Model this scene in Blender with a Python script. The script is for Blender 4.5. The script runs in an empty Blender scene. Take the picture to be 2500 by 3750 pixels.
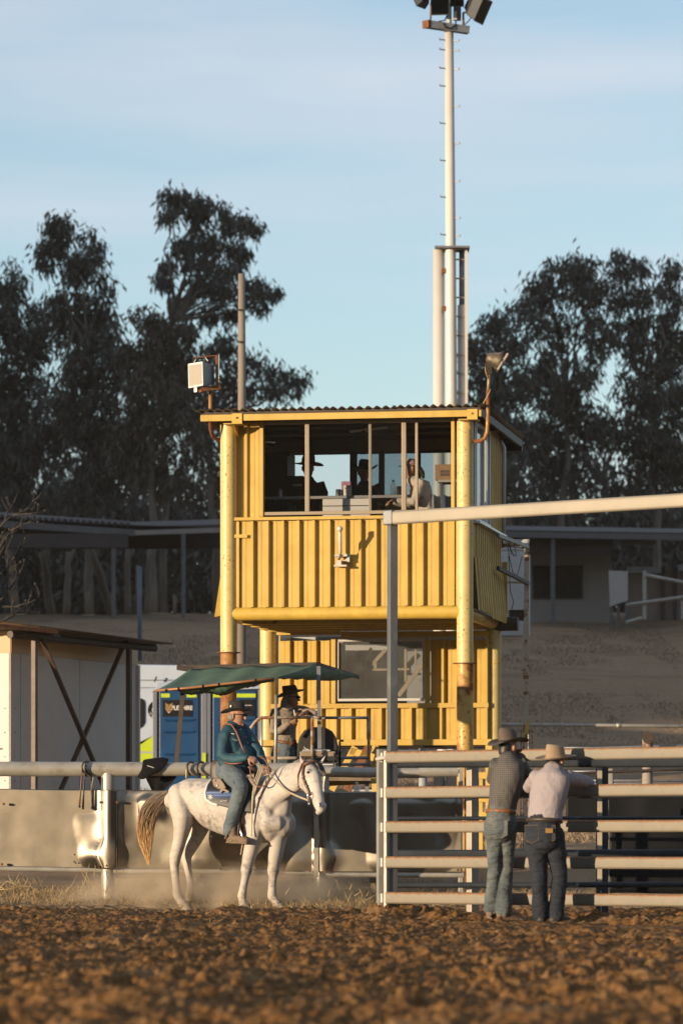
import bpy, math, random
import numpy as np
from mathutils import Vector, Matrix

random.seed(7)
rng = np.random.default_rng(11)
sc = bpy.context.scene
COL = sc.collection
R = math.radians
V = Vector

# ------------------------------------------------------------------ camera, world, sun, exposure
HC = 0.74            # camera height above the arena dirt
FPX = 15000.0        # focal length in photo pixels (2500 x 3750 photo), a 144 mm lens
HOR = 3100.0         # horizon row in the photo
cd = bpy.data.cameras.new('camera')
cam = bpy.data.objects.new('camera', cd)
COL.objects.link(cam)
cam.location = (0, 0, HC)
cam.rotation_euler = (R(90), 0, 0)
cd.sensor_fit = 'VERTICAL'
cd.sensor_height = 36.0
cd.sensor_width = 24.0
cd.lens = 36.0 * FPX / 3750.0
cd.shift_y = (HOR - 1875.0) / 3750.0
cd.clip_start = 0.5
cd.clip_end = 3000
cd.dof.use_dof = True
cd.dof.focus_distance = 48.5
cd.dof.aperture_fstop = 3.2
sc.camera = cam

SUN_AZ = R(52)       # sun stands behind the camera, to its left
SUN_EL = R(4.6)
TO_SUN = V((-math.sin(SUN_AZ) * math.cos(SUN_EL), -math.cos(SUN_AZ) * math.cos(SUN_EL), math.sin(SUN_EL)))
w = bpy.data.worlds.new('World')
sc.world = w
w.use_nodes = True
nt = w.node_tree
for n in list(nt.nodes):
    nt.nodes.remove(n)
sky = nt.nodes.new('ShaderNodeTexSky')
sky.sky_type = 'NISHITA'
sky.sun_disc = False
sky.sun_elevation = SUN_EL
sky.sun_rotation = math.atan2(TO_SUN.x, TO_SUN.y)
sky.altitude = 300
sky.air_density = 0.88
sky.dust_density = 0.1
sky.ozone_density = 1.9
bg = nt.nodes.new('ShaderNodeBackground')
bg.inputs['Strength'].default_value = 0.15
wo = nt.nodes.new('ShaderNodeOutputWorld')
# thin high cloud: faint pale streaks all over the sky
wtc = nt.nodes.new('ShaderNodeTexCoord'); wmap = nt.nodes.new('ShaderNodeMapping'); wmap.inputs['Scale'].default_value = (3.0, 3.0, 22.0); wmap.inputs['Rotation'].default_value = (0.0, R(7), 0)
wn = nt.nodes.new('ShaderNodeTexNoise'); wn.inputs['Scale'].default_value = 1.3; wn.inputs['Detail'].default_value = 4.0
wr = nt.nodes.new('ShaderNodeValToRGB'); wr.color_ramp.elements[0].position = .44; wr.color_ramp.elements[1].position = .72
wr.color_ramp.elements[0].color = (.22, .22, .22, 1); wr.color_ramp.elements[1].color = (.80, .80, .80, 1)
wm_ = nt.nodes.new('ShaderNodeMix'); wm_.data_type = 'RGBA'; wm_.inputs[7].default_value = (2.66, 2.78, 3.10, 1)
nt.links.new(wtc.outputs['Generated'], wmap.inputs['Vector']); nt.links.new(wmap.outputs[0], wn.inputs['Vector'])
nt.links.new(wn.outputs['Fac'], wr.inputs['Fac']); nt.links.new(wr.outputs['Color'], wm_.inputs[0])
nt.links.new(sky.outputs[0], wm_.inputs[6]); nt.links.new(wm_.outputs[2], bg.inputs['Color'])
nt.links.new(bg.outputs[0], wo.inputs['Surface'])
sd = bpy.data.lights.new('sun', 'SUN')
sd.energy = 5.0
sd.angle = R(0.5)
sd.color = (1.0, 0.78, 0.52)
sun = bpy.data.objects.new('sun', sd)
COL.objects.link(sun)
sun.rotation_euler = TO_SUN.to_track_quat('Z', 'Y').to_euler()
sun.location = (-40, -40, 30)
sc.view_settings.view_transform = 'Standard'
sc.view_settings.look = 'None'
sc.view_settings.exposure = 0.88
sc.view_settings.gamma = 1.0
sc.view_settings.use_curve_mapping = False
sc.render.engine = 'CYCLES'
sc.cycles.use_denoising = True
sc.cycles.max_bounces = 8
sc.cycles.transparent_max_bounces = 16
sc.cycles.volume_bounces = 1

# ------------------------------------------------------------------ helpers
def P(px, py, Y):
    """photo pixel + distance -> point in the place"""
    return V(((px - 1250.0) * Y / FPX, Y, HC + (HOR - py) * Y / FPX))

def Zm(x0, y0, k):
    return lambda x, y, Y: P(x0 + k * x, y0 + k * y, Y)

def wm(o):
    m = o.matrix_basis.copy()
    while o.parent:
        o = o.parent
        m = o.matrix_basis @ m
    return m

def tag(o, label=None, cat=None, group=None, kind=None):
    if label: o['label'] = label
    if cat: o['category'] = cat
    if group: o['group'] = group
    if kind: o['kind'] = kind
    return o

def thing(name, label, cat, loc=(0, 0, 0), rz=0.0, group=None):
    o = bpy.data.objects.new(name, None)
    COL.objects.link(o)
    o.empty_display_size = 0.2
    o.location = loc
    o.rotation_euler = (0, 0, rz)
    return tag(o, label, cat, group)

def copy_tree(o, parent=None):
    c = o.copy()
    COL.objects.link(c)
    c.parent = parent
    for ch in [x for x in bpy.data.objects if x.parent == o]:
        copy_tree(ch, c)
    return c

def frame_of(t, hint=None):
    t = t.normalized()
    h = hint if hint is not None else V((0, 0, 1))
    a = h - t * h.dot(t)
    if a.length < 1e-4:
        a = V((1, 0, 0)) - t * t.x
        if a.length < 1e-4:
            a = V((0, 1, 0)) - t * t.y
    a.normalize()
    return a, t.cross(a)

class MB:
    def __init__(s):
        s.v = []; s.f = []; s.m = []; s.mi = 0
    def add(s, vs, fs):
        b = len(s.v)
        s.v += [tuple(x) for x in vs]
        s.f += [tuple(i + b for i in f) for f in fs]
        s.m += [s.mi] * len(fs)
        return s
    def box(s, c, size, rot=None):
        h = [x / 2 for x in size]
        vs = []
        for z in (-1, 1):
            for y in (-1, 1):
                for x in (-1, 1):
                    p = V((x * h[0], y * h[1], z * h[2]))
                    if rot is not None: p = rot @ p
                    vs.append(V(c) + p)
        return s.add(vs, [(0, 2, 3, 1), (4, 5, 7, 6), (0, 1, 5, 4), (2, 6, 7, 3), (0, 4, 6, 2), (1, 3, 7, 5)])
    def bb(s, lo, hi):
        return s.box([(a + b) / 2 for a, b in zip(lo, hi)], [abs(b - a) for a, b in zip(lo, hi)])
    def bar(s, p0, p1, w, h, up=None):
        """rectangular bar; h is measured along up, w across"""
        p0, p1 = V(p0), V(p1)
        a, b = frame_of(p1 - p0, up)
        vs = []
        for p in (p0, p1):
            for q, r in ((-1, -1), (-1, 1), (1, 1), (1, -1)):
                vs.append(p + a * (q * h / 2) + b * (r * w / 2))
        return s.add(vs, [(0, 1, 2, 3), (7, 6, 5, 4), (0, 4, 5, 1), (1, 5, 6, 2), (2, 6, 7, 3), (3, 7, 4, 0)])
    def oval(s, p0, p1, w, h, n=14, up=None):
        """flat-sided oval rail"""
        p0, p1 = V(p0), V(p1)
        a, b = frame_of(p1 - p0, up)
        r = w / 2
        prof = []
        for i in range(n // 2 + 1):
            t = math.pi * i / (n // 2)
            prof.append((h / 2 - r + r * math.sin(t), r * math.cos(t)))
        for i in range(n // 2 + 1):
            t = math.pi * i / (n // 2)
            prof.append((-h / 2 + r - r * math.sin(t), -r * math.cos(t)))
        k = len(prof)
        vs = [p + a * x + b * y for p in (p0, p1) for x, y in prof]
        fs = [(i, (i + 1) % k, k + (i + 1) % k, k + i) for i in range(k)]
        fs += [tuple(range(k))[::-1], tuple(range(k, 2 * k))]
        return s.add(vs, fs)
    def tube(s, pts, r, n=10, cap=True):
        pts = [V(p) for p in pts]
        rs = r if isinstance(r, (list, tuple)) else [r] * len(pts)
        vs, fs = [], []
        a = None
        for i, p in enumerate(pts):
            t = (pts[min(i + 1, len(pts) - 1)] - pts[max(i - 1, 0)])
            a, b = frame_of(t, a)
            for j in range(n):
                q = 2 * math.pi * j / n
                vs.append(p + (a * math.cos(q) + b * math.sin(q)) * rs[i])
        for i in range(len(pts) - 1):
            for j in range(n):
                k = (j + 1) % n
                fs.append((i * n + j, i * n + k, (i + 1) * n + k, (i + 1) * n + j))
        if cap:
            fs.append(tuple(range(n))[::-1])
            fs.append(tuple(range((len(pts) - 1) * n, len(pts) * n)))
        return s.add(vs, fs)
    def chain(s, pts, n=16):
        """closed rounded solid through rings (centre, ra, rb, dir_a)"""
        C = [V(p[0]) for p in pts]
        rings = []
        for i, p in enumerate(pts):
            t = C[min(i + 1, len(C) - 1)] - C[max(i - 1, 0)]
            if t.length < 1e-6: t = V((0, 0, 1))
            t = t.normalized()
            ra = p[1]; rb = p[2] if len(p) > 2 and p[2] else ra
            d = p[3] if len(p) > 3 else None
            a, b = frame_of(t, d if d is not None else (V((0, 1, 0)) if abs(t.y) < .9 else V((1, 0, 0))))
            rings.append((C[i], a, b, ra, rb, t))
        c0, a, b, ra, rb, t = rings[0]
        pre = [(c0 - t * min(ra, rb) * .80, a, b, ra * .5, rb * .5, t), (c0 - t * min(ra, rb) * .45, a, b, ra * .87, rb * .87, t)]
        c1, a, b, ra, rb, t = rings[-1]
        post = [(c1 + t * min(ra, rb) * .45, a, b, ra * .87, rb * .87, t), (c1 + t * min(ra, rb) * .80, a, b, ra * .5, rb * .5, t)]
        rings = pre + rings + post
        vs, fs = [], []
        for c, a, b, ra, rb, t in rings:
            for j in range(n):
                q = 2 * math.pi * j / n
                vs.append(c + a * math.cos(q) * ra + b * math.sin(q) * rb)
        for i in range(len(rings) - 1):
            for j in range(n):
                k = (j + 1) % n
                fs.append((i * n + j, i * n + k, (i + 1) * n + k, (i + 1) * n + j))
        fs.append(tuple(range(n))[::-1]); fs.append(tuple(range((len(rings) - 1) * n, len(rings) * n)))
        return s.add(vs, fs)
    def ball(s, c, r, n=12, m=8, rot=None):
        r = V((r, r, r)) if not hasattr(r, '__len__') else V(r)
        vs, fs = [], []
        for i in range(1, m):
            t = math.pi * i / m
            for j in range(n):
                q = 2 * math.pi * j / n
                p = V((r.x * math.sin(t) * math.cos(q), r.y * math.sin(t) * math.sin(q), r.z * math.cos(t)))
                vs.append(V(c) + (rot @ p if rot is not None else p))
        top = len(vs); p = V((0, 0, r.z)); vs.append(V(c) + (rot @ p if rot is not None else p))
        p = V((0, 0, -r.z)); vs.append(V(c) + (rot @ p if rot is not None else p))
        for i in range(m - 2):
            for j in range(n):
                k = (j + 1) % n
                fs.append((i * n + j, (i + 1) * n + j, (i + 1) * n + k, i * n + k))
        for j in range(n):
            k = (j + 1) % n
            fs.append((top, j, k)); fs.append((top + 1, (m - 2) * n + k, (m - 2) * n + j))
        return s.add(vs, fs)
    def disc(s, c, axis, r, th, n=20):
        axis = V(axis).normalized()
        return s.tube([V(c) - axis * th / 2, V(c) + axis * th / 2], r, n)
    def prism(s, poly, d):
        """closed polygon (list of points) pushed along d"""
        k = len(poly); d = V(d)
        vs = [V(p) for p in poly] + [V(p) + d for p in poly]
        fs = [tuple(range(k))[::-1], tuple(range(k, 2 * k))] + [(i, (i + 1) % k, k + (i + 1) % k, k + i) for i in range(k)]
        return s.add(vs, fs)
    def strip(s, prof_pts, d, closed=False):
        """open profile swept along d"""
        k = len(prof_pts); d = V(d)
        vs = [V(p) for p in prof_pts] + [V(p) + d for p in prof_pts]
        return s.add(vs, [(i, i + 1, k + i + 1, k + i) for i in range(k - 1)])
    def build(s, name, mat, parent=None, smooth=False, bevel=0.0, local=False, solid=0.0, loc=None, vox=0.0, sm=0, sub=0, auto=None, disp=None):
        me = bpy.data.meshes.new(name)
        vs = s.v
        o = bpy.data.objects.new(name, me)
        COL.objects.link(o)
        if parent is not None:
            o.parent = parent
            if not local:
                inv = wm(parent).inverted()
                vs = [inv @ V(x) for x in vs]
        elif not local:
            A = np.array(vs)
            if loc is None:
                loc = ((A[:, 0].min() + A[:, 0].max()) / 2, (A[:, 1].min() + A[:, 1].max()) / 2, A[:, 2].min())
            o.location = loc
            vs = (A - np.array(loc)).tolist()
        me.from_pydata([tuple(x) for x in vs], [], s.f)
        mats = mat if isinstance(mat, (list, tuple)) else [mat]
        for m in mats: me.materials.append(m)
        if len(mats) > 1:
            me.polygons.foreach_set('material_index', s.m)
        me.validate()
        if smooth or vox or auto:
            me.polygons.foreach_set('use_smooth', [True] * len(me.polygons))
        if auto and not vox:
            me.set_sharp_from_angle(angle=R(auto))
        me.update()
        if vox:
            md = o.modifiers.new('union', 'REMESH'); md.mode = 'VOXEL'; md.voxel_size = vox; md.use_smooth_shade = True
            if sm:
                md = o.modifiers.new('soften', 'SMOOTH'); md.factor = 0.5; md.iterations = sm
        if disp:
            tx = bpy.data.textures.new(name, 'CLOUDS'); tx.noise_scale = disp[1]; tx.noise_depth = 3
            md = o.modifiers.new('folds', 'DISPLACE'); md.texture = tx; md.strength = disp[0]; md.mid_level = .5; md.texture_coords = 'GLOBAL'
        if solid:
            md = o.modifiers.new('thickness', 'SOLIDIFY'); md.thickness = solid; md.offset = 0
        if bevel:
            md = o.modifiers.new('bevel', 'BEVEL'); md.width = bevel; md.segments = 2; md.limit_method = 'ANGLE'
        if sub:
            md = o.modifiers.new('sub', 'SUBSURF'); md.levels = sub; md.render_levels = sub
        return o

def npmesh(name, verts, faces, mat, parent=None, smooth=True, loc=None):
    """mesh straight from numpy arrays (faces all quads or all triangles)"""
    me = bpy.data.meshes.new(name)
    verts = np.asarray(verts, dtype=np.float32); faces = np.asarray(faces, dtype=np.int32)
    o = bpy.data.objects.new(name, me); COL.objects.link(o)
    if parent is not None:
        o.parent = parent
        inv = np.array(wm(parent).inverted())
        verts = verts @ inv[:3, :3].T.astype(np.float32) + inv[:3, 3].astype(np.float32)
    elif loc is not None:
        o.location = loc; verts = verts - np.array(loc, dtype=np.float32)
    k = faces.shape[1]
    me.vertices.add(len(verts)); me.vertices.foreach_set('co', verts.ravel())
    me.loops.add(faces.size); me.loops.foreach_set('vertex_index', faces.ravel())
    me.polygons.add(len(faces))
    me.polygons.foreach_set('loop_start', np.arange(0, faces.size, k, dtype=np.int32))
    me.polygons.foreach_set('loop_total', np.full(len(faces), k, dtype=np.int32))
    if smooth: me.polygons.foreach_set('use_smooth', np.ones(len(faces), dtype=bool))
    me.materials.append(mat)
    me.update(calc_edges=True); me.validate()
    return o

def grid_faces(nx, ny):
    i = np.arange(nx - 1)[None, :]; j = np.arange(ny - 1)[:, None]
    a = j * nx + i
    return np.stack([a, a + 1, a + nx + 1, a + nx], -1).reshape(-1, 4)

_perm = rng.permutation(4096)
_val = rng.random(4096)
def vnoise(x, y, seed=0):
    xi = np.floor(x).astype(np.int64); yi = np.floor(y).astype(np.int64)
    xf = x - xi; yf = y - yi
    u = xf * xf * xf * (xf * (xf * 6 - 15) + 10); v_ = yf * yf * yf * (yf * (yf * 6 - 15) + 10)
    def h(a, b): return _val[_perm[(a + _perm[(b + seed * 131) & 4095]) & 4095]]
    return (h(xi, yi) * (1 - u) + h(xi + 1, yi) * u) * (1 - v_) + (h(xi, yi + 1) * (1 - u) + h(xi + 1, yi + 1) * u) * v_
def fbm(x, y, oct=4, seed=0, gain=.5):
    s = 0; a = 1; t = 0
    for i in range(oct):
        s = s + a * vnoise(x, y, seed + i); t += a; a *= gain; x = x * 2.03 + 17.3; y = y * 2.03 + 5.1
    return s / t

# ------------------------------------------------------------------ materials
ALB = .74     # overall albedo level of the painted and natural surfaces
class NT:
    def __init__(s, name):
        s.m = bpy.data.materials.new(name); s.m.use_nodes = True
        s.t = s.m.node_tree
        s.b = s.t.nodes['Principled BSDF']; s.out = s.t.nodes['Material Output']
        s.tc = s.t.nodes.new('ShaderNodeTexCoord')
    def n(s, typ, **kw):
        x = s.t.nodes.new(typ)
        for k, v_ in kw.items(): setattr(x, k, v_)
        return x
    def l(s, a, b): s.t.links.new(a, b)
    def noise(s, scale, detail=4, rough=.55, vec=None, stretch=None):
        x = s.n('ShaderNodeTexNoise'); x.inputs['Scale'].default_value = scale
        x.inputs['Detail'].default_value = detail; x.inputs['Roughness'].default_value = rough
        src = vec if vec is not None else s.tc.outputs['Object']
        if stretch:
            mp = s.n('ShaderNodeMapping'); mp.inputs['Scale'].default_value = stretch
            s.l(src, mp.inputs['Vector']); src = mp.outputs[0]
        s.l(src, x.inputs['Vector'])
        return x.outputs['Fac']
    def ramp(s, fac, stops):
        x = s.n('ShaderNodeValToRGB'); cr = x.color_ramp
        while len(cr.elements) < len(stops): cr.elements.new(.5)
        for e, (p, c) in zip(cr.elements, stops):
            e.position = p; e.color = (c[0], c[1], c[2], 1) if hasattr(c, '__len__') else (c, c, c, 1)
        s.l(fac, x.inputs['Fac'])
        return x.outputs['Color']
    def mix(s, fac, a, b):
        x = s.n('ShaderNodeMix', data_type='RGBA')
        for v_, i in ((fac, 0), (a, 6), (b, 7)):
            if hasattr(v_, 'links') or hasattr(v_, 'is_linked'): s.l(v_, x.inputs[i])
            elif i == 0: x.inputs[0].default_value = v_
            else: x.inputs[i].default_value = (v_[0], v_[1], v_[2], 1)
        return x.outputs[2]
    def math(s, op, a, b=None):
        x = s.n('ShaderNodeMath', operation=op)
        for i, v_ in enumerate((a, b)):
            if v_ is None: continue
            if hasattr(v_, 'is_linked'): s.l(v_, x.inputs[i])
            else: x.inputs[i].default_value = v_
        return x.outputs[0]
    def bump(s, h, strength=.3, dist=.02):
        x = s.n('ShaderNodeBump'); x.inputs['Strength'].default_value = strength; x.inputs['Distance'].default_value = dist
        s.l(h, x.inputs['Height']); s.l(x.outputs[0], s.b.inputs['Normal'])
    def set(s, rough=None, metal=None, color=None, spec=None):
        for k, v_ in (('Roughness', rough), ('Metallic', metal), ('Base Color', color), ('Specular IOR Level', spec)):
            if v_ is None: continue
            if k == 'Base Color' and metal != 1.0:
                g = s.n('ShaderNodeMix', data_type='RGBA', blend_type='MULTIPLY'); g.inputs[0].default_value = 1
                g.inputs[7].default_value = (ALB, ALB, ALB, 1)
                if hasattr(v_, 'is_linked'): s.l(v_, g.inputs[6])
                else: g.inputs[6].default_value = (v_[0], v_[1], v_[2], 1)
                s.l(g.outputs[2], s.b.inputs[k])
            elif hasattr(v_, 'is_linked'): s.l(v_, s.b.inputs[k])
            elif k == 'Base Color': s.b.inputs[k].default_value = (v_[0], v_[1], v_[2], 1)
            else: s.b.inputs[k].default_value = v_
        return s.m

def mul(c, k): return tuple(min(1.0, x * k) for x in c)

def M(name, c, var=.18, scale=8, rough=.6, metal=0., bump=0., bscale=60, dirt=None, dirt_amt=.45, spec=None, stretch=None):
    """plain surface: colour that varies, optional dirt blotches and fine relief"""
    t = NT(name)
    f = t.noise(scale, 5, .6, stretch=stretch)
    col = t.ramp(f, [(.3, mul(c, 1 - var)), (.7, mul(c, 1 + var))])
    if dirt:
        d = t.ramp(t.noise(scale * .6 + 1.7, 6, .7), [(dirt_amt, 0.), (dirt_amt + .22, 1.)])
        col = t.mix(d, col, dirt)
    t.set(rough=rough, metal=metal, color=col, spec=spec)
    if bump: t.bump(t.noise(bscale, 4, .6), bump, .01)
    return t.m

def rusty(name, paint, rust=(.16, .055, .018), amt=.56, big=3., fine=45., rough=.45, soft=.05, metal=0., speck=.64, stretch=None):
    """painted steel with rust blotches and specks"""
    t = NT(name)
    base = t.ramp(t.noise(5, 5, .6, stretch=stretch), [(.3, mul(paint, .85)), (.7, mul(paint, 1.08))])
    b = t.ramp(t.noise(big, 6, .65, stretch=stretch), [(amt, 0.), (amt + soft, 1.)])
    s = t.ramp(t.noise(fine, 3, .6), [(speck, 0.), (speck + .05, 1.)])
    g = t.ramp(t.noise(big * 1.3, 3, .5), [(.40, 0.), (.58, 1.)])
    s2 = t.math('MULTIPLY', s, g)
    f = t.math('MAXIMUM', b, s2)
    rc = t.ramp(t.noise(22, 4, .7), [(.3, mul(rust, .55)), (.7, mul(rust, 1.7))])
    t.set(color=t.mix(f, base, rc), rough=t.ramp(f, [(0, rough), (1, .85)]), metal=metal)
    t.bump(t.noise(70, 3, .6), .12, .006)
    return t.m

def glass(name, tint=(.9, .93, .95), refl=.10, dust=.0, dustcol=(.35, .33, .3)):
    t = NT(name)
    tr = t.n('ShaderNodeBsdfTransparent'); tr.inputs[0].default_value = (*tint, 1)
    gl = t.n('ShaderNodeBsdfGlossy'); gl.inputs['Roughness'].default_value = .03
    mx = t.n('ShaderNodeMixShader')
    fr = t.n('ShaderNodeFresnel'); fr.inputs[0].default_value = 1.5
    ge = t.n('ShaderNodeNewGeometry')
    t.l(t.math('MULTIPLY', t.math('ADD', fr.outputs[0], refl), t.math('SUBTRACT', 1.0, ge.outputs['Backfacing'])), mx.inputs[0])
    t.l(tr.outputs[0], mx.inputs[1]); t.l(gl.outputs[0], mx.inputs[2])
    last = mx.outputs[0]
    if dust:
        df = t.n('ShaderNodeBsdfDiffuse'); df.inputs[0].default_value = (*dustcol, 1)
        m2 = t.n('ShaderNodeMixShader')
        t.l(t.ramp(t.noise(3.5, 5, .7), [(.25, dust * .5), (.75, min(1, dust * 1.5))]), m2.inputs[0])
        t.l(last, m2.inputs[1]); t.l(df.outputs[0], m2.inputs[2]); last = m2.outputs[0]
    t.t.nodes.remove(t.b)
    t.l(last, t.out.inputs['Surface'])
    return t.m

def text_mesh(body, size, loc, rot, name, mat, parent, depth=.002, bold=0.0, width=None):
    cu = bpy.data.curves.new(name, 'FONT'); cu.body = body; cu.size = size; cu.extrude = depth; cu.offset = bold
    cu.align_x = 'CENTER'; cu.align_y = 'CENTER'
    tmp = bpy.data.objects.new('tmp', cu); COL.objects.link(tmp)
    me = bpy.data.meshes.new_from_object(tmp.evaluated_get(bpy.context.evaluated_depsgraph_get()))
    bpy.data.objects.remove(tmp); bpy.data.curves.remove(cu)
    me.name = name; me.materials.clear(); me.materials.append(mat)
    o = bpy.data.objects.new(name, me); COL.objects.link(o)
    m = Matrix.LocRotScale(V(loc), rot, V((width or 1, 1, 1)))
    o.parent = parent
    o.matrix_basis = wm(parent).inverted() @ m
    return o

FACE_CAM = Matrix(((1, 0, 0), (0, 0, -1), (0, 1, 0))).to_quaternion()   # text standing upright and read from -Y

# shared materials
m_galv = M('galvanised_pipe', (.44, .41, .355), .16, 5, .42, .35, .05, 40, dirt=(.30, .23, .15), dirt_amt=.55)
m_galv_dark = M('weathered_steel', (.24, .25, .27), .2, 6, .5, .4, .06, 40, dirt=(.16, .12, .08), dirt_amt=.55)
m_yellow = rusty('yellow_painted_steel', (.64, .42, .07), (.20, .065, .015), amt=.68, fine=38, speck=.66)
t = NT('yellow_painted_sheet')
oi_ = t.n('ShaderNodeObjectInfo')
c_ = t.mix(t.ramp(t.noise(2.2, 5, .6), [(.35, 0.), (.65, 1.)]), (.55, .355, .060), (.66, .44, .095))
c_ = t.mix(t.math('MULTIPLY', oi_.outputs['Random'], .35), c_, (.54, .355, .065))
c_ = t.mix(t.ramp(t.noise(6, 6, .7, stretch=(1, 1, .10)), [(.54, 0.), (.72, .55)]), c_, (.33, .20, .055))      # rain streaks
c_ = t.mix(t.ramp(t.noise(42, 3, .6), [(.70, 0.), (.74, .8)]), c_, (.16, .075, .022))                          # rust pin holes
t.set(color=c_, rough=t.ramp(t.noise(3, 4, .6), [(.3, .36), (.7, .55)]))
t.bump(t.noise(2.5, 3, .5), .25, .03)
m_yellow_clean = t.m
m_yellow_pale = rusty('yellow_pipe_paint', (.68, .52, .20), (.26, .085, .015), amt=.66, big=2.2, fine=34, speck=.60)
m_rustpipe = rusty('rusted_pipe', (.50, .25, .05), (.17, .052, .012), amt=.40, big=2.5, fine=25, soft=.18)
m_rustpipe2 = rusty('half_rusted_pipe', (.60, .36, .08), (.19, .060, .015), amt=.50, big=2.2, fine=28, soft=.10, speck=.58)
m_rust = M('rust', (.20, .075, .025), .45, 14, .85, 0, .2, 60)
m_black = M('black_matter', (.007, .007, .008), .2, 9, .6, spec=.2)
m_dark = M('dark_brown_steel', (.045, .030, .022), .3, 8, .6, .1, .05)
m_white = M('white_paint', (.70, .68, .64), .05, 4, .45, 0, .02, 30, dirt=(.50, .42, .32), dirt_amt=.68)
m_timber = M('weathered_timber', (.24, .17, .11), .35, 10, .85, 0, .2, 50, stretch=(1, 1, .12))
m_leather = M('brown_leather', (.16, .065, .026), .3, 30, .5, 0, .15, 120)
m_darkleather = M('dark_leather', (.045, .027, .018), .3, 30, .5, 0, .15, 120)
m_rope = M('pale_rope', (.46, .38, .27), .2, 60, .85, 0, .3, 200)
m_chrome = M('polished_steel', (.62, .6, .57), .05, 10, .2, 1.)
# ------------------------------------------------------------------ ground, hill, ridge
def ground_z(x, y):
    """the lie of the land: flat arena, bank at the fence, then the hillside"""
    ys = np.array([-600, 47.9, 49.6, 53, 60, 75, 85, 100, 124, 140, 220, 500, 900.])
    zs = np.array([0, 0, .11, .28, .62, 1.35, 2.6, 4.75, 7.75, 8.6, 9.2, 9.2, 9.2])
    return np.interp(y, ys, zs)

# arena dirt: real clods and hoof pits
ny, nx = 1050, 520
yy = 14.0 + (50.2 - 14.0) * (np.linspace(0, 1, ny) ** 1.25)
tt = np.linspace(-1, 1, nx)
X = tt[None, :] * (yy[:, None] * 0.098 + 1.0)
Yg = np.repeat(yy[:, None], nx, 1)
mid = fbm(X * 2.3, Yg * 1.7, 3, 9)
pit = fbm(X * 1.1 + 40, Yg * .7, 2, 21)
fine = fbm(X * 15, Yg * 11, 4, 45, .62)
rough_ = fbm(X * 5.5, Yg * 4.0, 4, 55, .6)
h = .105 * (mid - .5) + .120 * (pit - .5) + .070 * (rough_ - .5) + .052 * (fine - .5)
h = h + .030 * (fbm(X * .7 + .25 * Yg, Yg * 3.0, 3, 27) - .5)
hr_ = np.random.default_rng(9)
for _ in range(900):
    hy = 15 + 33 * hr_.random(); hx = (hr_.random() * 2 - 1) * (hy * .09 + .5); rr0 = hr_.uniform(.06, .10)
    j0, j1 = np.searchsorted(yy, (hy - .3, hy + .3))
    d2 = ((X[j0:j1] - hx) / rr0) ** 2 + ((Yg[j0:j1] - hy) / (rr0 * 1.15)) ** 2
    h[j0:j1] += -.042 * np.exp(-d2 ** 2) + .022 * np.exp(-((np.sqrt(d2) - 1.45) / .35) ** 2)
# clods kicked up by hooves, every one a bump of its own size
crng = np.random.default_rng(5)
NC = 22000
cy_ = 14.2 + 35.6 * crng.random(NC) ** .9
cx_ = (crng.random(NC) * 2 - 1) * (cy_ * .098 + .95)
cr_ = .010 + .052 * crng.random(NC) ** 4.5
csq = crng.uniform(.45, .95, NC); cph = crng.random(NC) * 6.28; cel = crng.uniform(.7, 1.4, NC)
for i in range(NC):
    j0, j1 = np.searchsorted(yy, (cy_[i] - cr_[i] * 1.6, cy_[i] + cr_[i] * 1.6))
    wd_ = yy[min(j0, ny - 1)] * .098 + 1.0
    i0 = int((cx_[i] - cr_[i] * 1.6 + wd_) / (2 * wd_) * (nx - 1)); i1 = int((cx_[i] + cr_[i] * 1.6 + wd_) / (2 * wd_) * (nx - 1)) + 2
    i0 = max(0, i0); i1 = min(nx, i1)
    if j1 <= j0 or i1 <= i0: continue
    dx = (X[j0:j1, i0:i1] - cx_[i]) / cel[i]; dy = (Yg[j0:j1, i0:i1] - cy_[i]) * cel[i]
    an_ = np.arctan2(dy, dx)
    rr_ = cr_[i] * (1 + .28 * np.sin(2 * an_ + cph[i]) + .20 * np.sin(5 * an_ - 2 * cph[i]) + .12 * np.sin(9 * an_ + 3 * cph[i]))
    q_ = np.clip(1 - (dx * dx + dy * dy) / (rr_ * rr_), 0, 1)
    sub = h[j0:j1, i0:i1]
    h[j0:j1, i0:i1] = np.maximum(sub, sub * .6 + csq[i] * cr_[i] * np.sqrt(q_) * (q_ > 0) + np.where(q_ > 0, 0, -9))
flat_r = np.clip((X - .6) / 1.2, 0, 1) * np.exp(-((Yg - 37.2) / 1.6) ** 2) * .75      # trodden, dusty patch before the gate
edge = np.clip((50.0 - Yg) / 2.2, 0.25, 1)
h = h + .040 * (fbm(X * 30, Yg * 26, 3, 65, .65) - .5)
h = h * (1 - flat_r) * edge
# spoil bank along the gate line and the fence
bank_y = np.where(X > .25, 41.15 - .76 * (X - .49) + .15, 47.7)
bank = np.exp(-((Yg - bank_y) / .38) ** 2) * np.clip((X - .05) / .3, 0, 1) * (X < 4.5)
h = h + bank * (.055 + .10 * (fbm(X * 5, Yg * 5, 3, 61) - .4))
pile = np.exp(-(((X - .42) / .28) ** 2 + ((Yg - 41.3) / .5) ** 2)) * .12
bank2 = np.exp(-((Yg - 47.3) / .5) ** 2) * np.clip((.6 - X) / .5, 0, 1)
h = h + pile + bank2 * (.004 + .03 * (fbm(X * 6, Yg * 6, 3, 71) - .4))
h = h - .045 * np.exp(-((Yg - 48.0) / 1.5) ** 2) * np.clip((1.0 - X) / .5, 0, 1)
Zg = ground_z(X, Yg) + h
vs = np.stack([X, Yg, Zg], -1).reshape(-1, 3)
fs = grid_faces(nx, ny)
t = NT('arena_dirt')
f1 = t.noise(1.4, 5, .65); f2 = t.noise(22, 5, .7)
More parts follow.
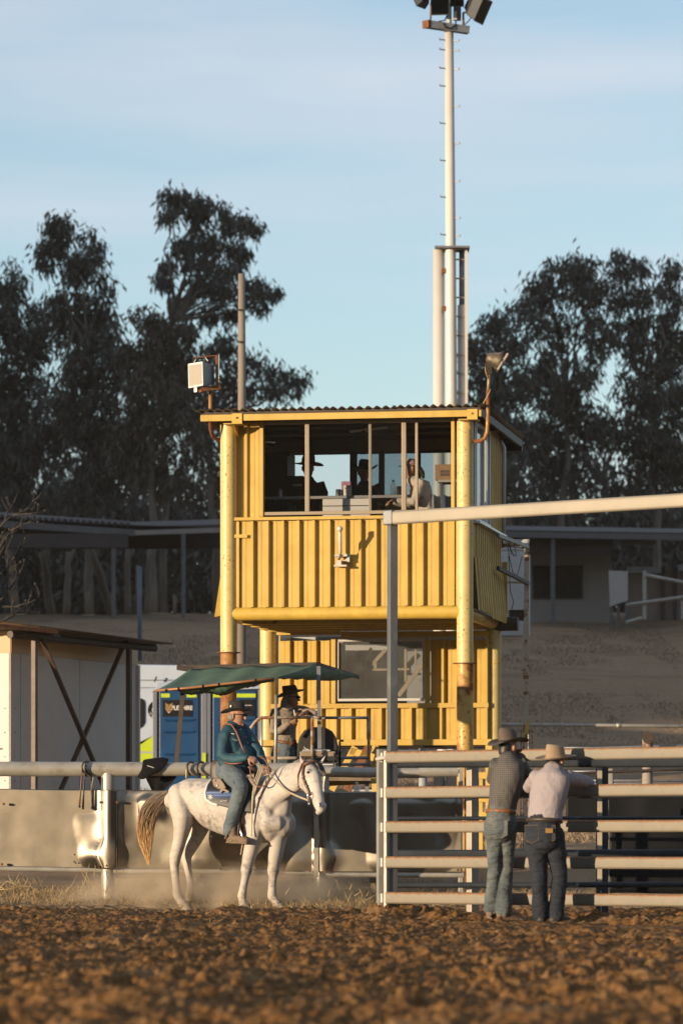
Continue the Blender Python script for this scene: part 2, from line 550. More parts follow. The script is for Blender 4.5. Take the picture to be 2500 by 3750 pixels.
c1 = t.ramp(f2, [(.30, (.075, .034, .011)), (.5, (.21, .105, .038)), (.72, (.42, .235, .098))])
dusty = t.ramp(f1, [(.54, 0.), (.72, .5)])
sy_ = t.n('ShaderNodeSeparateXYZ'); t.l(t.tc.outputs['Object'], sy_.inputs[0])
bankf = t.ramp(t.math('ADD', t.math('MULTIPLY', t.math('SUBTRACT', sy_.outputs['Y'], 15.6), .28), t.math('MULTIPLY', t.math('SUBTRACT', t.noise(1.3, 5, .7), .5), .9)), [(.15, 0.), (.75, .75)])
cd_ = t.mix(dusty, c1, (.44, .29, .155))
cd_ = t.mix(bankf, cd_, t.ramp(t.noise(19, 5, .7), [(.3, (.24, .165, .095)), (.7, (.56, .42, .265))]))
t.set(color=cd_, rough=.95, spec=.1)
t.bump(t.noise(160, 5, .7), .5, .012)
m_dirt = t.m
o = npmesh('arena_dirt', vs, fs, m_dirt, loc=(0, 30, 0)); tag(o, kind='structure')

# the wider ground: one sheet to the horizon, dry grass on the rise
gx = np.concatenate([np.linspace(-900, -40, 16), np.linspace(-36, -12, 13), np.linspace(-11, 11, 111), np.linspace(12, 36, 13), np.linspace(40, 900, 16)])
gy = np.concatenate([np.linspace(-900, -20, 12), np.linspace(-10, 40, 11), np.linspace(41, 49, 9), np.linspace(49.3, 60, 90), np.linspace(60.3, 140, 240), np.linspace(145, 900, 20)])
GX, GY = np.meshgrid(gx, gy)
GZ = ground_z(GX, GY)
near = (np.abs(GX) < 12)
GZ = GZ + np.where(near & (GY > 50), .10 * (fbm(GX * 1.2, GY * .8, 4, 5) - .5) + np.clip((GY - 60) / 30, 0, 1) * .35 * (fbm(GX * .35, GY * .22, 3, 15) - .5), 0)
inside = (GY < 49.9) & (GY > 8)
GZ = np.where(inside, GZ - .3, GZ)
t = NT('dry_grass_ground')
a = t.noise(.45, 6, .7, stretch=(1, 1, 1)); b = t.noise(9, 5, .7); c = t.noise(1.1, 4, .6, stretch=(.35, 1, 1))
col = t.ramp(b, [(.3, (.29, .20, .125)), (.7, (.47, .335, .215))])
col = t.mix(t.ramp(a, [(.45, 0.), (.62, .8)]), col, (.37, .25, .155))
col = t.mix(t.ramp(c, [(.50, 0.), (.64, .55)]), col, (.24, .175, .11))
t.set(color=col, rough=.95, spec=.05)
t.bump(t.noise(14, 5, .75), .6, .08)
m_grassground = t.m
o = npmesh('ground', np.stack([GX, GY, GZ], -1).reshape(-1, 3), grid_faces(len(gx), len(gy)), m_grassground, loc=(0, 0, -1)); tag(o, kind='structure')

# wooded ridge to the camera's left, far outside the frame: the evening shade it throws lies over the hillside
uh = np.array([-math.sin(SUN_AZ), -math.cos(SUN_AZ)]); vh = np.array([-math.cos(SUN_AZ), math.sin(SUN_AZ)])
cs = np.linspace(50, 420, 240); ts = np.linspace(110, 330, 40)
CC, TT = np.meshgrid(cs, ts)
prof = np.interp(CC, [50, 55.5, 57.5, 66.5, 71, 78, 420], [0, 1, 18.0, 18.8, 42, 56, 62])
prof = prof + np.where(CC > 57, 1.6 * (fbm(CC * .35, TT * .02, 3, 81) - .5) * 2, 0)
bell = np.clip(np.minimum((TT - 110) / 60, (330 - TT) / 90), 0, 1) ** .8
RX = CC * vh[0] + TT * uh[0]; RY = CC * vh[1] + TT * uh[1]; RZ = prof * bell - .5
t = NT('wooded_ridge'); t.set(color=t.ramp(t.noise(.3, 6, .7), [(.3, (.035, .04, .02)), (.7, (.09, .08, .045))]), rough=1, spec=0)
o = npmesh('hill_ridge', np.stack([RX, RY, RZ], -1).reshape(-1, 3), grid_faces(240, 40), t.m); tag(o, kind='structure')

# added unseen rise behind the camera: cuts sky fill, darkens what windows and tin mirror
cs = np.linspace(-330, 6, 120); ts = np.linspace(70, 260, 30)
CC, TT = np.meshgrid(cs, ts)
prof = np.interp(CC, [-330, -60, -10, 2, 6], [46, 44, 34, 14, 0]) * (.8 + .4 * fbm(CC * .12, TT * .02, 3, 91))
bell = np.clip(np.minimum((TT - 70) / 40, (260 - TT) / 90), 0, 1) ** .7
RX = CC * vh[0] + TT * uh[0]; RY = CC * vh[1] + TT * uh[1]
o = npmesh('added_hill_behind', np.stack([RX, RY, prof * bell - .5], -1).reshape(-1, 3), grid_faces(120, 30), bpy.data.materials['wooded_ridge']); tag(o, kind='structure')

# unseen slope added right of the arena to keep sky light off shaded sides
cs = np.linspace(60, 300, 50); ts = np.linspace(-260, 200, 90)
HX, HY = np.meshgrid(cs, ts)
HZ = np.interp(HX, [60, 100, 160, 300], [0, 16, 34, 40]) * np.clip(np.minimum((HY + 260) / 80, (200 - HY) / 90), 0, 1) * (.75 + .5 * fbm(HX * .03, HY * .03, 4, 95)) - .5
o = npmesh('added_hill_side', np.stack([HX, HY, HZ], -1).reshape(-1, 3), grid_faces(50, 90), bpy.data.materials['wooded_ridge']); tag(o, kind='structure')
# ------------------------------------------------------------------ trees beyond the sheds
def leaf_mat(name, a, b):
    t = NT(name)
    oi = t.n('ShaderNodeNewGeometry')
    col = t.ramp(oi.outputs['Random Per Island'], [(0., a), (1., b)])
    t.set(color=col, rough=.7, spec=.25)
    return t.m
m_leaf = leaf_mat('gum_leaves', (.058, .057, .050), (.125, .118, .100))
m_leaf_warm = leaf_mat('dry_gum_leaves', (.070, .060, .048), (.150, .122, .090))
m_bark = M('gum_bark', (.165, .13, .10), .4, 3, .85, 0, .2, 12, stretch=(1, 1, .2))

def leaves(centres, spread, n_each, length=.38, width=.040, droop=1.1):
    """leaf quads scattered round the given twig centres"""
    c = np.repeat(centres, n_each, 0)
    N = len(c)
    p = c + rng.normal(0, 1, (N, 3)) * spread
    d = rng.normal(0, 1, (N, 3)); d[:, 2] = -np.abs(d[:, 2]) - droop
    d /= np.linalg.norm(d, axis=1)[:, None]
    s = np.cross(d, rng.normal(0, 1, (N, 3))); s /= np.linalg.norm(s, axis=1)[:, None] + 1e-6
    L = length * rng.uniform(.6, 1.3, N)[:, None]; Wd = width * rng.uniform(.7, 1.4, N)[:, None]
    v0 = p; v1 = p + d * L * .45 + s * Wd; v2 = p + d * L; v3 = p + d * L * .45 - s * Wd
    vs = np.stack([v0, v1, v2, v3], 1).reshape(-1, 3)
    return vs, np.arange(N * 4).reshape(-1, 4)

def limb_path(a, b, sag=.08, n=6):
    a, b = V(a), V(b); out = []
    for i in range(n + 1):
        q = i / n
        p = a.lerp(b, q)
        k = math.sin(math.pi * q) * (b - a).length * sag
        p += V((random.uniform(-1, 1), random.uniform(-1, 1), random.uniform(-.3, .6))) * k * .6
        out.append(p)
    return out

def gum_tree(name, label, foot, fork, clumps, Y, dens=1.0, mat=None, leanwood=None, depth=1.3, r0=.19, group=None, twig=.20):
    """foot, fork: photo pixels of trunk base and of the first fork; clumps: (px, py, rx, ry[, density]) of the leaf masses"""
    base = P(foot[0], foot[1], Y)
    root = thing(name, label, 'tree', base, 0, group)
    k = Y / FPX
    wood = MB()
    f = P(fork[0], fork[1], Y)
    wood.tube(limb_path(base - V((0, 0, .4)), f, .05, 5), [r0 * (1 - .09 * i) for i in range(6)], 10)
    cen = []
    for cl in clumps:
        px, py, rx, ry = cl[:4]; dn = cl[4] if len(cl) > 4 else 1.0
        dy = random.uniform(-1, 1) * depth
        c = P(px, py, Y); c.y += dy
        wood.tube(limb_path(f + V((0, dy * .15, 0)), c, .12, 6), [r0 * q for q in (.46, .4, .33, .26, .2, .15, .1)], 7)
        area = rx * ry * k * k * 3.14
        m = max(5, int(area * 6.2 * dens * dn))
        u = rng.normal(0, 1, (m, 3)); u /= np.linalg.norm(u, axis=1)[:, None]
        u *= rng.uniform(.05, 1.0, m)[:, None] ** .5
        pts = u * np.array([rx * k * .84, min(rx, ry) * k * 1.0, ry * k * .80]) + np.array(c)
        cen.append(pts)
        for q in rng.integers(0, m, min(m, 5)):
            wood.tube(limb_path(c, pts[q], .12, 3), [r0 * z for z in (.13, .09, .06, .03)], 5, cap=False)
    wood.build('trunk', m_bark, root, smooth=True)
    cen = np.concatenate(cen)
    vs, fsx = leaves(cen, twig, 40)
    o = npmesh('crown', vs, fsx, mat or m_leaf, root, smooth=False)
    return root

YT = 160.0
G_ = 'tall gum trees behind the sheds'
gum_tree('gum_tree', 'broad dark gum tree at the far edge of the picture, above the long open shed', (60, 2230), (50, 1750),
         [(30, 1060, 95, 120, .9), (-60, 1180, 150, 170), (120, 1230, 160, 150), (20, 1430, 230, 180), (-30, 1650, 220, 190, .8), (170, 1620, 170, 190, .8), (60, 1820, 200, 120, .6)], YT, 1.0, group=G_)
gum_tree('gum_tree', 'gum tree with a high ragged top knot leaning over its darker neighbours', (330, 2235), (330, 1500),
         [(215, 850, 72, 85, 1.2), (185, 930, 60, 70), (270, 980, 75, 90), (345, 930, 72, 90, .8), (365, 1050, 60, 60), (250, 1130, 120, 110), (340, 1180, 120, 110), (380, 1330, 180, 140), (300, 1500, 200, 170), (420, 1650, 180, 170, .85), (300, 1790, 190, 130, .7)], YT - 4, 1.05, group=G_)
gum_tree('gum_tree', 'round bushy gum tree with warm brown leaf tips, under the tallest tree', (560, 2240), (555, 1700),
         [(560, 1190, 95, 95), (640, 1200, 85, 80, .9), (500, 1290, 95, 90), (600, 1330, 150, 130), (700, 1330, 90, 110), (560, 1480, 180, 150), (690, 1520, 130, 150, .9), (500, 1640, 160, 150, .8), (640, 1720, 170, 130, .6)], YT - 8, 1.0, m_leaf_warm, group=G_)
gum_tree('gum_tree', 'tallest gum tree, open crown on forked leaning limbs above the loudspeaker', (600, 2235), (628, 1180),
         [(640, 725, 62, 62, 1.3), (700, 735, 45, 45), (625, 800, 48, 48), (740, 770, 50, 62), (705, 820, 50, 60), (820, 770, 52, 56), (850, 830, 34, 34), (895, 815, 34, 22), (925, 830, 26, 20), (650, 880, 60, 50), (730, 900, 62, 60), (800, 900, 60, 52), (870, 905, 46, 30), (895, 925, 26, 20),
          (620, 980, 44, 44), (600, 1040, 28, 30), (690, 960, 50, 44, .8), (780, 980, 80, 60), (850, 990, 52, 60), (740, 1060, 80, 56), (830, 1070, 92, 70), (920, 1060, 66, 58), (990, 1050, 34, 36), (935, 1120, 50, 40), (850, 1150, 50, 44, .8), (760, 1130, 70, 40)], YT + 3, 1.0, depth=1.0, r0=.16, group=G_, twig=.17)
gum_tree('gum_tree', 'drooping thin gum tree standing behind the bare timber pole', (800, 2235), (760, 1560),
         [(780, 1290, 70, 60, .8), (850, 1250, 70, 56, .8), (900, 1330, 90, 60, .8), (980, 1350, 66, 44, .8), (1040, 1370, 56, 40, .7), (1100, 1380, 40, 36, .6), (930, 1420, 110, 50, .7), (1040, 1440, 70, 40, .6), (820, 1420, 90, 70, .8), (760, 1520, 110, 80, .8), (860, 1560, 110, 70, .6), (740, 1640, 120, 90, .6), (840, 1700, 100, 100, .45), (760, 1820, 120, 90, .5)], YT + 8, .9, group=G_, twig=.24)
gum_tree('gum_tree', 'gum tree with a pointed side crown beside the white light tower', (1850, 2240), (1850, 1700),
         [(1790, 1180, 66, 70), (1740, 1250, 52, 60, .8), (1840, 1150, 50, 60), (1780, 1300, 90, 90), (1870, 1270, 80, 90, .8), (1760, 1430, 80, 110), (1860, 1430, 110, 120), (1760, 1580, 90, 110), (1880, 1600, 120, 130), (1830, 1750, 140, 110, .8), (1900, 1860, 130, 90, .6)], YT - 4, 1.0, group=G_)
gum_tree('gum_tree', 'large domed gum tree with pale limbs showing, above the floodlight', (2070, 2240), (2070, 1540),
         [(2050, 1000, 90, 64, .9), (2130, 980, 80, 60, .9), (1975, 1020, 66, 56, .9), (2000, 1090, 90, 66, .8), (2100, 1080, 100, 70, .8), (1930, 1130, 64, 60, .7), (2170, 1050, 60, 66, .8), (1960, 1210, 80, 60, .7), (2060, 1190, 90, 70, .75), (2150, 1190, 70, 80, .7), (2200, 1260, 70, 90, .8), (2040, 1310, 90, 80, .7), (1960, 1380, 90, 90, .9), (2120, 1380, 100, 90, .7), (2060, 1480, 120, 110), (1980, 1600, 130, 120), (2150, 1560, 120, 120, .9), (2080, 1720, 170, 110, .8)], YT, 1.0, r0=.18, group=G_, twig=.21)
gum_tree('gum_tree', 'tall gum tree with layered open crown, nearest the picture edge over the pale hut', (2400, 2240), (2390, 1560),
         [(2270, 985, 70, 66, .9), (2340, 990, 66, 60, .8), (2270, 1080, 80, 70, .8), (2360, 1080, 90, 70, .8), (2450, 1010, 50, 60, .7), (2480, 1080, 70, 80, .8), (2300, 1180, 90, 80, .8), (2410, 1190, 100, 90, .8), (2490, 1250, 90, 110, .9), (2330, 1300, 90, 80, .7), (2430, 1350, 110, 90, .8), (2300, 1420, 90, 90, .6), (2400, 1480, 120, 100, .8), (2500, 1480, 110, 120), (2280, 1590, 120, 110), (2410, 1640, 150, 130), (2500, 1740, 130, 120, .8), (2330, 1760, 140, 110, .7)], YT + 3, 1.0, m_leaf, r0=.18, group=G_, twig=.21)

# mass of scrub and farther trees that fills in behind
def mass(spots, Y, n, sx):
    k = Y / FPX; cen = []
    for px, py, rx, ry, dn in spots:
        m = int(rx * ry * k * k * 3.14 * 5 * dn)
        u = rng.uniform(-1, 1, (m, 3)); c = np.array(P(px, py, Y))
        cen.append(u * np.array([rx * k, 4, ry * k]) + c)
    return leaves(np.concatenate(cen), sx, n, .5, .085)
vs, fsx = mass([(150, 1720, 420, 150, .5), (600, 1780, 340, 130, .4), (100, 2060, 460, 190, 2.4), (640, 2060, 420, 190, 2.4), (1300, 2150, 420, 90, 1.3), (2050, 2060, 420, 190, 2.0), (2350, 1840, 350, 160, .45), (1950, 1840, 240, 150, .45), (2500, 2050, 200, 200, 1.3)], 186, 34, .5)
o = npmesh('bushland', vs, fsx, m_leaf, smooth=False, loc=(0, 186, 9)); tag(o, kind='stuff')

# pale bare trunks seen under the long shed's roof
def bare_trunk(label, x0, y0, x1, y1, Y, r):
    root = thing('bare_tree', label, 'tree', P(x0, y0, Y), 0, 'pale trunks behind the open shed')
    a, b = P(x0, y0 + 25, Y), P(x1, y1, Y)
    MB().tube(limb_path(a, b, .03, 5), [r * (1 - .08 * i) for i in range(6)], 9).build('trunk', m_bark, root, smooth=True)
    d = (b - a)
    MB().tube(limb_path(a + d * .8, a + d * 1.2 + V((.5, .4, .6)), .06, 4), [r * .5, r * .45, r * .4, r * .3, r * .2], 7).build('limb', m_bark, root, smooth=True)
bare_trunk('pale trunk leaning hard to one side below the long shed roof', 415, 2235, 335, 2010, 128, .17)
bare_trunk('pale trunk standing on the outer side, bent like a knee', 190, 2230, 155, 2020, 128, .16)
bare_trunk('short straight pale trunk between the bent and the leaning trunk', 243, 2230, 252, 2020, 131, .13)
bare_trunk('slim pale trunk just inside the shed post', 470, 2230, 468, 2010, 130, .11)
bare_trunk('slim pale trunk next to the blue steel pole', 538, 2235, 547, 2010, 131, .12)

# ------------------------------------------------------------------ long open shed on the crest, and the pale hut
m_shedroof = M('brown_shed_roof', (.055, .042, .036), .15, 3, .7)
m_shedpost = M('grey_shed_post', (.12, .115, .115), .15, 5, .6)
m_hutwall = M('pale_hut_wall', (.32, .28, .25), .08, 2, .8, dirt=(.28, .23, .19), dirt_amt=.6)
YS = 121.0
root = thing('open_shed', 'long dark open-sided shed on the crest with a low brown roof and thin posts', 'shed', P(400, 2240, YS))
MB().prism([P(-300, 1890, YS), P(495, 1943, YS), P(815, 1935, YS), P(815, 1915, YS + 6), P(495, 1925, YS + 6), P(-300, 1868, YS + 6)], (0, 0, .12)).build('roof', m_shedroof, root)
b = MB(); b.bar(P(-300, 1899, YS - .05), P(495, 1951, YS - .05), .06, .2); b.build('gutter', m_shedpost, root)
b = MB(); b.bar(P(496, 1951, YS - .05), P(815, 1941, YS - .05), .06, .14); b.build('gutter', M('light_gutter', (.30, .26, .23), .1, 5, .5), root)
b = MB()
for i in range(34):
    x = -290 + i * 23
    b.tube([P(x, 1872 + (x + 300) * .066, YS - .1), P(x, 1868 + (x + 300) * .06, YS + 5)], .07, 6)
b.build('roof_corrugation', m_shedroof, root, smooth=True)
MB().bb(P(-300, 2010, YS + 5.9), P(815, 1930, YS + 6)).build('back_beam', m_shedroof, root)
MB().bb(P(-300, 2006, YS - .1), P(470, 1955, YS)).build('fascia_panel', m_shedroof, root)
for x in (-120, 416, 672):
    MB().bar(P(x, 2262, YS), P(x, 1950, YS), .12, .12, V((0, 1, 0))).build('post', m_shedpost, root)
for x, y0, lab in ((320, 2165, 'short pale stake in the grass before the open shed'), (505, 2070, 'taller pale stake in the grass by the blue pole'), (640, 2180, 'short grey stake in the grass beside the shed post')):
    tag(MB().tube([P(x, 2250, 118), P(x, y0, 118)], .055, 8).build('stake', m_bark, smooth=True), lab, 'stake', 'stakes in the grass')

YH = 118.0
root = thing('hut', 'pale low hut with a dark veranda roof and one wide dark window', 'hut', P(2090, 2290, YH))
MB().bb(P(1930, 2295, YH + 2.2), P(2232, 1990, YH + 2.4)).build('wall', m_hutwall, root)
MB().prism([P(1760, 1952, YH - .3), P(2620, 1966, YH - .3), P(2620, 1950, YH + 5), P(1760, 1936, YH + 5)], (0, 0, .1)).build('roof', m_shedroof, root)
MB().bar(P(1760, 1956, YH - .36), P(2620, 1970, YH - .36), .08, .16).build('gutter', m_shedpost, root)
MB().bb(P(1760, 2030, YH + .3), P(2240, 1962, YH + .4)).build('veranda_fascia', m_shedroof, root)
fr = MB().bb(P(1949, 2192, YH + 2.12), P(2132, 2072, YH + 2.19)).build('window', m_dark, root)
m_hutpane = glass('dark_window_pane', (.25, .24, .23), .04, .25, (.08, .07, .06))
for a, b2 in ((1957, 2012), (2016, 2074), (2078, 2125)):
    MB().bb(P(a, 2186, YH + 2.07), P(b2, 2078, YH + 2.11)).build('pane', m_hutpane, fr)
MB().bar(P(2023, 2285, YH - .2), P(2023, 1965, YH - .2), .12, .12, V((0, 1, 0))).build('post', m_shedpost, root)
MB().bb(P(2280, 1995, YH + .2), P(2400, 1975, YH + .26)).build('light_batten', m_shedpost, root)
m_pink = M('pinkish_wall', (.30, .23, .20), .1, 2, .8)
root = thing('annex', 'pinkish annex wall beyond the pale screen at the end of the hut', 'annex', P(2400, 2300, YH + 1))
MB().bb(P(2296, 2300, YH + 3), P(2620, 2082, YH + 3.2)).build('wall', m_pink, root)
for x in (2426, 2470, 2520):
    MB().bb(P(x - 6, 2300, YH + 2.85), P(x + 6, 2075, YH + 2.98)).build('wall_batten', m_dark, root)
MB().bb(P(2296, 2098, YH + 2.8), P(2418, 2076, YH + 2.99)).build('louvre_strip', M('blue_white_strip', (.42, .46, .52), .1, 5, .5), root)
MB().bb(P(2480, 2090, YH + 2.8), P(2620, 2070, YH + 2.99)).build('louvre_strip', bpy.data.materials['blue_white_strip'], root)
root = thing('screen_panel', 'pale upright screen panel on legs at the corner of the hut', 'screen', P(2262, 2300, YH - 1))
MB().prism([P(2227, 2089, YH - 1), P(2297, 2092, YH - 1), P(2297, 2200, YH - 1), P(2262, 2210, YH - 1), P(2232, 2222, YH - 1)], (0, .12, 0)).build('panel', M('pale_screen', (.46, .42, .39), .06, 3, .6), root)
for x in (2236, 2263, 2292):
    MB().bar(P(x, 2300, YH - .8), P(x, 2200, YH - .8), .09, .09, V((0, 1, 0))).build('leg', m_shedpost, root)
root = thing('yard_rail_fence', 'grey pipe rails and posts in front of the pinkish annex', 'rail fence', P(2400, 2290, YH - 3))
for x, ya in ((2358, 2090), (2498, 2200)):
    MB().bar(P(x, 2268, YH - 3), P(x, ya, YH - 3), .1, .1, V((0, 1, 0))).build('post', m_galv, root)
for a, b2 in (((2290, 2216), (2560, 2178)), ((2365, 2106), (2560, 2145)), ((2290, 2280), (2350, 2262))):
    MB().tube([P(*a, YH - 3.15), P(*b2, YH - 3.15)], .05, 8).build('rail', m_galv, root, smooth=True)

# pipe rail on posts along the slope behind the tower
root = thing('slope_rail', 'grey pipe rail running across the dry slope behind the tower', 'rail fence', P(2200, 2740, 80))
MB().tube([P(1600, 2652, 80), P(2180, 2656, 80), P(2700, 2662, 80)], .032, 10).build('rail', m_galv, root, smooth=True)
MB().tube([P(2255, 2656.6, 80), P(2271, 2656.8, 80)], .042, 10).build('coupling', m_galv, root, smooth=True)
for x in (1640, 2620):
    MB().tube([P(x, 2880, 80.08), P(x, 2650, 80.08)], .032, 8).build('post', m_galv, root, smooth=True)

# poles
tag(MB().tube([P(512, 2420, 84), P(512, 2075, 84)], .042, 10).build('steel_pole', M('blue_grey_steel', (.10, .14, .19), .15, 6, .5), smooth=True), 'thin blue-grey steel pole rising behind the white shed roof', 'pole')
root = thing('timber_pole', 'tall bare timber pole behind the tower roof, weathered grey', 'pole', P(884, 2950, 76))
MB().tube([P(884, 2960, 76), P(886, 1500, 76), P(885, 1003, 76)], [.088, .076, .062], 12).build('shaft', M('pole_timber', (.24, .20, .165), .2, 4, .8, 0, .2, 20, stretch=(1, 1, .1)), root, smooth=True)
for y in (1135, 1252): MB().tube([P(872, y, 75.9), P(898, y, 75.9)], .018, 6).build('bolt', m_dark, root)

# ------------------------------------------------------------------ light tower
YL = 78.0; sL = FPX / YL
m_polewhite = M('white_pole_paint', (.64, .60, .55), .05, 2, .4, 0, .03, 20, dirt=(.55, .40, .24), dirt_amt=.70)
root = thing('light_tower', 'tall white floodlight tower of clustered pipes with step rungs and lamps', 'light tower', P(1655, 2860, YL))
MB().tube([P(1654, 2980, YL), P(1652, 1500, YL), P(1649, 912, YL), P(1643, 108, YL)], [.118, .112, .10, .086], 20).build('mast', m_polewhite, root, smooth=True)
MB().tube([P(1607, 2980, YL + .1), P(1605, 914, YL + .1)], .112, 18).build('leg', m_polewhite, root, smooth=True)
MB().tube([P(1694, 2980, YL + .15), P(1692, 1118, YL + .15)], .092, 18).build('leg', m_polewhite, root, smooth=True)
MB().tube([P(1690, 1118, YL + .15), P(1690, 914, YL + .15)], .052, 12).build('leg', m_galv_dark, root, smooth=True)
MB().bar(P(1708, 2980, YL + .02), P(1706, 914, YL + .02), .05, .08, V((0, 1, 0))).build('ladder_stile', m_polewhite, root)
for i in range(26):
    y = 950 + i * 69.5
    MB().tube([P(1660, y, YL + .06), P(1709, y + 1, YL + .06)], .016, 6).build('ladder_rung', m_galv, root, smooth=True)
MB().box(P(1654, 912, YL + .1), (.66, .66, .035)).build('cap_plate', m_galv_dark, root)
for y in (992, 1130):
    MB().box(P(1627, y, YL - .02), (.10, .06, .09)).build('clamp', m_rust, root)
rung = None
for i, (y, side) in enumerate([(146, 3), (182, 3), (250, 3), (315, -1), (386, 1), (452, -1), (522, 1), (588, -1), (660, 1), (722, -1), (795, 1), (860, 3)]):
    for sgn in ((-1, 1) if side == 3 else (side,)):
        cx = 1643.5 + (y - 108) * .0068
        a = P(cx + sgn * 13, y + sgn * 1.5 + 2, YL - .03); b2 = P(cx + sgn * 35, y + sgn * 3.2 + 2, YL - .10); c = P(cx + sgn * 36, y + sgn * 3 - 4, YL - .10)
        MB().tube([a, b2, c], .012, 6).build('step_peg', m_galv_dark, root)
# crossarm and lamps
zf = Zm(1520, 0, .1913)
m_lampdark = M('dark_lamp_housing', (.035, .038, .042), .2, 10, .45, .3)
arm0, arm1 = zf(225, 465, YL - .25), zf(1015, 580, YL - .05)
MB().bar(arm0, arm1, .16, .13 * 1.05).build('crossarm', m_galv_dark, root)
MB().bar(zf(190, 460, YL - .30), zf(235, 466, YL - .26), .17, .14).build('arm_end', m_rust, root)
MB().tube([zf(640, 560, YL - .05), zf(650, 230, YL - .05), zf(655, -200, YL)], [.05, .045, .04], 10).build('stem', m_polewhite, root, smooth=True)
def flood(c, aim, w, h, d, name='floodlight'):
    aim = V(aim).normalized(); a, b2 = frame_of(aim)
    m = MB(); c = V(c)
    vs = []
    for q, kk in ((0, 1.0), (.03, 1.0), (.6, .8), (1, .35)):
        for sx, sz in ((-1, -1), (1, -1), (1, 1), (-1, 1)):
            vs.append(c - aim * d * q + b2 * sx * w / 2 * kk + a * sz * h / 2 * kk)
    fs = [(0, 1, 2, 3)] + [(i * 4 + j, i * 4 + (j + 1) % 4, i * 4 + 4 + (j + 1) % 4, i * 4 + 4 + j) for i in range(3) for j in range(4)] + [(15, 14, 13, 12)]
    m.add(vs, fs)
    o = m.build(name, m_lampdark, root, bevel=.012)
    g = MB(); g.prism([c + aim * .006 + b2 * sx * w * .46 + a * sz * h * .46 for sx, sz in ((-1, -1), (1, -1), (1, 1), (-1, 1))], aim * .006)
    g.build('lens', glass('floodlight_lens', (.5, .53, .56), .15), o)
    return o
flood(zf(470, 100, YL - .35), (-.12, -1, -.12), .345, .36, .22)
flood(zf(1300, 215, YL - .1), (.80, -.35, -.42), .44, .46, .36)
flood(zf(800, -60, YL - .1), (.1, -1, -.1), .25, .36, .2)
flood(zf(40, 0, YL - .3), (-.7, .4, -.4), .34, .34, .22)
bx = MB().box(zf(800, 260, YL - .1), (.145, .12, .26)).build('control_box', m_lampdark, root, bevel=.01)
MB().box(zf(758, 300, YL - .17), (.065, .02, .16)).build('box_label', M('beige_plate', (.5, .42, .32), .05, 5, .5), bx)
for pts, r in (([zf(920, 500, YL - .1), zf(915, 250, YL - .1), zf(1140, 190, YL - .1)], .024), ([zf(290, 400, YL - .28), zf(295, 230, YL - .3), zf(300, 60, YL - .33)], .018), ([zf(1150, 240, YL - .12), zf(1215, 395, YL - .12)], .014)):
    MB().tube(pts, r, 8).build('lamp_bracket', m_rust, root, smooth=True)
MB().tube([zf(650, 60, YL - .2), zf(640, 230, YL - .2), zf(560, 390, YL - .22), zf(440, 410, YL - .25)], .012, 7).build('cable', m_black, root, smooth=True)
MB().tube([zf(540, 440, YL - .25), zf(580, 530, YL - .27), zf(690, 540, YL - .26), zf(770, 480, YL - .2), zf(775, 390, YL - .15)], .014, 7).build('cable', m_black, root, smooth=True)
MB().tube([zf(950, 470, YL - .1), zf(1030, 390, YL - .1), zf(1085, 300, YL - .1)], .010, 7).build('cable', m_black, root, smooth=True)
# ------------------------------------------------------------------ the yellow tower
PHI = R(10)
TW, TD = 3.26, 2.80              # column spacing: across the front, and in depth
T0 = V((-1.542, 56.0, .42))      # foot of the front column at the picture's left
tower = thing('judging_tower', 'yellow two-storey lookout cabin of corrugated sheet on thick rusty pipe columns', 'tower', T0, -PHI)
TM = wm(tower); TI = TM.inverted()
def tl(px, py, v):
    """photo pixel on the plane v (depth behind the tower front) -> tower coordinates"""
    n = TM.to_3x3() @ V((0, 1, 0)); o0 = TM @ V((0, v, 0))
    d = V(((px - 1250) / FPX, 1, (HOR - py) / FPX)); c0 = V((0, 0, HC))
    k = (o0 - c0).dot(n) / d.dot(n)
    return TI @ (c0 + d * k)
def zt(py, v=0.0, px=1250): return tl(px, py, v).z
ZB = -T0.z
# columns
zF = zt(2392, 0, 837); zFR = zt(2431, 0, 1701)
def column(u, v, ztop, zfl, r, low, up):
    c = MB().tube([(u, v, ZB - .3), (u, v, zfl)], r, 28).build('column_base', low, tower, smooth=True, local=True, auto=40)
    MB().tube([(u, v, zfl + .012), (u, v, ztop)], r, 28).build('column', up, tower, local=True, auto=40)
    MB().tube([(u, v, zfl), (u, v, zfl + .012)], r + .055, 24).build('flange', m_rust, tower, local=True, auto=40)
zt1 = zt(1553, 0, 837); zt2 = zt(1537, 0, 1701)
column(0, 0, zt1, zF, .112, m_rustpipe, m_yellow_pale)
column(TW, 0, zt2, zFR, .112, m_rustpipe2, m_yellow_pale)
for u in (0, TW):
    MB().tube([(u, TD, ZB - .3), (u, TD, zt(2275, TD))], .112, 26).build('column', m_yellow_pale, tower, local=True, auto=40)
    MB().tube([(u, TD, zt(2438, TD)), (u, TD, zt(2432, TD))], .115, 26).build('weld_band', m_yellow, tower, local=True, auto=40)
# floor: pipe beams, joists, deck
zb = zt(2245)
for a, b in (((.0, 0), (TW, 0)), ((TW, 0), (TW, TD)), ((0, 0), (0, TD)), ((0, TD), (TW, TD))):
    MB().tube([(a[0], a[1], zb), (b[0], b[1], zb)], .090, 22).build('floor_beam', m_yellow, tower, local=True, auto=40)
MB().tube([(TW, TD - .05, zb - .02), (TW + .36, TD - .05, zb - .02)], .10, 18).build('stub_pipe', m_dark, tower, local=True, auto=40)
MB().bb((0.1, .1, zb + .03), (TW - .1, TD - .1, zb + .09)).build('deck', m_dark, tower, local=True)
for v in (.5, 1.1, 1.7, 2.3):
    MB().bb((.1, v - .03, zb - .12), (TW - .1, v + .03, zb + .03)).build('joist', m_yellow, tower, local=True)
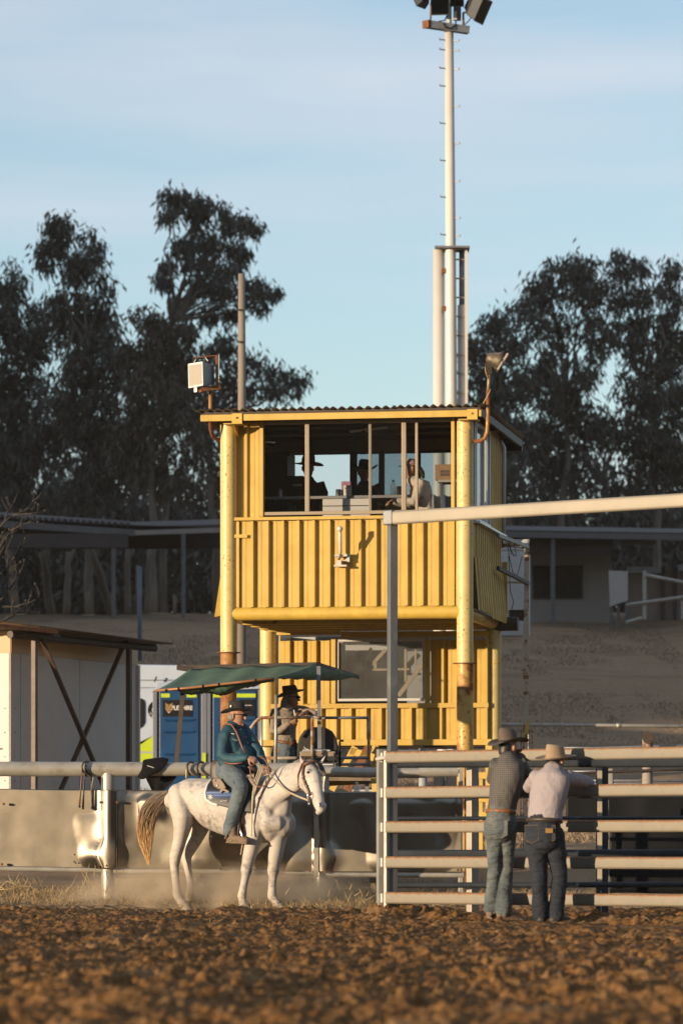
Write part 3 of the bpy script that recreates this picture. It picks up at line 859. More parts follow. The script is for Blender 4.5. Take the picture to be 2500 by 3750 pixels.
# corrugated cladding: trapezoid ribs
PITCH = .213
def rib_sheet(name, origin, ax, out, n, z0, z1, mat, pitch=PITCH, h=.060, shift=0.0, flare=0.0):
    """n ribs along ax; ribs stand out along 'out'"""
    o0, ax, out = V(origin), V(ax), V(out)
    prof = []
    for i in range(n):
        b = i * pitch + shift
        for x, q in ((0, 0), (.060, 0), (.062, .004), (.085, .004), (.087, 0), (pitch - .062, 0), (pitch - .050, h), (pitch - .018, h), (pitch - .0005, 0)):
            prof.append((b + x, q))
    lo = [o0 + ax * x + out * (q + flare) + V((0, 0, z0)) for x, q in prof]
    hi = [o0 + ax * x + out * q + V((0, 0, z1)) for x, q in prof]
    k = len(prof)
    m = MB(); m.add(lo + hi, [(i, i + 1, k + i + 1, k + i) for i in range(k - 1)])
    return m.build(name, mat, tower, local=True, solid=.003)
zc1 = zt(1905); zc0 = zt(2222)
n_ribs = [3, 3, 3, 3, 2]
u = .16
for n in n_ribs:
    rib_sheet('cladding_sheet', (u, -.005, 0), (1, 0, 0), (0, -1, 0), n, zc0 + random.uniform(-.004, .004), zc1, m_yellow_clean)
    u += n * PITCH
MB().bb((.115, -.045, zc0), (.158, .0, zc1)).build('corner_strip', m_yellow_clean, tower, local=True, bevel=.004)
MB().bb((u, -.045, zc0), (TW - .09, .0, zc1)).build('corner_strip', m_yellow_clean, tower, local=True, bevel=.004)
# screws on the ribs (three rows)
sb = MB()
for z in (zc1 - .04, (zc0 + zc1) / 2, zc0 + .08):
    for i in range(14):
        sb.ball((.16 + (i + 1) * PITCH - .031, -.045, z + random.uniform(-.008, .008)), .008, 6, 4)
sb.build('screws', m_dark, tower, local=True)
tower.children  # (screws stay one small part)
bpy.data.objects['screws']['kind'] = 'stuff'
MB().bar((0.02, -.055, zt(1965, 0, 850)), (.27, -.055, zt(1965, 0, 850)), .014, .045).build('pipe_strap', m_yellow, tower, local=True)
# sill flashing
zs = zt(1897)
MB().bb((.10, -.085, zs - .022), (TW - .1, .04, zs + .022)).build('sill_flashing', m_yellow_clean, tower, local=True, bevel=.004)
# side wall toward the right (shaded): two courses of sheet, the lower one kicked out
m_green_yellow = m_yellow_clean
zmid = zt(2040, 0, 1750)
rib_sheet('cladding_sheet', (TW + .10, .13, 0), (0, 1, 0), (1, 0, 0), 6, zmid - .02, zc1 + .02, m_yellow_clean, h=.03)
rib_sheet('cladding_sheet', (TW + .10, .13 + 6 * PITCH, 0), (0, 1, 0), (1, 0, 0), 6, zmid - .02, zc1 + .02, m_yellow_clean, h=.03)
rib_sheet('cladding_sheet', (TW + .115, .14, 0), (0, 1, 0), (1, 0, 0), 6, zc0 - .05, zmid + .02, m_yellow_clean, h=.03, flare=.05)
rib_sheet('cladding_sheet', (TW + .115, .15 + 6 * PITCH, 0), (0, 1, 0), (1, 0, 0), 6, zc0 - .10, zmid + .02, m_yellow_clean, h=.03, flare=.07)
MB().bb((TW + .12, TD + .0, zc0 + .05), (TW + .20, TD + .06, zc1 - .4)).build('corner_strip', m_yellow_clean, tower, local=True)
# far and left walls below the windows
MB().bb((-.10, .1, zc0 - .05), (-.07, TD, zc1)).build('side_wall', m_yellow_clean, tower, local=True)
MB().prism([(-.115, .05, zc0 + .5), (-.115, .05, zc0 - .1), (-.20, .02, zc0 - .12)], (0, .5, 0)).build('bent_sheet_end', m_yellow_clean, tower, local=True)
MB().bb((0.1, TD + .05, zc0 - .05), (TW - .1, TD + .08, zt(1822, TD))).build('back_wall', m_yellow_clean, tower, local=True)
# corner panel of ribbed sheet between column and front window
ztop = zt(1540)
rib_sheet('cladding_sheet', (.10, .06, 0), (1, 0, 0), (0, -1, 0), 1, zs + .02, ztop, m_yellow_clean, pitch=.17, h=.04)
rib_sheet('cladding_sheet', (.265, .06, 0), (1, 0, 0), (0, -1, 0), 1, zs + .02, ztop, m_yellow_clean, pitch=.17, h=.02)
# front window: frame, mullions, panes
m_alu = M('bronze_window_frame', (.36, .29, .21), .06, 4, .4, .3)
m_alu_w = M('pale_window_frame', (.62, .61, .60), .05, 4, .35, .2)
m_pane = glass('cabin_glass', (.94, .95, .96), .035, .002, (.3, .28, .24))
zw0 = zt(1884); zw1 = ztop
uw0 = tl(962, 1700, .02).x; uw1 = tl(1655, 1700, .02).x
for a, b in (((uw0 - .03, zw0 - .02), (uw0 + .02, zw1)), ((uw1 - .005, zw0 - .02), (uw1 + .04, zw1))):
    MB().bb((a[0], -.05, a[1]), (b[0], .07, b[1])).build('window_jamb', m_yellow_clean, tower, local=True, bevel=.004)
wf = MB(); wf.bb((uw0 + .02, -.03, zw0), (uw1, .05, zw0 + .045)); wf.bb((uw0 + .02, -.02, zw1 - .04), (uw1, .05, zw1))
win = wf.build('window_frame', m_alu, tower, local=True, bevel=.003)
def uu(px): return tl(px, 1700, 0).x
for a, b, v0, v1, m in ((1118, 1133, -.03, .03, m_alu), (1471, 1487, -.03, .03, m_alu), (1520, 1529, .0, .05, m_alu), (1348, 1358, .03, .06, m_alu)):
    MB().bb((uu(a), v0, zw0 + .045), (uu(b), v1, zw1 - .04)).build('mullion', m, win, local=True, bevel=.003)
def pane(a, b, v): MB().bb((uu(a), v, zw0 + .046), (uu(b), v + .005, zw1 - .041)).build('pane', m_pane, win, local=True)
pane(966, 1118, .0); pane(1133, 1471, .0); pane(1352, 1520, .04)
# right side windows
zsw0 = zt(1905); zsw1 = zw1 - .02
sw = MB()
for v in (.16, .30, 1.02, 1.20, 1.32, 1.62):
    sw.bb((TW + .06, v, zsw0), (TW + .12, v + .04, zsw1))
sw.bb((TW + .055, .16, zsw0 - .02), (TW + .13, 1.66, zsw0 + .03)); sw.bb((TW + .055, .16, zsw1 - .04), (TW + .125, 1.66, zsw1 + .02))
side = sw.build('side_window_frame', m_alu_w, tower, local=True, bevel=.003)
MB().bb((TW + .085, .34, zsw0 + .03), (TW + .09, 1.02, zsw1 - .04)).build('pane', m_pane, side, local=True)
MB().bb((TW + .085, 1.24, zsw0 + .03), (TW + .09, 1.62, zsw1 - .04)).build('pane', m_pane, side, local=True)
rib_sheet('cladding_sheet', (TW + .09, 1.68, 0), (0, 1, 0), (1, 0, 0), 5, zsw0 - .02, zsw1 + .05, m_yellow_clean, h=.03)
MB().tube([(TW + .16, 2.72, zsw0 - .1), (TW + .16, 2.72, zsw1 - .12), (TW + .12, 2.64, zsw1 - .02)], .03, 10).build('down_pipe', m_alu_w, tower, local=True, smooth=True)
MB().bb((TW + .08, .13, zsw0 - .05), (TW + .19, TD + .05, zsw0 - .02)).build('side_sill', m_alu_w, tower, local=True)
# back and left window bands
zbk0 = zt(1822, TD); zbk1 = zt(1654, TD)
m_inner = M('cabin_lining', (.20, .165, .13), .2, 4, .7)
MB().bb((.1, TD + .03, zbk1), (TW - .05, TD + .08, ztop + .1)).build('back_lintel', m_inner, tower, local=True)
for px, wd in ((1292, .05), (1395, .04), (1530, .03)):
    p = tl(px, 1700, TD)
    MB().bb((p.x - wd, TD + .02, zbk0), (p.x + wd, TD + .07, zbk1)).build('back_mullion', m_dark, tower, local=True)
bp = MB().bb((tl(1300, 1700, TD).x, TD + .045, zbk0), (TW - .05, TD + .05, zbk1)).build('back_pane', glass('hazy_back_glass', (.62, .68, .70), .02, .06, (.2, .2, .18)), tower, local=True)
p = tl(1064, 1700, TD).x
MB().bb((.05, TD + .02, zbk0 - .05), (p - .02, TD + .06, zbk1 + .1)).build('back_panel', m_inner, tower, local=True)
MB().bb((-.10, .1, zc1), (-.07, TD, ztop + .1)).build('side_wall', m_yellow_clean, tower, local=True)
MB().bb((-.065, .12, zc0), (-.06, TD, ztop + .1)).build('wall_lining', m_inner, tower, local=True)
# roof: skillion of corrugated iron, falling to the back
zr0 = zt(1492, -.40); VR1 = 3.95
slope = (zt(1604, VR1, 1890) - zr0) / (VR1 + .40)
m_iron = M('weathered_roof_iron', (.16, .115, .075), .3, 3, .6, .3, .05, 40, dirt=(.07, .05, .035), dirt_amt=.5)
nc = 46; U0, U1 = -.42, TW + .30
def corr(nu, u0, u1, v0, v1, z0, amp, n_per):
    us = np.linspace(u0, u1, nu); zz = np.cos((us - u0) / (u1 - u0) * n_per * 2 * math.pi) * amp
    vs = [(a, v0, z0 + b) for a, b in zip(us, zz)] + [(a, v1, z0 + slope * (v1 - v0) + b) for a, b in zip(us, zz)]
    return MB().add(vs, [(i, i + 1, nu + i + 1, nu + i) for i in range(nu - 1)])
ob = [U0, .52, 1.43, 2.36, U1]
for i in range(4):
    k = (ob[i + 1] - ob[i]) / .112
    corr(int(k * 10), ob[i] - (.03 if i else 0), ob[i + 1], -.40 + random.uniform(-.012, .012), VR1, zr0 + .004 * (i % 2), .017, round(k)).build('roof_sheet', m_iron, tower, smooth=True, local=True, solid=.003)
zf1 = zr0 - .03
def sl(v): return slope * (v + .40)
MB().bb((U0 + .14, -.31, zf1 - .06), (TW + .25, -.27, zf1 + .02)).build('eave_shade_strip', m_dark, tower, local=True)  # dark strip put in for the shade between roof edge and fascia
MB().bb((U0 + .10, -.34, zf1 - .118), (TW + .27, -.30, zf1 - .030)).build('fascia_board', m_yellow_clean, tower, local=True, bevel=.004)
for uu_ in (U0 + .12, TW + .25):
    MB().bar((uu_, -.30, zf1 - .06 + sl(-.3)), (uu_, VR1 - .05, zf1 - .06 + sl(VR1)), .04, .10).build('barge_board', m_dark, tower, local=True)
MB().bb((U0 + .12, VR1 - .12, zf1 - .17 + sl(VR1)), (TW + .27, VR1 - .02, zf1 - .01 + sl(VR1))).build('back_gutter', m_dark, tower, local=True)
for v in (.05, .9, 1.8, 2.7, 3.4):
    MB().bar((U0 + .16, v, zf1 - .055 + sl(v)), (TW + .24, v, zf1 - .055 + sl(v)), .05, .07).build('purlin', m_dark, tower, local=True)
MB().bb((-.05, .06, ztop + .06), (TW + .02, TD + .03, ztop + .08)).build('ceiling', m_inner, tower, local=True)
MB().bb((.12, .03, ztop), (TW - .1, .07, zf1 - .10 + sl(.1))).build('lintel', m_dark, tower, local=True)
MB().bb((TW + .0, .12, zsw1 + .02), (TW + .04, TD, zf1 - .2)).build('side_lintel', m_alu_w, tower, local=True)
# steel angle brackets under the fascia at both columns
for u in (0.02, TW - .02):
    b = MB()
    b.bb((u - .02, -.36, zf1 - .16), (u + .24, -.10, zf1 - .15)); b.bb((u + .10, -.36, zf1 - .15), (u + .24, -.345, zf1 - .02))
    b.prism([(u + .10, -.30, zf1 - .16), (u + .10, .10, zf1 - .16), (u + .10, .10, zf1 - .34)], (.012, 0, 0))
    br = b.build('bracket', m_yellow, tower, local=True)
    MB().tube([(u + .17, -.37, zf1 - .08), (u + .17, -.345, zf1 - .08)], .014, 8).build('bolt', m_rust, br, local=True)

# ---- lower cabin between the back columns
VL = TD - .12
zl_top = zt(2320, VL); zl_bot = zt(2712, VL); zl_rail = zt(2583, VL)
u0 = tl(1020, 2500, VL).x; u1 = tl(1790, 2500, VL).x
wu0 = tl(1236, 2450, VL).x; wu1 = tl(1552, 2450, VL).x
zlw0 = zt(2562, VL); zlw1 = zt(2345, VL)
rib_sheet('cladding_sheet', (u0, VL, 0), (1, 0, 0), (0, -1, 0), 4, zl_rail, zl_top - .1, m_yellow_clean, pitch=(wu0 - .09 - u0) / 4)
rib_sheet('cladding_sheet', (wu1 + .10, VL, 0), (1, 0, 0), (0, -1, 0), 4, zl_rail, zl_top - .1, m_yellow_clean, pitch=(u1 - wu1 - .1) / 4)
pp = (u1 - u0) / 14
for i, n in ((0, 5), (5, 5), (10, 4)):
    rib_sheet('cladding_sheet', (u0 + i * pp, VL, 0), (1, 0, 0), (0, -1, 0), n, zl_bot, zl_rail - .03, m_yellow_clean, pitch=pp)
MB().bb((u0 - .1, VL - .07, zl_rail - .045), (u1, VL + .02, zl_rail + .022)).build('timber_rail', rusty('flaking_yellow_timber', (.58, .38, .09), (.13, .075, .03), amt=.60, big=6, fine=30, rough=.8, stretch=(.3, 1, 1)), tower, local=True, bevel=.004)
MB().bb((u0 - .02, VL - .06, zt(2324, VL)), (wu0 + .05, VL + .02, zt(2306, VL))).build('head_rail', m_yellow_clean, tower, local=True)
MB().bb((wu0 + .06, VL - .05, zt(2336, VL)), (u1, VL + .02, zt(2315, VL))).build('head_rail', m_yellow_clean, tower, local=True)
for a, b in ((wu0 - .085, wu0 - .02), (wu1 + .02, wu1 + .085)):
    MB().bb((a, VL - .06, zl_rail + .022), (b, VL + .02, zlw1 + .02)).build('window_post', m_yellow_clean, tower, local=True, bevel=.004)
lf = MB(); lf.bb((wu0, VL - .03, zlw0 - .025), (wu1, VL + .03, zlw0 + .012)); lf.bb((wu0, VL - .03, zlw1 - .02), (wu1, VL + .03, zlw1 + .02)); lf.bb((wu0 - .02, VL - .03, zlw0), (wu0 + .02, VL + .03, zlw1)); lf.bb((wu1 - .02, VL - .03, zlw0), (wu1 + .02, VL + .03, zlw1))
lwin = lf.build('lower_window_frame', m_alu_w, tower, local=True, bevel=.003)
MB().bb((wu0 + .02, VL, zlw0 + .012), (wu1 - .02, VL + .005, zlw1 - .02)).build('pane', glass('dusty_glass', (.84, .85, .86), .04, .085, (.33, .33, .33)), lwin, local=True)
# pale bars behind the pane, added in place of its reflection of a timber frame
m_reflbar = M('pale_reflection_bar', (.56, .46, .33), .15, 8, .8, stretch=(1, 1, .2))
zz = Zm(1050, 2250, .574)
def inner(a, b, wdt, v=VL + .45):
    pa, pb = tl(1050 + .574 * a[0], 2250 + .574 * a[1], v), tl(1050 + .574 * b[0], 2250 + .574 * b[1], v)
    MB().bar(pa, pb, .04, wdt, V((0, 0, 1)) if abs(pa.x - pb.x) > .2 else V((1, 0, 0))).build('reflection_bar', m_reflbar, tower, local=True)
for a, b, wd in (((335, 490), (540, 215), .035), ((540, 325), (630, 225), .05), ((495, 285), (495, 535), .04), ((565, 290), (565, 350), .04), ((350, 356), (640, 352), .03), ((712, 520), (862, 320), .06), ((756, 220), (756, 430), .03), ((820, 225), (820, 320), .03), ((366, 220), (366, 500), .025), ((700, 350), (780, 350), .03)):
    inner(a, b, wd)
MB().bb((u0, VL + .9, zl_bot), (u1, VL + .92, zl_top)).build('inner_wall', M('grey_lining', (.44, .44, .45), .12, 2, .8), tower, local=True)
MB().bb((u1 - .02, VL + .02, zl_bot), (u1, VL + .9, zl_top)).build('inner_wall', m_yellow_clean, tower, local=True)
MB().bb((u0, VL + .02, zl_bot), (u0 + .02, VL + .9, zl_top)).build('inner_wall', m_yellow_clean, tower, local=True)
# floor channel, stilts, stair stringers below
zg0, zg1 = zt(2731, VL - .1), zt(2709, VL - .1)
MB().bb((tl(935, 2720, VL - .1).x, VL - .14, zg0), (tl(1800, 2720, VL - .1).x, VL - .06, zg1)).build('floor_channel', m_yellow_clean, tower, local=True, bevel=.006)
MB().bb((u0, VL, zg0 - .02), (u1, VL + .95, zg0 + .02)).build('lower_deck', m_dark, tower, local=True)
for px, wd in ((1375, 24), (1790, 24)):
    a, b = tl(px - wd / 2, 2740, VL - .1), tl(px + wd / 2, 2740, VL - .1)
    MB().bb((a.x, VL - .14, ZB), (b.x, VL - .05, zg0)).build('stilt', m_yellow_clean, tower, local=True, bevel=.004)
for (a, b, m, wd) in (((1300, 2735), (1215, 2895), m_yellow_clean, .09), ((1350, 2735), (1270, 2895), m_rust, .11), ((1285, 2750), (1370, 2775), m_yellow, .10)):
    pa, pb = tl(*a, VL - .3), tl(*b, VL - .3)
    MB().bar(pa, pb, .06, wd).build('stair_stringer', m, tower, local=True)
for y in (2840, 2925, 2985):
    pa, pb = tl(1745, y, VL - .35), tl(1830, y, VL - .35)
    MB().bar(pa, pb, .08, .09).build('step_tread', m_yellow_clean, tower, local=True)
for px in (1760, 1800):
    pa, pb = tl(px, 2840, VL - .33), tl(px, 3290, VL - .33)
    MB().bar(pa, pb, .05, .05, V((0, 1, 0))).build('stair_post', m_yellow_clean, tower, local=True)

# ---- inside the cabin: desk, fittings
zd = zt(1823, .9)
m_desk = M('grey_desk', (.22, .21, .20), .1, 4, .5)
td = thing('desk', 'long grey desk inside the cabin behind the front window', 'desk', TM @ V((1.4, .8, zc0 + .05)), -PHI)
def into(o, mb, name, mat, **k):
    """build tower-frame geometry as a part of another thing"""
    mb.v = [tuple(TM @ V(p)) for p in mb.v]
    return mb.build(name, mat, o, **k)
into(td, MB().bb((.25, .55, zd - .04), (2.75, 1.05, zd)), 'table_top', m_desk, bevel=.004)
into(td, MB().bb((.25, .55, zc0 + .09), (.30, 1.05, zd - .04)), 'leg', m_desk)
into(td, MB().bb((2.70, .55, zc0 + .09), (2.75, 1.05, zd - .04)), 'leg', m_desk)
pa, pb = tl(1181, 1840, .5), tl(1354, 1880, .5)
fr_ = into(td, MB().bb((pa.x, .50, zd - .05 - .30), (pb.x, .545, zd - .05)), 'front_panel', M('white_board_panel', (.55, .51, .46), .05, 3, .6))
into(td, MB().bb((pa.x - .0, .485, zd - .15), (pb.x, .50, zd - .14)), 'panel_trim', m_dark)
zlamp = zt(1572, 1.0)
lt = thing('ceiling_light', 'fluorescent ceiling light with a torn cover under the cabin roof', 'ceiling light', TM @ V((2.0, 1.0, zlamp)), -PHI)
pa, pb = tl(1275, 1575, 1.0), tl(1425, 1575, 1.0)
into(lt, MB().bar((pa.x, .95, zlamp - .01), (pb.x, 1.05, zlamp + .05), .18, .06), 'housing', m_dark)
into(lt, MB().bar((pa.x + .03, .93, zlamp - .045), (pb.x - .02, 1.0, zlamp + .012), .16, .02), 'diffuser', M('lamp_diffuser', (.72, .70, .62), .04, 5, .4))
into(lt, MB().tube([(pa.x + .25, .9, zlamp - .03), (pa.x + .12, .88, zlamp - .10), (pa.x + .06, .88, zlamp - .16)], .008, 6), 'loose_wire', m_black)
into(lt, MB().tube([((pa.x + pb.x) / 2, 1.0, zlamp + .04), ((pa.x + pb.x) / 2, 1.0, ztop + .06)], .01, 6), 'hanger', m_dark)
# equipment stack at the dark end
tt_ = thing('equipment_rack', 'black equipment rack with a screen in the dark end of the cabin', 'rack', TM @ V((.4, 1.6, zc0 + .05)), -PHI)
into(tt_, MB().bb((.0, 1.5, zc0 + .09), (tl(1052, 1700, 1.5).x, 2.1, zt(1650, 1.5))), 'cabinet', m_black, bevel=.01)
into(tt_, MB().bb((.3, 1.44, zt(1668, 1.5)), (tl(1066, 1700, 1.5).x, 1.5, zt(1652, 1.5))), 'shelf', m_black)
lp = thing('laptop', 'open black laptop lid seen from behind, white lettering on it', 'laptop', TM @ V((.72, .85, zd)), -PHI)
pa, pb = tl(1062, 1800, .8), tl(1115, 1740, .8)
into(lp, MB().prism([(pa.x - .06, .78, zd + .005), (pb.x + .03, .78, zd + .005), (pb.x + .0, .70, zt(1740, .7)), (pa.x - .03, .70, zt(1740, .7))], (0, .015, 0)), 'lid', m_black)
into(lp, MB().bb((pa.x - .06, .80, zd + .002), (pb.x + .03, 1.0, zd + .018)), 'keyboard_base', m_black)
pc = TM @ V((pa.x + .12, .725, zt(1774, .72)))
text_mesh('LEADER', .036, pc, (Matrix.Rotation(-PHI, 3, 'Z') @ FACE_CAM.to_matrix()).to_quaternion(), 'lettering', m_white, lp)
def small(name, label, cat, px, py_top, v, w_, mat, kind='box', group=None, extra=None):
    p = tl(px, 1800, v); zt_ = zt(py_top, v)
    o = thing(name, label, cat, TM @ V((p.x, v, zd)), -PHI, group)
    if kind == 'box': into(o, MB().bb((p.x - w_, v - .04, zd + .001), (p.x + w_, v + .04, zt_)), 'body', mat, bevel=.006)
    elif kind == 'can':
        into(o, MB().tube([(p.x, v, zd + .001), (p.x, v, zt_ - .008), (p.x, v, zt_)], [w_, w_, w_ * .85], 12), 'body', mat, smooth=True, auto=40)
    elif kind == 'bottle':
        h_ = zt_ - zd
        into(o, MB().tube([(p.x, v, zd + .001), (p.x, v, zd + h_ * .65), (p.x, v, zd + h_ * .85), (p.x, v, zd + h_ * .9)], [w_, w_, w_ * .4, w_ * .38], 12), 'body', mat, smooth=True)
        into(o, MB().tube([(p.x, v, zd + h_ * .9), (p.x, v, zt_)], w_ * .45, 10), 'cap', m_black)
    return o
m_clearplastic = glass('clear_plastic', (.72, .74, .74), .12, .10, (.4, .4, .38))
small('drink_can', 'grey drink can on the desk behind the first pane', 'can', 1026, 1789, .62, .034, M('grey_can', (.25, .25, .25), .1, 9, .3, .6), 'can')
small('insulated_cup', 'dark insulated cup on the desk, beside the pink box', 'cup', 1239, 1792, .66, .038, M('dark_teal_cup', (.02, .03, .03), .1, 9, .4), 'can')
small('carton', 'pink and purple carton on the desk by the man in the middle', 'carton', 1268, 1764, .72, .065, M('pink_carton', (.34, .12, .20), .3, 14, .6), 'box')
cb = small('cup_stack', 'white dotted paper cup stack in front of the pink carton', 'cup', 1272, 1778, .60, .058, M('paper_cup', (.52, .48, .42), .08, 9, .6), 'can')
p_ = tl(1272, 1800, .54); m_dot = M('cup_dot', (.10, .08, .07), .1, 5, .6)
for i, (a, b) in enumerate(((.02, .03), (.03, .07), (.015, .11), (-.02, .05), (-.03, .10), (.035, .12))):
    into(cb, MB().tube([(p_.x + a, .538, zd + b), (p_.x + a, .546, zd + b)], .009, 8), 'dot', m_dot)
small('water_bottle', 'clear plastic water bottle on the desk beside the woman in cream', 'bottle', 1439, 1761, .58, .040, m_clearplastic, 'bottle')
small('dark_tumbler', 'dark tumbler on the desk right beside the water bottle', 'tumbler', 1461, 1784, .60, .036, m_black, 'can')
small('tray', 'dark tray holding the insulated cup on the desk', 'tray', 1237, 1817, .66, .10, m_black, 'box')
# cardboard box on a stand by the back window
pa, pb = tl(1592, 1758, 1.6), tl(1652, 1700, 1.6)
bx = thing('cardboard_box', 'brown cardboard box printed with dark symbols by the back window', 'box', TM @ V(((pa.x + pb.x) / 2, 1.75, pa.z)), -PHI)
m_card = M('brown_cardboard', (.20, .125, .065), .1, 8, .8)
into(bx, MB().bb((pa.x, 1.6, pa.z), (pb.x + .05, 1.9, pb.z)), 'carton', m_card, bevel=.004)
for i in range(4):
    for j in range(2):
        x = pa.x + .075 + i * .033; z = pa.z + .055 + j * .045
        into(bx, MB().bb((x, 1.594, z), (x + .024, 1.6, z + .036)), 'printed_symbol', m_dark)
sh = thing('side_stand', 'small dark stand carrying the cardboard box in the cabin', 'stand', TM @ V(((pa.x + pb.x) / 2, 1.75, zc0 + .05)), -PHI)
into(sh, MB().bb((pa.x + .04, 1.55, pa.z - .035), (pb.x + .08, 1.95, pa.z - .002)), 'table_top', m_desk)
for x in (pa.x + .07, pb.x + .04): into(sh, MB().bb((x, 1.6, zc0 + .1), (x + .03, 1.64, pa.z - .035)), 'leg', m_dark)

# ---- loudspeaker on its bent pipe
zs_ = Zm(660, 1280, .2637)
YS_ = 55.7
t = NT('speaker_cloth'); t.set(color=t.ramp(t.noise(240, 2, .5), [(.3, (.36, .32, .27)), (.7, (.50, .45, .38))]), rough=.8)
spk = thing('loudspeaker', 'white outdoor loudspeaker hung in a rusty frame on a bent pipe', 'loudspeaker', zs_(420, 760, YS_))
c = [zs_(118, 200, YS_ - .02), zs_(322, 166, YS_ - .14), zs_(330, 502, YS_ - .14), zs_(126, 540, YS_ - .02)]
nrm = (c[1] - c[0]).cross(c[3] - c[0]).normalized()
if nrm.y > 0: nrm = -nrm
back = V((.16, .26, .02))
m_spkgrey = M('speaker_body', (.30, .36, .42), .06, 5, .5)
body = MB(); cc = sum(c, V()) / 4
bk = [cc + (p - cc) * .80 + back * 1.0 for p in c]
body.add([*c, *bk], [(0, 1, 2, 3), (7, 6, 5, 4), (0, 4, 5, 1), (1, 5, 6, 2), (2, 6, 7, 3), (3, 7, 4, 0)])
body.build('cabinet', m_spkgrey, spk, bevel=.012)
MB().prism([p + nrm * .001 for p in c], nrm * .02).build('front_frame', M('speaker_white', (.72, .70, .66), .04, 5, .45), spk, bevel=.006)
gi = [cc + (p - cc) * .86 + nrm * .022 for p in c]
g = MB().prism(gi, nrm * .004).build('grille', t.m, spk)
lo = cc + (c[2] + c[3] - c[0] - c[1]) * .31 + nrm * .027
ex, ez = (c[1] - c[0]).normalized(), (c[0] - c[3]).normalized()
MB().prism([lo + ex * a * .024 + ez * b * .032 for a, b in ((-1, -1), (1, -1), (1, 1), (-1, 1))], nrm * .004).build('badge', m_white, g)
pv = cc + ex * .235 + back * .45
MB().bar(pv + V((.035, 0, -.13)), pv + V((.035, 0, .25)), .10, .012, V((1, 0, 0))).build('yoke', m_spkgrey, spk, bevel=.01)
MB().tube([pv + V((.03, -.03, -.10)), pv + V((.055, -.05, -.10))], .016, 8).build('yoke_bolt', m_dark, spk)
MB().tube([zs_(195, 180, YS_), zs_(230, 115, YS_ + .05), zs_(345, 105, YS_ + .03), zs_(385, 160, YS_ + .02)], .008, 7).build('handle', m_white, spk)
fb = MB()
fb.bar(zs_(505, 90, YS_ + .12), zs_(520, 535, YS_ + .12), .22, .035, V((1, 0, 0)))
fb.bar(zs_(180, 125, YS_ + .10), zs_(515, 92, YS_ + .12), .20, .012)
fb.bar(zs_(285, 560, YS_ + .02), zs_(535, 530, YS_ + .10), .18, .06)
fb.build('steel_frame', m_rust, spk)
MB().tube([zs_(420, 560, YS_ + .05), zs_(418, 950, YS_ + .08), zs_(420, 1100, YS_ + .12), zs_(445, 1200, YS_ + .2), zs_(510, 1250, YS_ + .28), zs_(605, 1255, YS_ + .34)], .024, 12).build('pipe', m_rustpipe, spk, smooth=True)
MB().tube([zs_(575, 1285, YS_ + .3), zs_(585, 1480, YS_ + .26), zs_(578, 1850, YS_ + .26), zs_(582, 1930, YS_ + .26)], .008, 6).build('cable', m_white, spk, smooth=True)
# ---- floodlight on its pipe at the other column
zl_ = Zm(1650, 1250, .2232); Yl = 55.25
fl = thing('floodlight_on_pipe', 'old dusty floodlight on a bent rusty pipe above the roof corner', 'floodlight', zl_(610, 900, Yl))
MB().tube([zl_(385, 1640, Yl + .15), zl_(480, 1636, Yl), zl_(555, 1590, Yl - .1), zl_(595, 1490, Yl - .12), zl_(602, 1380, Yl - .12), zl_(606, 1110, Yl - .12), zl_(610, 800, Yl - .12)], .0275, 12).build('pipe', m_rustpipe, fl, smooth=True)
MB().tube([zl_(610, 810, Yl - .12), zl_(628, 540, Yl - .12)], .021, 12).build('upper_pipe', M('dusty_steel', (.36, .28, .18), .2, 9, .6, .3), fl, smooth=True)
fk = MB(); fk.bar(zl_(610, 540, Yl - .15), zl_(612, 420, Yl - .15), .07, .03, V((1, 0, 0))); fk.bar(zl_(655, 540, Yl - .15), zl_(650, 400, Yl - .15), .07, .03, V((1, 0, 0))); fk.bar(zl_(560, 395, Yl - .12), zl_(640, 380, Yl - .12), .08, .06)
fk.build('fork', m_dark, fl)
hd = MB()
prof = [(600, 330, .03), (640, 270, .085), (700, 265, .115), (770, 290, .14), (835, 345, .155)]
hd.tube([zl_(585, 340, Yl - .12), zl_(625, 300, Yl - .12), zl_(680, 310, Yl - .12), zl_(760, 330, Yl - .12), zl_(845, 342, Yl - .12)], [.02, .085, .105, .125, .155], 18)
m_dusty = M('dusty_reflector', (.12, .09, .06), .5, 12, .6, .4, 0, 30, dirt=(.45, .38, .30), dirt_amt=.52)
hb = hd.build('reflector_housing', m_dusty, fl, smooth=True)
MB().bar(zl_(760, 485, Yl - .12), zl_(930, 215, Yl - .12), .30, .028, V((1, 0, 0))).build('lens_frame', M('lens_frame', (.42, .36, .30), .25, 20, .5), fl, bevel=.006)
MB().tube([zl_(560, 420, Yl - .15), zl_(570, 500, Yl - .15), zl_(605, 610, Yl - .15)], .007, 6).build('wire', M('tan_wire', (.48, .30, .12), .1, 9, .6), fl, smooth=True)
MB().tube([zl_(650, 785, Yl - .14), zl_(620, 860, Yl - .15), zl_(520, 1040, Yl - .1), zl_(455, 1120, Yl)], .008, 6).build('wire', bpy.data.materials['tan_wire'], fl, smooth=True)

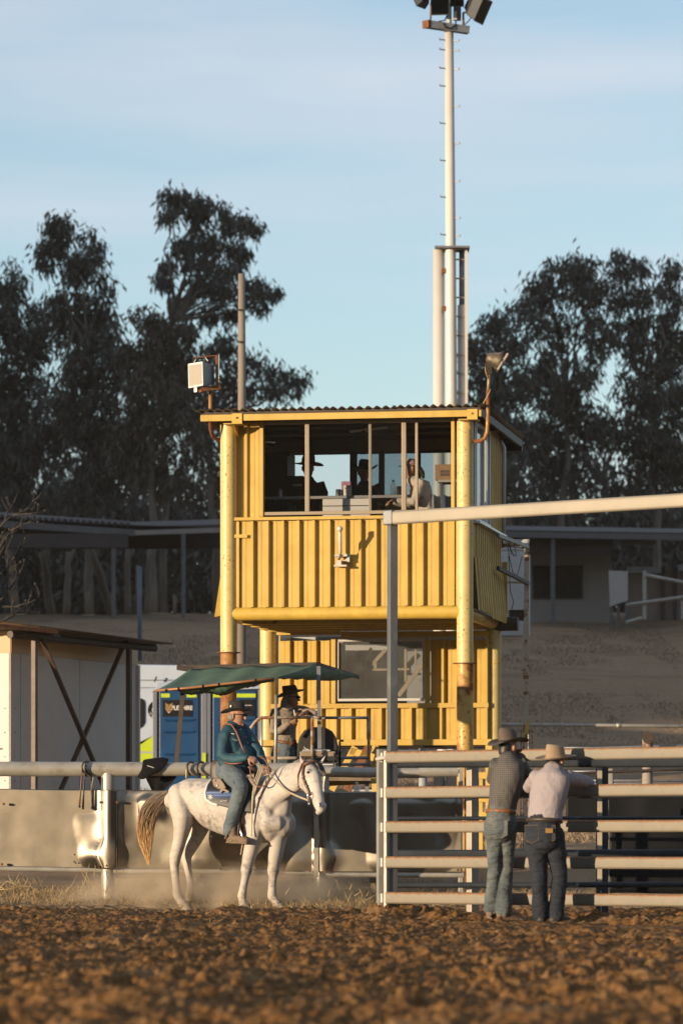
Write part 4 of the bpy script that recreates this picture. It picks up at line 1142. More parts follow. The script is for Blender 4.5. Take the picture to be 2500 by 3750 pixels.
# ---- white jib bracket fixed to the cladding
jb = thing('jib_bracket', 'white steel jib bracket bolted to the yellow cladding, its shadow beside it', 'bracket', TM @ V((tl(1250, 2075, 0).x, -.05, zt(2075))), -PHI)
pb_ = tl(1250, 2077, 0); pt_ = tl(1244, 1945, -.42)
m_jib = M('worn_white_bracket', (.58, .53, .46), .1, 14, .5, 0, 0, 30, dirt=(.3, .2, .12), dirt_amt=.6)
into(jb, MB().tube([(pb_.x - .01, -.16, pb_.z + .10), (tl(1246, 2020, -.25).x, -.25, zt(2020, -.25)), (pt_.x, -.42, pt_.z + .02)], [.022, .024, .026], 10), 'arm', m_jib, smooth=True)
into(jb, MB().ball((pt_.x, -.42, pt_.z + .03), .042, 10, 7), 'knob', m_jib, smooth=True)
into(jb, MB().bb((pb_.x - .07, -.20, pb_.z - .005), (pb_.x + .10, -.05, pb_.z + .02)).bb((pb_.x - .03, -.20, pb_.z + .02), (pb_.x + .03, -.05, pb_.z + .08)), 'base_plate', m_jib)
into(jb, MB().bb((pb_.x - .06, -.20, zt(2036, -.1) - .012), (pb_.x + .11, -.05, zt(2036, -.1) + .012)).bb((pb_.x + .05, -.12, zt(2060)), (pb_.x + .13, -.05, zt(2030))), 'hinge_plate', m_jib)

# ---- stair landing frame on the shaded side
ld = Zm(1750, 1750, .4783); Yd = 58.6
lan = thing('landing_frame', 'rusty white landing frame and tall leg at the tower side', 'landing', ld(365, 1900, Yd))
m_lf = rusty('flaking_white_steel', (.60, .52, .40), (.22, .10, .03), amt=.52, big=5, fine=30, soft=.06)
MB().bar(ld(362, 2100, Yd), ld(366, 1110, Yd), .075, .075, V((0, 1, 0))).build('leg', m_lf, lan)
MB().bar(ld(366, 1110, Yd), ld(371, 500, Yd), .07, .07, V((0, 1, 0))).build('upper_post', m_lf, lan)
MB().bar(ld(150, 440, Yd - 1.6), ld(380, 528, Yd), .045, .05).build('hand_rail', m_galv_dark, lan)
MB().bar(ld(150, 690, Yd - 1.6), ld(380, 808, Yd), .045, .05).build('mid_rail', m_dark, lan)
MB().bar(ld(200, 518, Yd + .2), ld(372, 522, Yd), .03, .03).build('cross_rail', m_lf, lan)
MB().bar(ld(220, 800, Yd + .2), ld(372, 803, Yd), .03, .03).build('cross_rail', m_lf, lan)
MB().prism([ld(200, 470, Yd + .3), ld(396, 470, Yd), ld(385, 515, Yd), ld(330, 505, Yd), ld(200, 490, Yd + .3)], (0, .35, .0)).build('landing_top', m_alu_w, lan)
MB().bb(ld(230, 1095, Yd + .35), ld(365, 1010, Yd)).build('landing_beam', m_dark, lan)
for pts in ([(235, 455), (250, 580), (290, 600), (270, 480), (225, 520), (240, 620), (262, 720), (300, 745), (335, 600)], [(232, 600), (245, 870), (270, 950), (255, 1005)], [(240, 450), (225, 500), (255, 560), (275, 600)]):
    MB().tube([ld(x, y, Yd - .8) for x, y in pts], .006, 5).build('loose_wire', m_black, lan, smooth=True)
# mesh gate / cage bit beside the stair foot
cg = thing('wire_gate', 'narrow rusty wire mesh gate behind the man in the check shirt', 'gate', P(1930, 3250, 56))
MB().bar(P(1934, 2640, 56), P(1915, 2720, 56), .05, .05).build('brace', m_yellow_clean, cg)
MB().bar(P(1925, 3230, 56), P(1928, 2690, 56), .05, .05, V((0, 1, 0))).build('frame_post', m_lf, cg)
for i in range(5):
    MB().tube([P(1905 + i * 10, 3230, 56.02), P(1907 + i * 10, 2670, 56.02)], .005, 5).build('wire', m_rust, cg)
for i in range(14):
    MB().tube([P(1903, 2680 + i * 40, 56.03), P(1950, 2680 + i * 40, 56.03)], .005, 5).build('wire', m_rust, cg)
# pale water tank on the rise, half hidden by the tower
tk = thing('water_tank', 'pale water tank half hidden behind the tower side', 'tank', P(1880, 2300, 100))
MB().tube([P(1870, 2330, 100), P(1870, 2035, 100), P(1870, 2020, 100)], [.46, .46, .40], 24).build('shell', M('pale_tank', (.44, .42, .41), .05, 3, .5), tk, auto=40)
MB().ball(P(1870, 2022, 100), (.42, .42, .12), 20, 6).build('lid', M('tank_lid', (.30, .26, .22), .1, 3, .6), tk, smooth=True)
ANR = 0.0
# ------------------------------------------------------------------ arena fence: pipe rails, posts, dented tin
YF = 49.5
fence = thing('arena_fence', 'arena fence of thick galvanised pipe lined with dented bare tin sheet', 'fence', P(800, 3290, YF))
MB().tube([P(-420, 2815, YF), P(396, 2817, YF), P(800, 2816.5, YF), P(1090, 2817, YF)], [.089, .089, .080, .075], 24).build('top_rail', m_galv, fence, auto=40)
MB().tube([P(1088, 2823, YF + .04), P(1330, 2829, YF + .05), P(1537, 2831, YF + .05)], [.068, .0625, .062], 22).build('top_rail', m_galv, fence, auto=40)
MB().tube([P(1537, 2828, YF + .05), P(1600, 2825, YF + .04), P(1678, 2824, YF + .03)], [.070, .068, .066], 20).build('top_rail', m_galv, fence, auto=40)
for pts in ([(-420, 3175), (0, 3181), (392, 3187)], [(400, 3190), (800, 3192), (1160, 3197)], [(1172, 3202), (1420, 3205), (1697, 3205)]):
    MB().tube([P(x, y, YF - .02) for x, y in pts], .030, 12).build('bottom_rail', m_galv, fence, auto=40)
MB().tube([P(396, 3330, YF), P(396, 2820, YF)], .080, 24).build('post', m_galv, fence, auto=40)
MB().tube([P(1174, 3330, YF + .03), P(1176, 3190, YF + .03), P(1192, 2905, YF + .05), P(1193, 2830, YF + .05)], [.086, .084, .045, .035], 24).build('post', m_galv, fence, auto=40)
MB().tube([P(-380, 3330, YF), P(-380, 2820, YF)], .080, 20).build('post', m_galv, fence, auto=40)
MB().bar(P(1157, 3212, YF - .11), P(1158, 2960, YF - .11), .058, .012, V((0, 1, 0))).build('cover_strap', m_galv, fence)
MB().bar(P(1686, 3345, YF), P(1686, 2812, YF), .055, .055, V((0, 1, 0))).build('end_post', m_galv, fence, bevel=.004)
t = NT('bare_tin')
sc_ = t.noise(34, 4, .7, stretch=(.2, 1, 1.6)); sm_ = t.noise(2.3, 5, .6)
t.set(metal=1.0, color=t.ramp(sm_, [(.3, (.20, .176, .142)), (.7, (.27, .238, .195))]), rough=t.ramp(t.noise(3, 4, .5), [(.3, .33), (.7, .39)]))
t.bump(t.math('ADD', sc_, t.math('MULTIPLY', t.noise(2.2, 2, .5), 1.2)), .05, .006)
t.b.inputs['Anisotropic'].default_value = .72
tg = t.n('ShaderNodeTangent'); tg.direction_type = 'RADIAL'; tg.axis = 'Z'
t.l(tg.outputs[0], t.b.inputs['Tangent'])
t.b.inputs['Anisotropic Rotation'].default_value = ANR
m_tin = t.m
def tin(x0, x1, ztop0, ztop1, zb0, zb1, posts, seed, label=None):
    nxx, nzz = 150, 70
    a = P(x0, 3100, YF); b = P(x1, 3100, YF)
    xs = np.linspace(a.x, b.x, nxx); q = np.linspace(0, 1, nzz)
    XX, QQ = np.meshgrid(xs, q)
    tp = np.linspace(0, 1, nxx)[None, :]
    zt_ = HC + (HOR - (ztop0 + (ztop1 - ztop0) * tp)) * YF / FPX + .006 * fbm(XX * 3, XX * 0, 3, seed)
    zb_ = HC + (HOR - (zb0 + (zb1 - zb0) * tp)) * YF / FPX
    ZZ = zb_ + (zt_ - zb_) * QQ
    off = -.035 - .135 * (fbm(XX * 1.7 + seed, ZZ * .7, 2, seed) - .5) - .020 * (fbm(XX * 3.6, ZZ * 2.0 + seed, 2, seed + 7) - .5)
    off = off + .035 * np.clip((QQ - .84) / .16, 0, 1) ** 2 * (.5 + fbm(XX * .8, XX * 0, 2, seed + 3)) - .040 * (fbm(XX * .9, ZZ * 1.5, 2, seed + 11) - .5) + .02 * np.clip((.16 - QQ) / .16, 0, 1) ** 2
    for pc, wd, dp in posts:
        px_ = P(pc, 0, YF).x
        wz = wd * (1 + 1.1 * np.exp(-((QQ - .18) / .14) ** 2))
        r = np.abs(XX - px_) / wz
        off = np.minimum(off, -.03 - dp * np.sqrt(np.clip(1 - r * r, 0, 1))) - .05 * np.exp(-r * r * .8)
    YY = YF + off
    o = npmesh('tin_sheet', np.stack([XX, YY, ZZ], -1).reshape(-1, 3), grid_faces(nxx, nzz), m_tin, fence)
    md = o.modifiers.new('thickness', 'SOLIDIFY'); md.thickness = .0025
    return o
tin(-420, 428, 2886, 2894, 3168, 3182, [(398, .085, .075)], 3)
tin(429, 1162, 2893, 2899, 3183, 3193, [], 19)
tin(1140, 1690, 2900, 2901, 3194, 3196, [(1182, .07, .03)], 37)
rv = MB()
for x, y in ((15, 2944), (368, 2938), (430, 2938), (8, 3165), (365, 3176), (808, 3182), (1134, 3190), (1188, 3193), (1662, 2942), (1675, 3186)):
    rv = MB(); rv.disc(P(x, y, YF - .10), (0, 1, 0), .016, .03, 12); rv.disc(P(x, y, YF - .12), (0, 1, 0), .008, .02, 8)
    rv.build('bolt_washer', m_rust, fence)
ch = MB()
for i in range(11):
    p = P(1670, 2922 + i * 9.5, YF - .12)
    if i % 2: ch.tube([p + V((-.008, 0, .018)), p + V((-.008, 0, -.018)), p + V((.008, 0, -.018)), p + V((.008, 0, .018)), p + V((-.008, 0, .018))], .0035, 5, False)
    else: ch.tube([p + V((0, -.008, .018)), p + V((0, -.008, -.018)), p + V((0, .008, -.018)), p + V((0, .008, .018)), p + V((0, -.008, .018))], .0035, 5, False)
tag(ch.build('chain', m_dark), 'short dark chain hanging at the end of the tin sheet', 'chain')

# ------------------------------------------------------------------ steel cattle gate nearest the camera
YG = 41.1
g0 = V(((1430 - 1250) * YG / FPX, YG, 0))
gd = V((.7955, -.606, 0)); gn = V((-.606, -.7955, 0))
m_cream = NT('cream_rail_with_rust_edge')
t = m_cream
base = t.ramp(t.noise(4, 5, .65), [(.3, (.18, .165, .132)), (.55, (.225, .185, .13)), (.75, (.15, .152, .14))])
sx = t.n('ShaderNodeSeparateXYZ'); t.l(t.tc.outputs['Object'], sx.inputs[0])
edge_ = t.math('ADD', sx.outputs['Z'], t.math('MULTIPLY', t.math('SUBTRACT', t.noise(11, 4, .7), .5), .06))
rf = t.ramp(edge_, [(.032, 0.), (.040, 1.)])
spots = t.ramp(t.noise(38, 3, .6), [(.66, 0.), (.70, 1.)])
pat = t.ramp(t.noise(2.2, 3, .5), [(.45, 0.), (.6, 1.)])
f_ = t.math('MAXIMUM', rf, t.math('MULTIPLY', spots, pat))
t.set(color=t.mix(f_, base, t.ramp(t.noise(25, 4, .7), [(.3, (.16, .075, .030)), (.7, (.32, .17, .075))])), rough=.55)
t.bump(t.noise(60, 4, .6), .15, .005)
m_cream = t.m
gate = thing('cattle_gate', 'steel cattle gate of five cream oval rails, rust along every top edge', 'gate', V((g0.x, g0.y, 0)))
def gp(s, z, out=0.0): return g0 + gd * s + gn * out + V((0, 0, z))
RAILZ = [(1.576, 1.694), (1.222, 1.340), (.877, .995), (.524, .642), (.166, .286)]
for z0, z1 in RAILZ:
    # own object frame at mid height so that the rust stays on the top edge
    c = (z0 + z1) / 2
    m = MB().oval(gp(-.012, 0, .052), gp(5.6, 0, .052), .044, z1 - z0, 18, V((0, 0, 1)))
    o = m.build('rail', m_cream, gate, auto=35)
    for v in o.data.vertices: v.co.z = v.co.z
    o.location = (0, 0, c)
MB().bar(gp(-.030, .02, .03), gp(-.030, 1.70, .03), .036, .05, gn).build('stile', m_galv, gate, bevel=.004)
MB().bar(gp(1.93, .12, .085), gp(1.93, .66, .085), .055, .03, gn).build('strut', M('orange_timber', (.48, .22, .085), .2, 8, .7, 0, .1, 40, stretch=(1, 1, .1)), gate)
MB().bar(gp(5.62, .0, .03), gp(5.62, 1.70, .03), .05, .05, gn).build('stile', m_galv, gate)
# portal: tall post and overhead beam
por = thing('gate_portal', 'tall steel gate portal, grey post with a pale beam overhead', 'portal', V((g0.x, g0.y, 0)))
an = math.atan2(.38, .92)
rot = Matrix.Rotation(an, 3, 'Z')
pc = P(1436, 3300, YG + .06)
m_post = M('dull_galvanised', (.20, .205, .21), .25, 3, .5, .45, .05, 30, dirt=(.34, .34, .33), dirt_amt=.55, stretch=(1, 1, .3))
ztop_ = HC + (HOR - 1905) * YG / FPX
MB().box((pc.x, pc.y, ztop_ / 2 - .1), (.085, .085, ztop_ + .2), rot).build('post', m_post, por, bevel=.006)
zb0_, zb1_ = HC + (HOR - 1922) * YG / FPX, HC + (HOR - 1872) * YG / FPX
m_beam = M('pale_beam', (.32, .28, .22), .08, 2.5, .5, .1, .04, 40, dirt=(.34, .28, .2), dirt_amt=.62)
MB().oval(gp(-.06, (zb0_ + zb1_) / 2, -.0), gp(5.7, (zb0_ + zb1_) / 2, -.0), .05, zb1_ - zb0_, 18, V((0, 0, 1))).build('beam', m_beam, por, auto=35)
MB().box(gp(-.02, (zb0_ + zb1_) / 2 + .005, .0), (.115, .07, zb1_ - zb0_ + .012), Matrix.Rotation(-.65, 3, 'Z')).build('beam_cap', m_post, por, bevel=.012)
MB().bar(gp(5.66, 0, 0), gp(5.66, zb0_, 0), .09, .09, gn).build('post', m_post, por, bevel=.006)
# hinge post with lugs and pins, tied with rope
hp = thing('hinge_post', 'short grey hinge post beside the cattle gate with square rail stubs', 'post', P(1396, 3320, YG + .2))
MB().box((P(1396, 0, YG + .2).x, YG + .2, .83), (.088, .075, 1.78), Matrix.Rotation(.25, 3, 'Z')).build('post', M('bright_galvanised', (.42, .41, .38), .12, 5, .42, .45), hp, bevel=.006)
for z0, z1 in RAILZ:
    y0 = HOR - (z0 - HC) * FPX / YG; y1 = HOR - (z1 - HC) * FPX / YG
    MB().bb(P(1394, y0 - 2, YG + .08), P(1412, y1 + 4, YG + .16)).build('rail_stub', bpy.data.materials['bright_galvanised'], hp, bevel=.008)
for ya, yb in ((2790, 2843), (3200, 3247)):
    hb_ = MB().tube([P(1408, yb, YG + .02), P(1408, ya, YG + .02)], .011, 10).build('hinge_pin', M('pin_white', (.7, .68, .64), .05, 9, .35, .3), hp, smooth=True)
    MB().tube([P(1408, (ya + yb) / 2 + 3, YG + .02), P(1408, (ya + yb) / 2 - 3, YG + .02)], .017, 10).build('collar', m_galv_dark, hb_, smooth=True)
rp = MB()
for k in range(3):
    rp.tube([P(1376, 2778 + k * 2, YG + .05), P(1392, 2773 + k * 3, YG + .0), P(1412, 2771 + k * 3, YG - .04), P(1428, 2774 + k * 2, YG - .02)], .011, 8)
tag(rp.build('rope_tie', M('grey_rope', (.50, .47, .42), .2, 60, .9, 0, .2, 150), smooth=True), 'pale rope tying the top of the cattle gate to its hinge post', 'rope')

# ------------------------------------------------------------------ dark race panel behind the gate
YR = 43.0
m_raceshade = M('race_shade_blue', (.030, .036, .046), .25, 4, .45, .3)  # dark blue stands in for the near gate's shade on these rails
race = thing('race_panel', 'steel rail panel just behind the cattle gate, its shade put into a dark colour', 'rail panel', P(1960, 3260, YR))
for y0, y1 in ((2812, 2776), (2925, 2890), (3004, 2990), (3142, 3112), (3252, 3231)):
    MB().oval(P(1452, (y0 + y1) / 2, YR), P(2900, (y0 + y1) / 2 - 3, YR - .5), .04, (y0 - y1) * YR / FPX, 14, V((0, 0, 1))).build('rail', m_raceshade, race, auto=35)
r37 = Matrix.Rotation(R(38), 3, 'Z')
m_cpost = M('cream_steel_post', (.46, .40, .31), .1, 5, .5, .1, 0, 30, dirt=(.25, .15, .08), dirt_amt=.66)
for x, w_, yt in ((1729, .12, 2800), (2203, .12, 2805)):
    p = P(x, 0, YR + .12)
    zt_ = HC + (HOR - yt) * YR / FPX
    MB().box((p.x, p.y, zt_ / 2 - .02), (w_ * .85, w_ * .72, zt_ + .1), r37).build('post', m_cpost if x < 2000 else m_raceshade, race, bevel=.005)
MB().bar(P(2194, 3240, YR + .0), P(2194, 2812, YR + .0), .05, .02, V((0, 1, 0))).build('post_lit_face', m_cpost, race)  # pale strip painted in as the sunlit face of the dark post
MB().bar(P(1702, 3232, YF - .3), P(1702, 2805, YF - .3), .02, .03, V((0, 1, 0))).build('rust_edge', m_rust, race)
rub = thing('rubber_sheet', 'black rubber sheeting hung along the race behind the right end of the gate', 'sheeting', P(2400, 3270, 44.6))
m_rubber = M('black_rubber', (.006, .0065, .008), .25, 3, .6, 0, .1, 20, spec=.2)
n_ = 80
xs_ = np.linspace(P(2230, 0, 44.6).x, P(3000, 0, 44.6).x, n_); zz_ = np.linspace(.22, 1.02, 12)
XX, ZZ = np.meshgrid(xs_, zz_)
o = npmesh('sheet', np.stack([XX, 44.6 + .05 * (fbm(XX * 2, ZZ * 1.5, 3, 5) - .5), ZZ + .02 * fbm(XX * 2, XX * 0, 2, 9)], -1).reshape(-1, 3), grid_faces(n_, 12), m_rubber, rub)
o.modifiers.new('thickness', 'SOLIDIFY').thickness = .012
xs_ = np.linspace(P(2070, 0, 45.2).x, P(3000, 0, 45.2).x, n_); zz_ = np.linspace(.95, 1.33, 8)
XX, ZZ = np.meshgrid(xs_, zz_)
o = npmesh('sheet', np.stack([XX, 45.2 + .05 * (fbm(XX * 2, ZZ * 1.5, 3, 15) - .5), ZZ], -1).reshape(-1, 3), grid_faces(n_, 8), m_rubber, rub)
o.modifiers.new('thickness', 'SOLIDIFY').thickness = .012
MB().bar(P(2225, 3250, 44.5), P(2222, 2930, 44.5), .03, .03, V((0, 1, 0))).build('edge_strip', m_galv_dark, rub)
# weathered timber post with a slanted top
wp = thing('timber_post', 'weathered round timber post with a slanting dark end grain top', 'post', P(2370, 3000, 47))
m_wp = rusty('peeling_post', (.34, .30, .26), (.20, .10, .05), amt=.47, big=7, fine=30, rough=.85, soft=.1, stretch=(1, 1, .4))
pts = []
c0 = P(2366, 3260, 47); r_ = .062
ring0 = [c0 + V((r_ * math.cos(a), r_ * math.sin(a), 0)) for a in np.linspace(0, 2 * math.pi, 20, endpoint=False)]
zt_ = P(2370, 2680, 47).z
ring1 = [V((p.x + .012, p.y, zt_ - .07 + (p.y - c0.y) * 1.15)) for p in ring0]
m = MB().add(ring0 + ring1, [(i, (i + 1) % 20, 20 + (i + 1) % 20, 20 + i) for i in range(20)]); m.build('shaft', m_wp, wp, auto=40)
MB().add([p + V((0, 0, .003)) for p in ring1], [tuple(range(20))]).build('end_grain', M('dark_end_grain', (.075, .045, .028), .5, 26, .9, 0, .3, 60), wp)
cbl = MB(); cbl.tube([P(1950, 2836, 46.9), P(2100, 2832, 46.9), P(2360, 2822, 46.9), P(2700, 2815, 46.9)], .016, 8)
tag(cbl.build('steel_cable', m_dark, smooth=True), 'dark twisted steel cable strung past the weathered timber post, upper one', 'cable')
cbl = MB(); cbl.tube([P(2000, 2738, 47.2), P(2180, 2739, 47.2), P(2370, 2733, 47.2), P(2700, 2728, 47.2)], .012, 8)
tag(cbl.build('pipe_rail', m_galv_dark, smooth=True), 'thin grey pipe just above the top edge of the cattle gate', 'pipe')
rf2 = thing('back_rail_fence', 'low grey rails crossing behind the gate, in front of the dry slope', 'rail fence', P(2200, 3000, 54))
for y in (2825, 2858, 2870):
    MB().tube([P(1960, y, 54), P(2700, y + 2, 54)], .017, 8).build('rail', m_galv_dark, rf2, smooth=True)
for x in (2232, 2560): MB().bar(P(x, 3100, 54), P(x, 2815, 54), .06, .05, V((0, 1, 0))).build('post', m_galv, rf2)

# rails and drums glimpsed through the gate, under the tower
ur = thing('under_rail', 'dark pipe rails passing beneath the raised lower cabin', 'rail fence', P(1500, 3100, 61))
for y, r_ in ((2752, .03), (2766, .02), (2895, .025)):
    MB().tube([P(1280, y, 61), P(1840, y + 6, 61)], r_, 8).build('rail', m_galv_dark, ur, smooth=True)
for x in (1548, 1830):
    MB().tube([P(x, 3060, 61.05), P(x, 2738, 61.05)], .065, 12).build('post', M('flaking_grey_post', (.33, .35, .38), .3, 12, .7), ur, smooth=True)
dr = thing('white_container', 'two white plastic lids stacked behind the top rail of the gate', 'container', P(1622, 2810, 56))
MB().tube([P(1622, 2825, 56), P(1622, 2760, 56)], .06, 16).build('body', m_white, dr, auto=40)
MB().tube([P(1622, 2760, 56), P(1622, 2745, 56)], .085, 16).build('lid', m_white, dr, auto=40)
MB().tube([P(1650, 2757, 56.1), P(1650, 2744, 56.1)], .07, 16).build('lid', m_white, dr, auto=40)

# ------------------------------------------------------------------ white shed with its steel frame
za = Zm(0, 2200, .6378)
m_shedwhite = NT('white_shed_sheet'); t = m_shedwhite
t.set(color=t.ramp(t.noise(2.2, 5, .6), [(.3, (.48, .44, .405)), (.7, (.55, .505, .47))]), rough=.5)
m_shedwhite = t.m
m_beige = M('beige_band', (.56, .40, .235), .06, 3, .6)
KS = 61.0 / 50.9
cA = V(((40 - 1250) * 61.0 / FPX, 61.0, 0)); cB = V(((503 - 1250) * 54.4 * KS / FPX, 54.4 * KS, 0))
dS = (cB - cA).normalized(); nS = V((dS.y, -dS.x, 0)); LS = (cB - cA).length
dL = V((-nS.x, -nS.y, 0))     # along the sunlit end wall, going away to the picture's left
shed = thing('white_shed', 'white sheet-metal shed with a beige band, one end blazing in sun', 'shed', (cA.x, cA.y, .5))
zroof = 3.95; zband = .74 + 709 * 61.0 / FPX
m = MB()
# ribbed side panels: separate sheets with a dark joint between
edges = [0, .33, .80, LS * .53, LS]
for i in range(4):
    a, b2 = edges[i] + (.008 if i else 0), edges[i + 1] - .008
    pa, pb = cA + dS * a, cA + dS * b2
    MB().prism([V((pa.x, pa.y, .05)), V((pb.x, pb.y, .05)), V((pb.x, pb.y, zband)), V((pa.x, pa.y, zband))], -nS * .03).build('wall_panel', m_shedwhite, shed)
MB().prism([V((cA.x, cA.y, zband + .002)) + nS * .012, V((cB.x, cB.y, zband + .002)) + nS * .012, V((cB.x, cB.y, zroof)) + nS * .012, V((cA.x, cA.y, zroof)) + nS * .012], -nS * .04).build('band', m_beige, shed)
e0 = cA + nS * .0
for i in range(5):
    a, b2 = i * .62 + .004, (i + 1) * .62 - .004
    pa, pb = e0 + dL * a, e0 + dL * b2
    MB().prism([V((pa.x, pa.y, .05)), V((pb.x, pb.y, .05)), V((pb.x, pb.y, zband)), V((pa.x, pa.y, zband))], dS * .03).build('wall_panel', m_shedwhite, shed)
pa, pb = e0 - dS * .012, e0 + dL * 3.1 - dS * .012
MB().prism([V((pa.x, pa.y, zband + .002)), V((pb.x, pb.y, zband + .002)), V((pb.x, pb.y, zroof)), V((pa.x, pa.y, zroof))], dS * .04).build('band', m_beige, shed)
MB().prism([cA + dS * .1 + dL * .1 + V((0, 0, .1)), cB + dL * .1 - dS * .05 + V((0, 0, .1)), cB + dL * 3 - dS * .05 + V((0, 0, .1)), cA + dL * 3 + dS * .1 + V((0, 0, .1))], (0, 0, zroof - .15)).build('core', m_shedwhite, shed)
MB().bar(cB + nS * .02 + V((0, 0, .05)), cB + nS * .02 + V((0, 0, zband)), .05, .05, nS).build('corner_post', m_white, shed)
for i in range(2):
    for j in range(6):
        p = cA + dS * (.12 + .02 * i) + nS * .016 + V((0, 0, 1.0 + j * .36)) if i == 0 else cA + dL * .10 - dS * .016 + V((0, 0, 1.0 + j * .36))
        MB().disc(p, nS if i == 0 else dS, .008, .012, 8).build('rivet', m_galv_dark, shed)
MB().bar(cA + dL * .30 - dS * .06 + V((0, 0, 2.20)), cA + dL * .16 - dS * .05 + V((0, 0, 2.20)), .02, .02).build('latch', m_dark, shed)
# steel frame and skillion roof in front of it
fr = thing('steel_shelter_frame', 'dark brown steel cross-braced frame with a low iron roof over the white shed', 'shelter', P(115, 3150, 60.5))
f0 = V(((38 - 1250) * 60.4 / FPX, 60.4, 0)); f1 = V(((568 - 1250) * 64.6 / FPX, 64.6, 0))
dF = (f1 - f0).normalized(); nF = V((dF.y, -dF.x, 0)); LF = (f1 - f0).length
def fy(px):
    # distance along the frame plane for a photo column
    k = (px - 1250) / FPX
    return (f0.x - k * f0.y) / (k * dF.y - dF.x)
def fp(s, z, o_=0): return f0 + dF * s + nF * o_ + V((0, 0, z))
zbm = HC + (HOR - 2324) * 60.4 / FPX
MB().oval(fp(0, zbm), fp(LF, zbm), .10, .115, 14, V((0, 0, 1))).build('beam', m_dark, fr, auto=35)
s1, s2 = fy(127), fy(473)
m_brown = M('brown_steel_post', (.085, .048, .030), .3, 7, .55, .1, .1, 30, dirt=(.24, .15, .09), dirt_amt=.62)
for s in (s1, s2):
    MB().bar(fp(s, .05), fp(s, zbm + .05), .075, .075, nF).build('post', m_brown, fr, bevel=.004)
def zat(px, py):
    s = fy(px); Yq = f0.y + dF.y * s
    return s, HC + (HOR - py) * Yq / FPX
for a, b2, o_ in (((145, 2345), (376, 2893), .05), ((468, 2345), (230, 2893), -.03)):
    sa, z_a = zat(*a); sb_, z_b = zat(*b2)
    MB().bar(fp(sa, z_a, o_), fp(sb_, z_b, o_), .03, .075, nF).build('cross_brace', m_brown, fr)
# roof sheet slopes down along the frame
n_ = 120; LR = LF + .1
rs = np.linspace(-.9, LR, 2); out_ = np.linspace(.30, -3.0, n_)
vv, ff = [], []
for j, o_ in enumerate(out_):
    for s in rs:
        p = fp(s, zbm + .085 + .010 * math.cos(j * 1.26) + (.0 if s < 0 else .0), o_)
        vv.append(p + V((0, 0, (.06 if s < 0 else -.015))))
for j in range(n_ - 1): ff.append((2 * j, 2 * j + 1, 2 * j + 3, 2 * j + 2))
MB().add(vv, ff).build('roof_sheet', bpy.data.materials['weathered_roof_iron'], fr, smooth=True, solid=.004)
MB().bar(fp(-.9, zbm + .09, .27), fp(.95, zbm + .075, .27), .03, .05).build('roof_batten', m_rust, fr)
MB().tube([fp(.9, zbm + .02, .2), fp(1.15, zbm + .02, .2)], .03, 8).build('bracket_stub', m_dark, fr)

# bare winter bush at the picture's edge, behind the shed roof
bb_ = thing('bare_bush', 'leafless dark bush with knobbly twigs above the iron shed roof', 'bush', P(-20, 2400, 66))
tw = MB(); knob = MB()
def twig(p, d, L, r, depth):
    n = 4; pts = [p]; dd = d.normalized()
    for i in range(n):
        dd = (dd + V((random.uniform(-.35, .35), random.uniform(-.3, .3), random.uniform(-.25, .35)))).normalized()
        pts.append(pts[-1] + dd * L / n)
    tw.tube(pts, [r * 1.5 * (1 - .15 * i) for i in range(n + 1)], 6)
    if depth == 0:
        if random.random() < .6: knob.ball(pts[-1], (.022, .022, .026), 6, 4)
        return
    for k in range(random.choice((2, 3, 3))):
        i = random.choice((2, 3, 4))
        twig(pts[i], (dd + V((random.uniform(-.9, .9), random.uniform(-.6, .6), random.uniform(-.5, .7)))), L * .62, r * .55, depth - 1)
tw.tube([P(-60, 2900, 66), P(-55, 2500, 66), P(-50, 2300, 66)], [.05, .045, .035], 8)
random.seed(21)
for (x, y, dx, dz) in ((-50, 2300, .9, .25), (-50, 2250, .8, .7), (-45, 2180, .6, .9), (-50, 2150, .9, .4), (-40, 2100, .35, 1), (-50, 2060, .7, .6), (-45, 2000, .4, .9), (-50, 2230, 1, .1)):
    twig(P(x, y, 66 + random.uniform(-.3, .3)), V((dx, 0, dz)), .66, .020, 2)
tw.tube([P(-52, 2320, 66), P(-50, 2000, 66)], .03, 7)
m_twig = M('dark_twig', (.035, .027, .021), .3, 9, .8)
tw.build('branches', m_twig, bb_, smooth=True); tag(knob.build('buds', m_twig, bb_, smooth=True), kind='stuff')

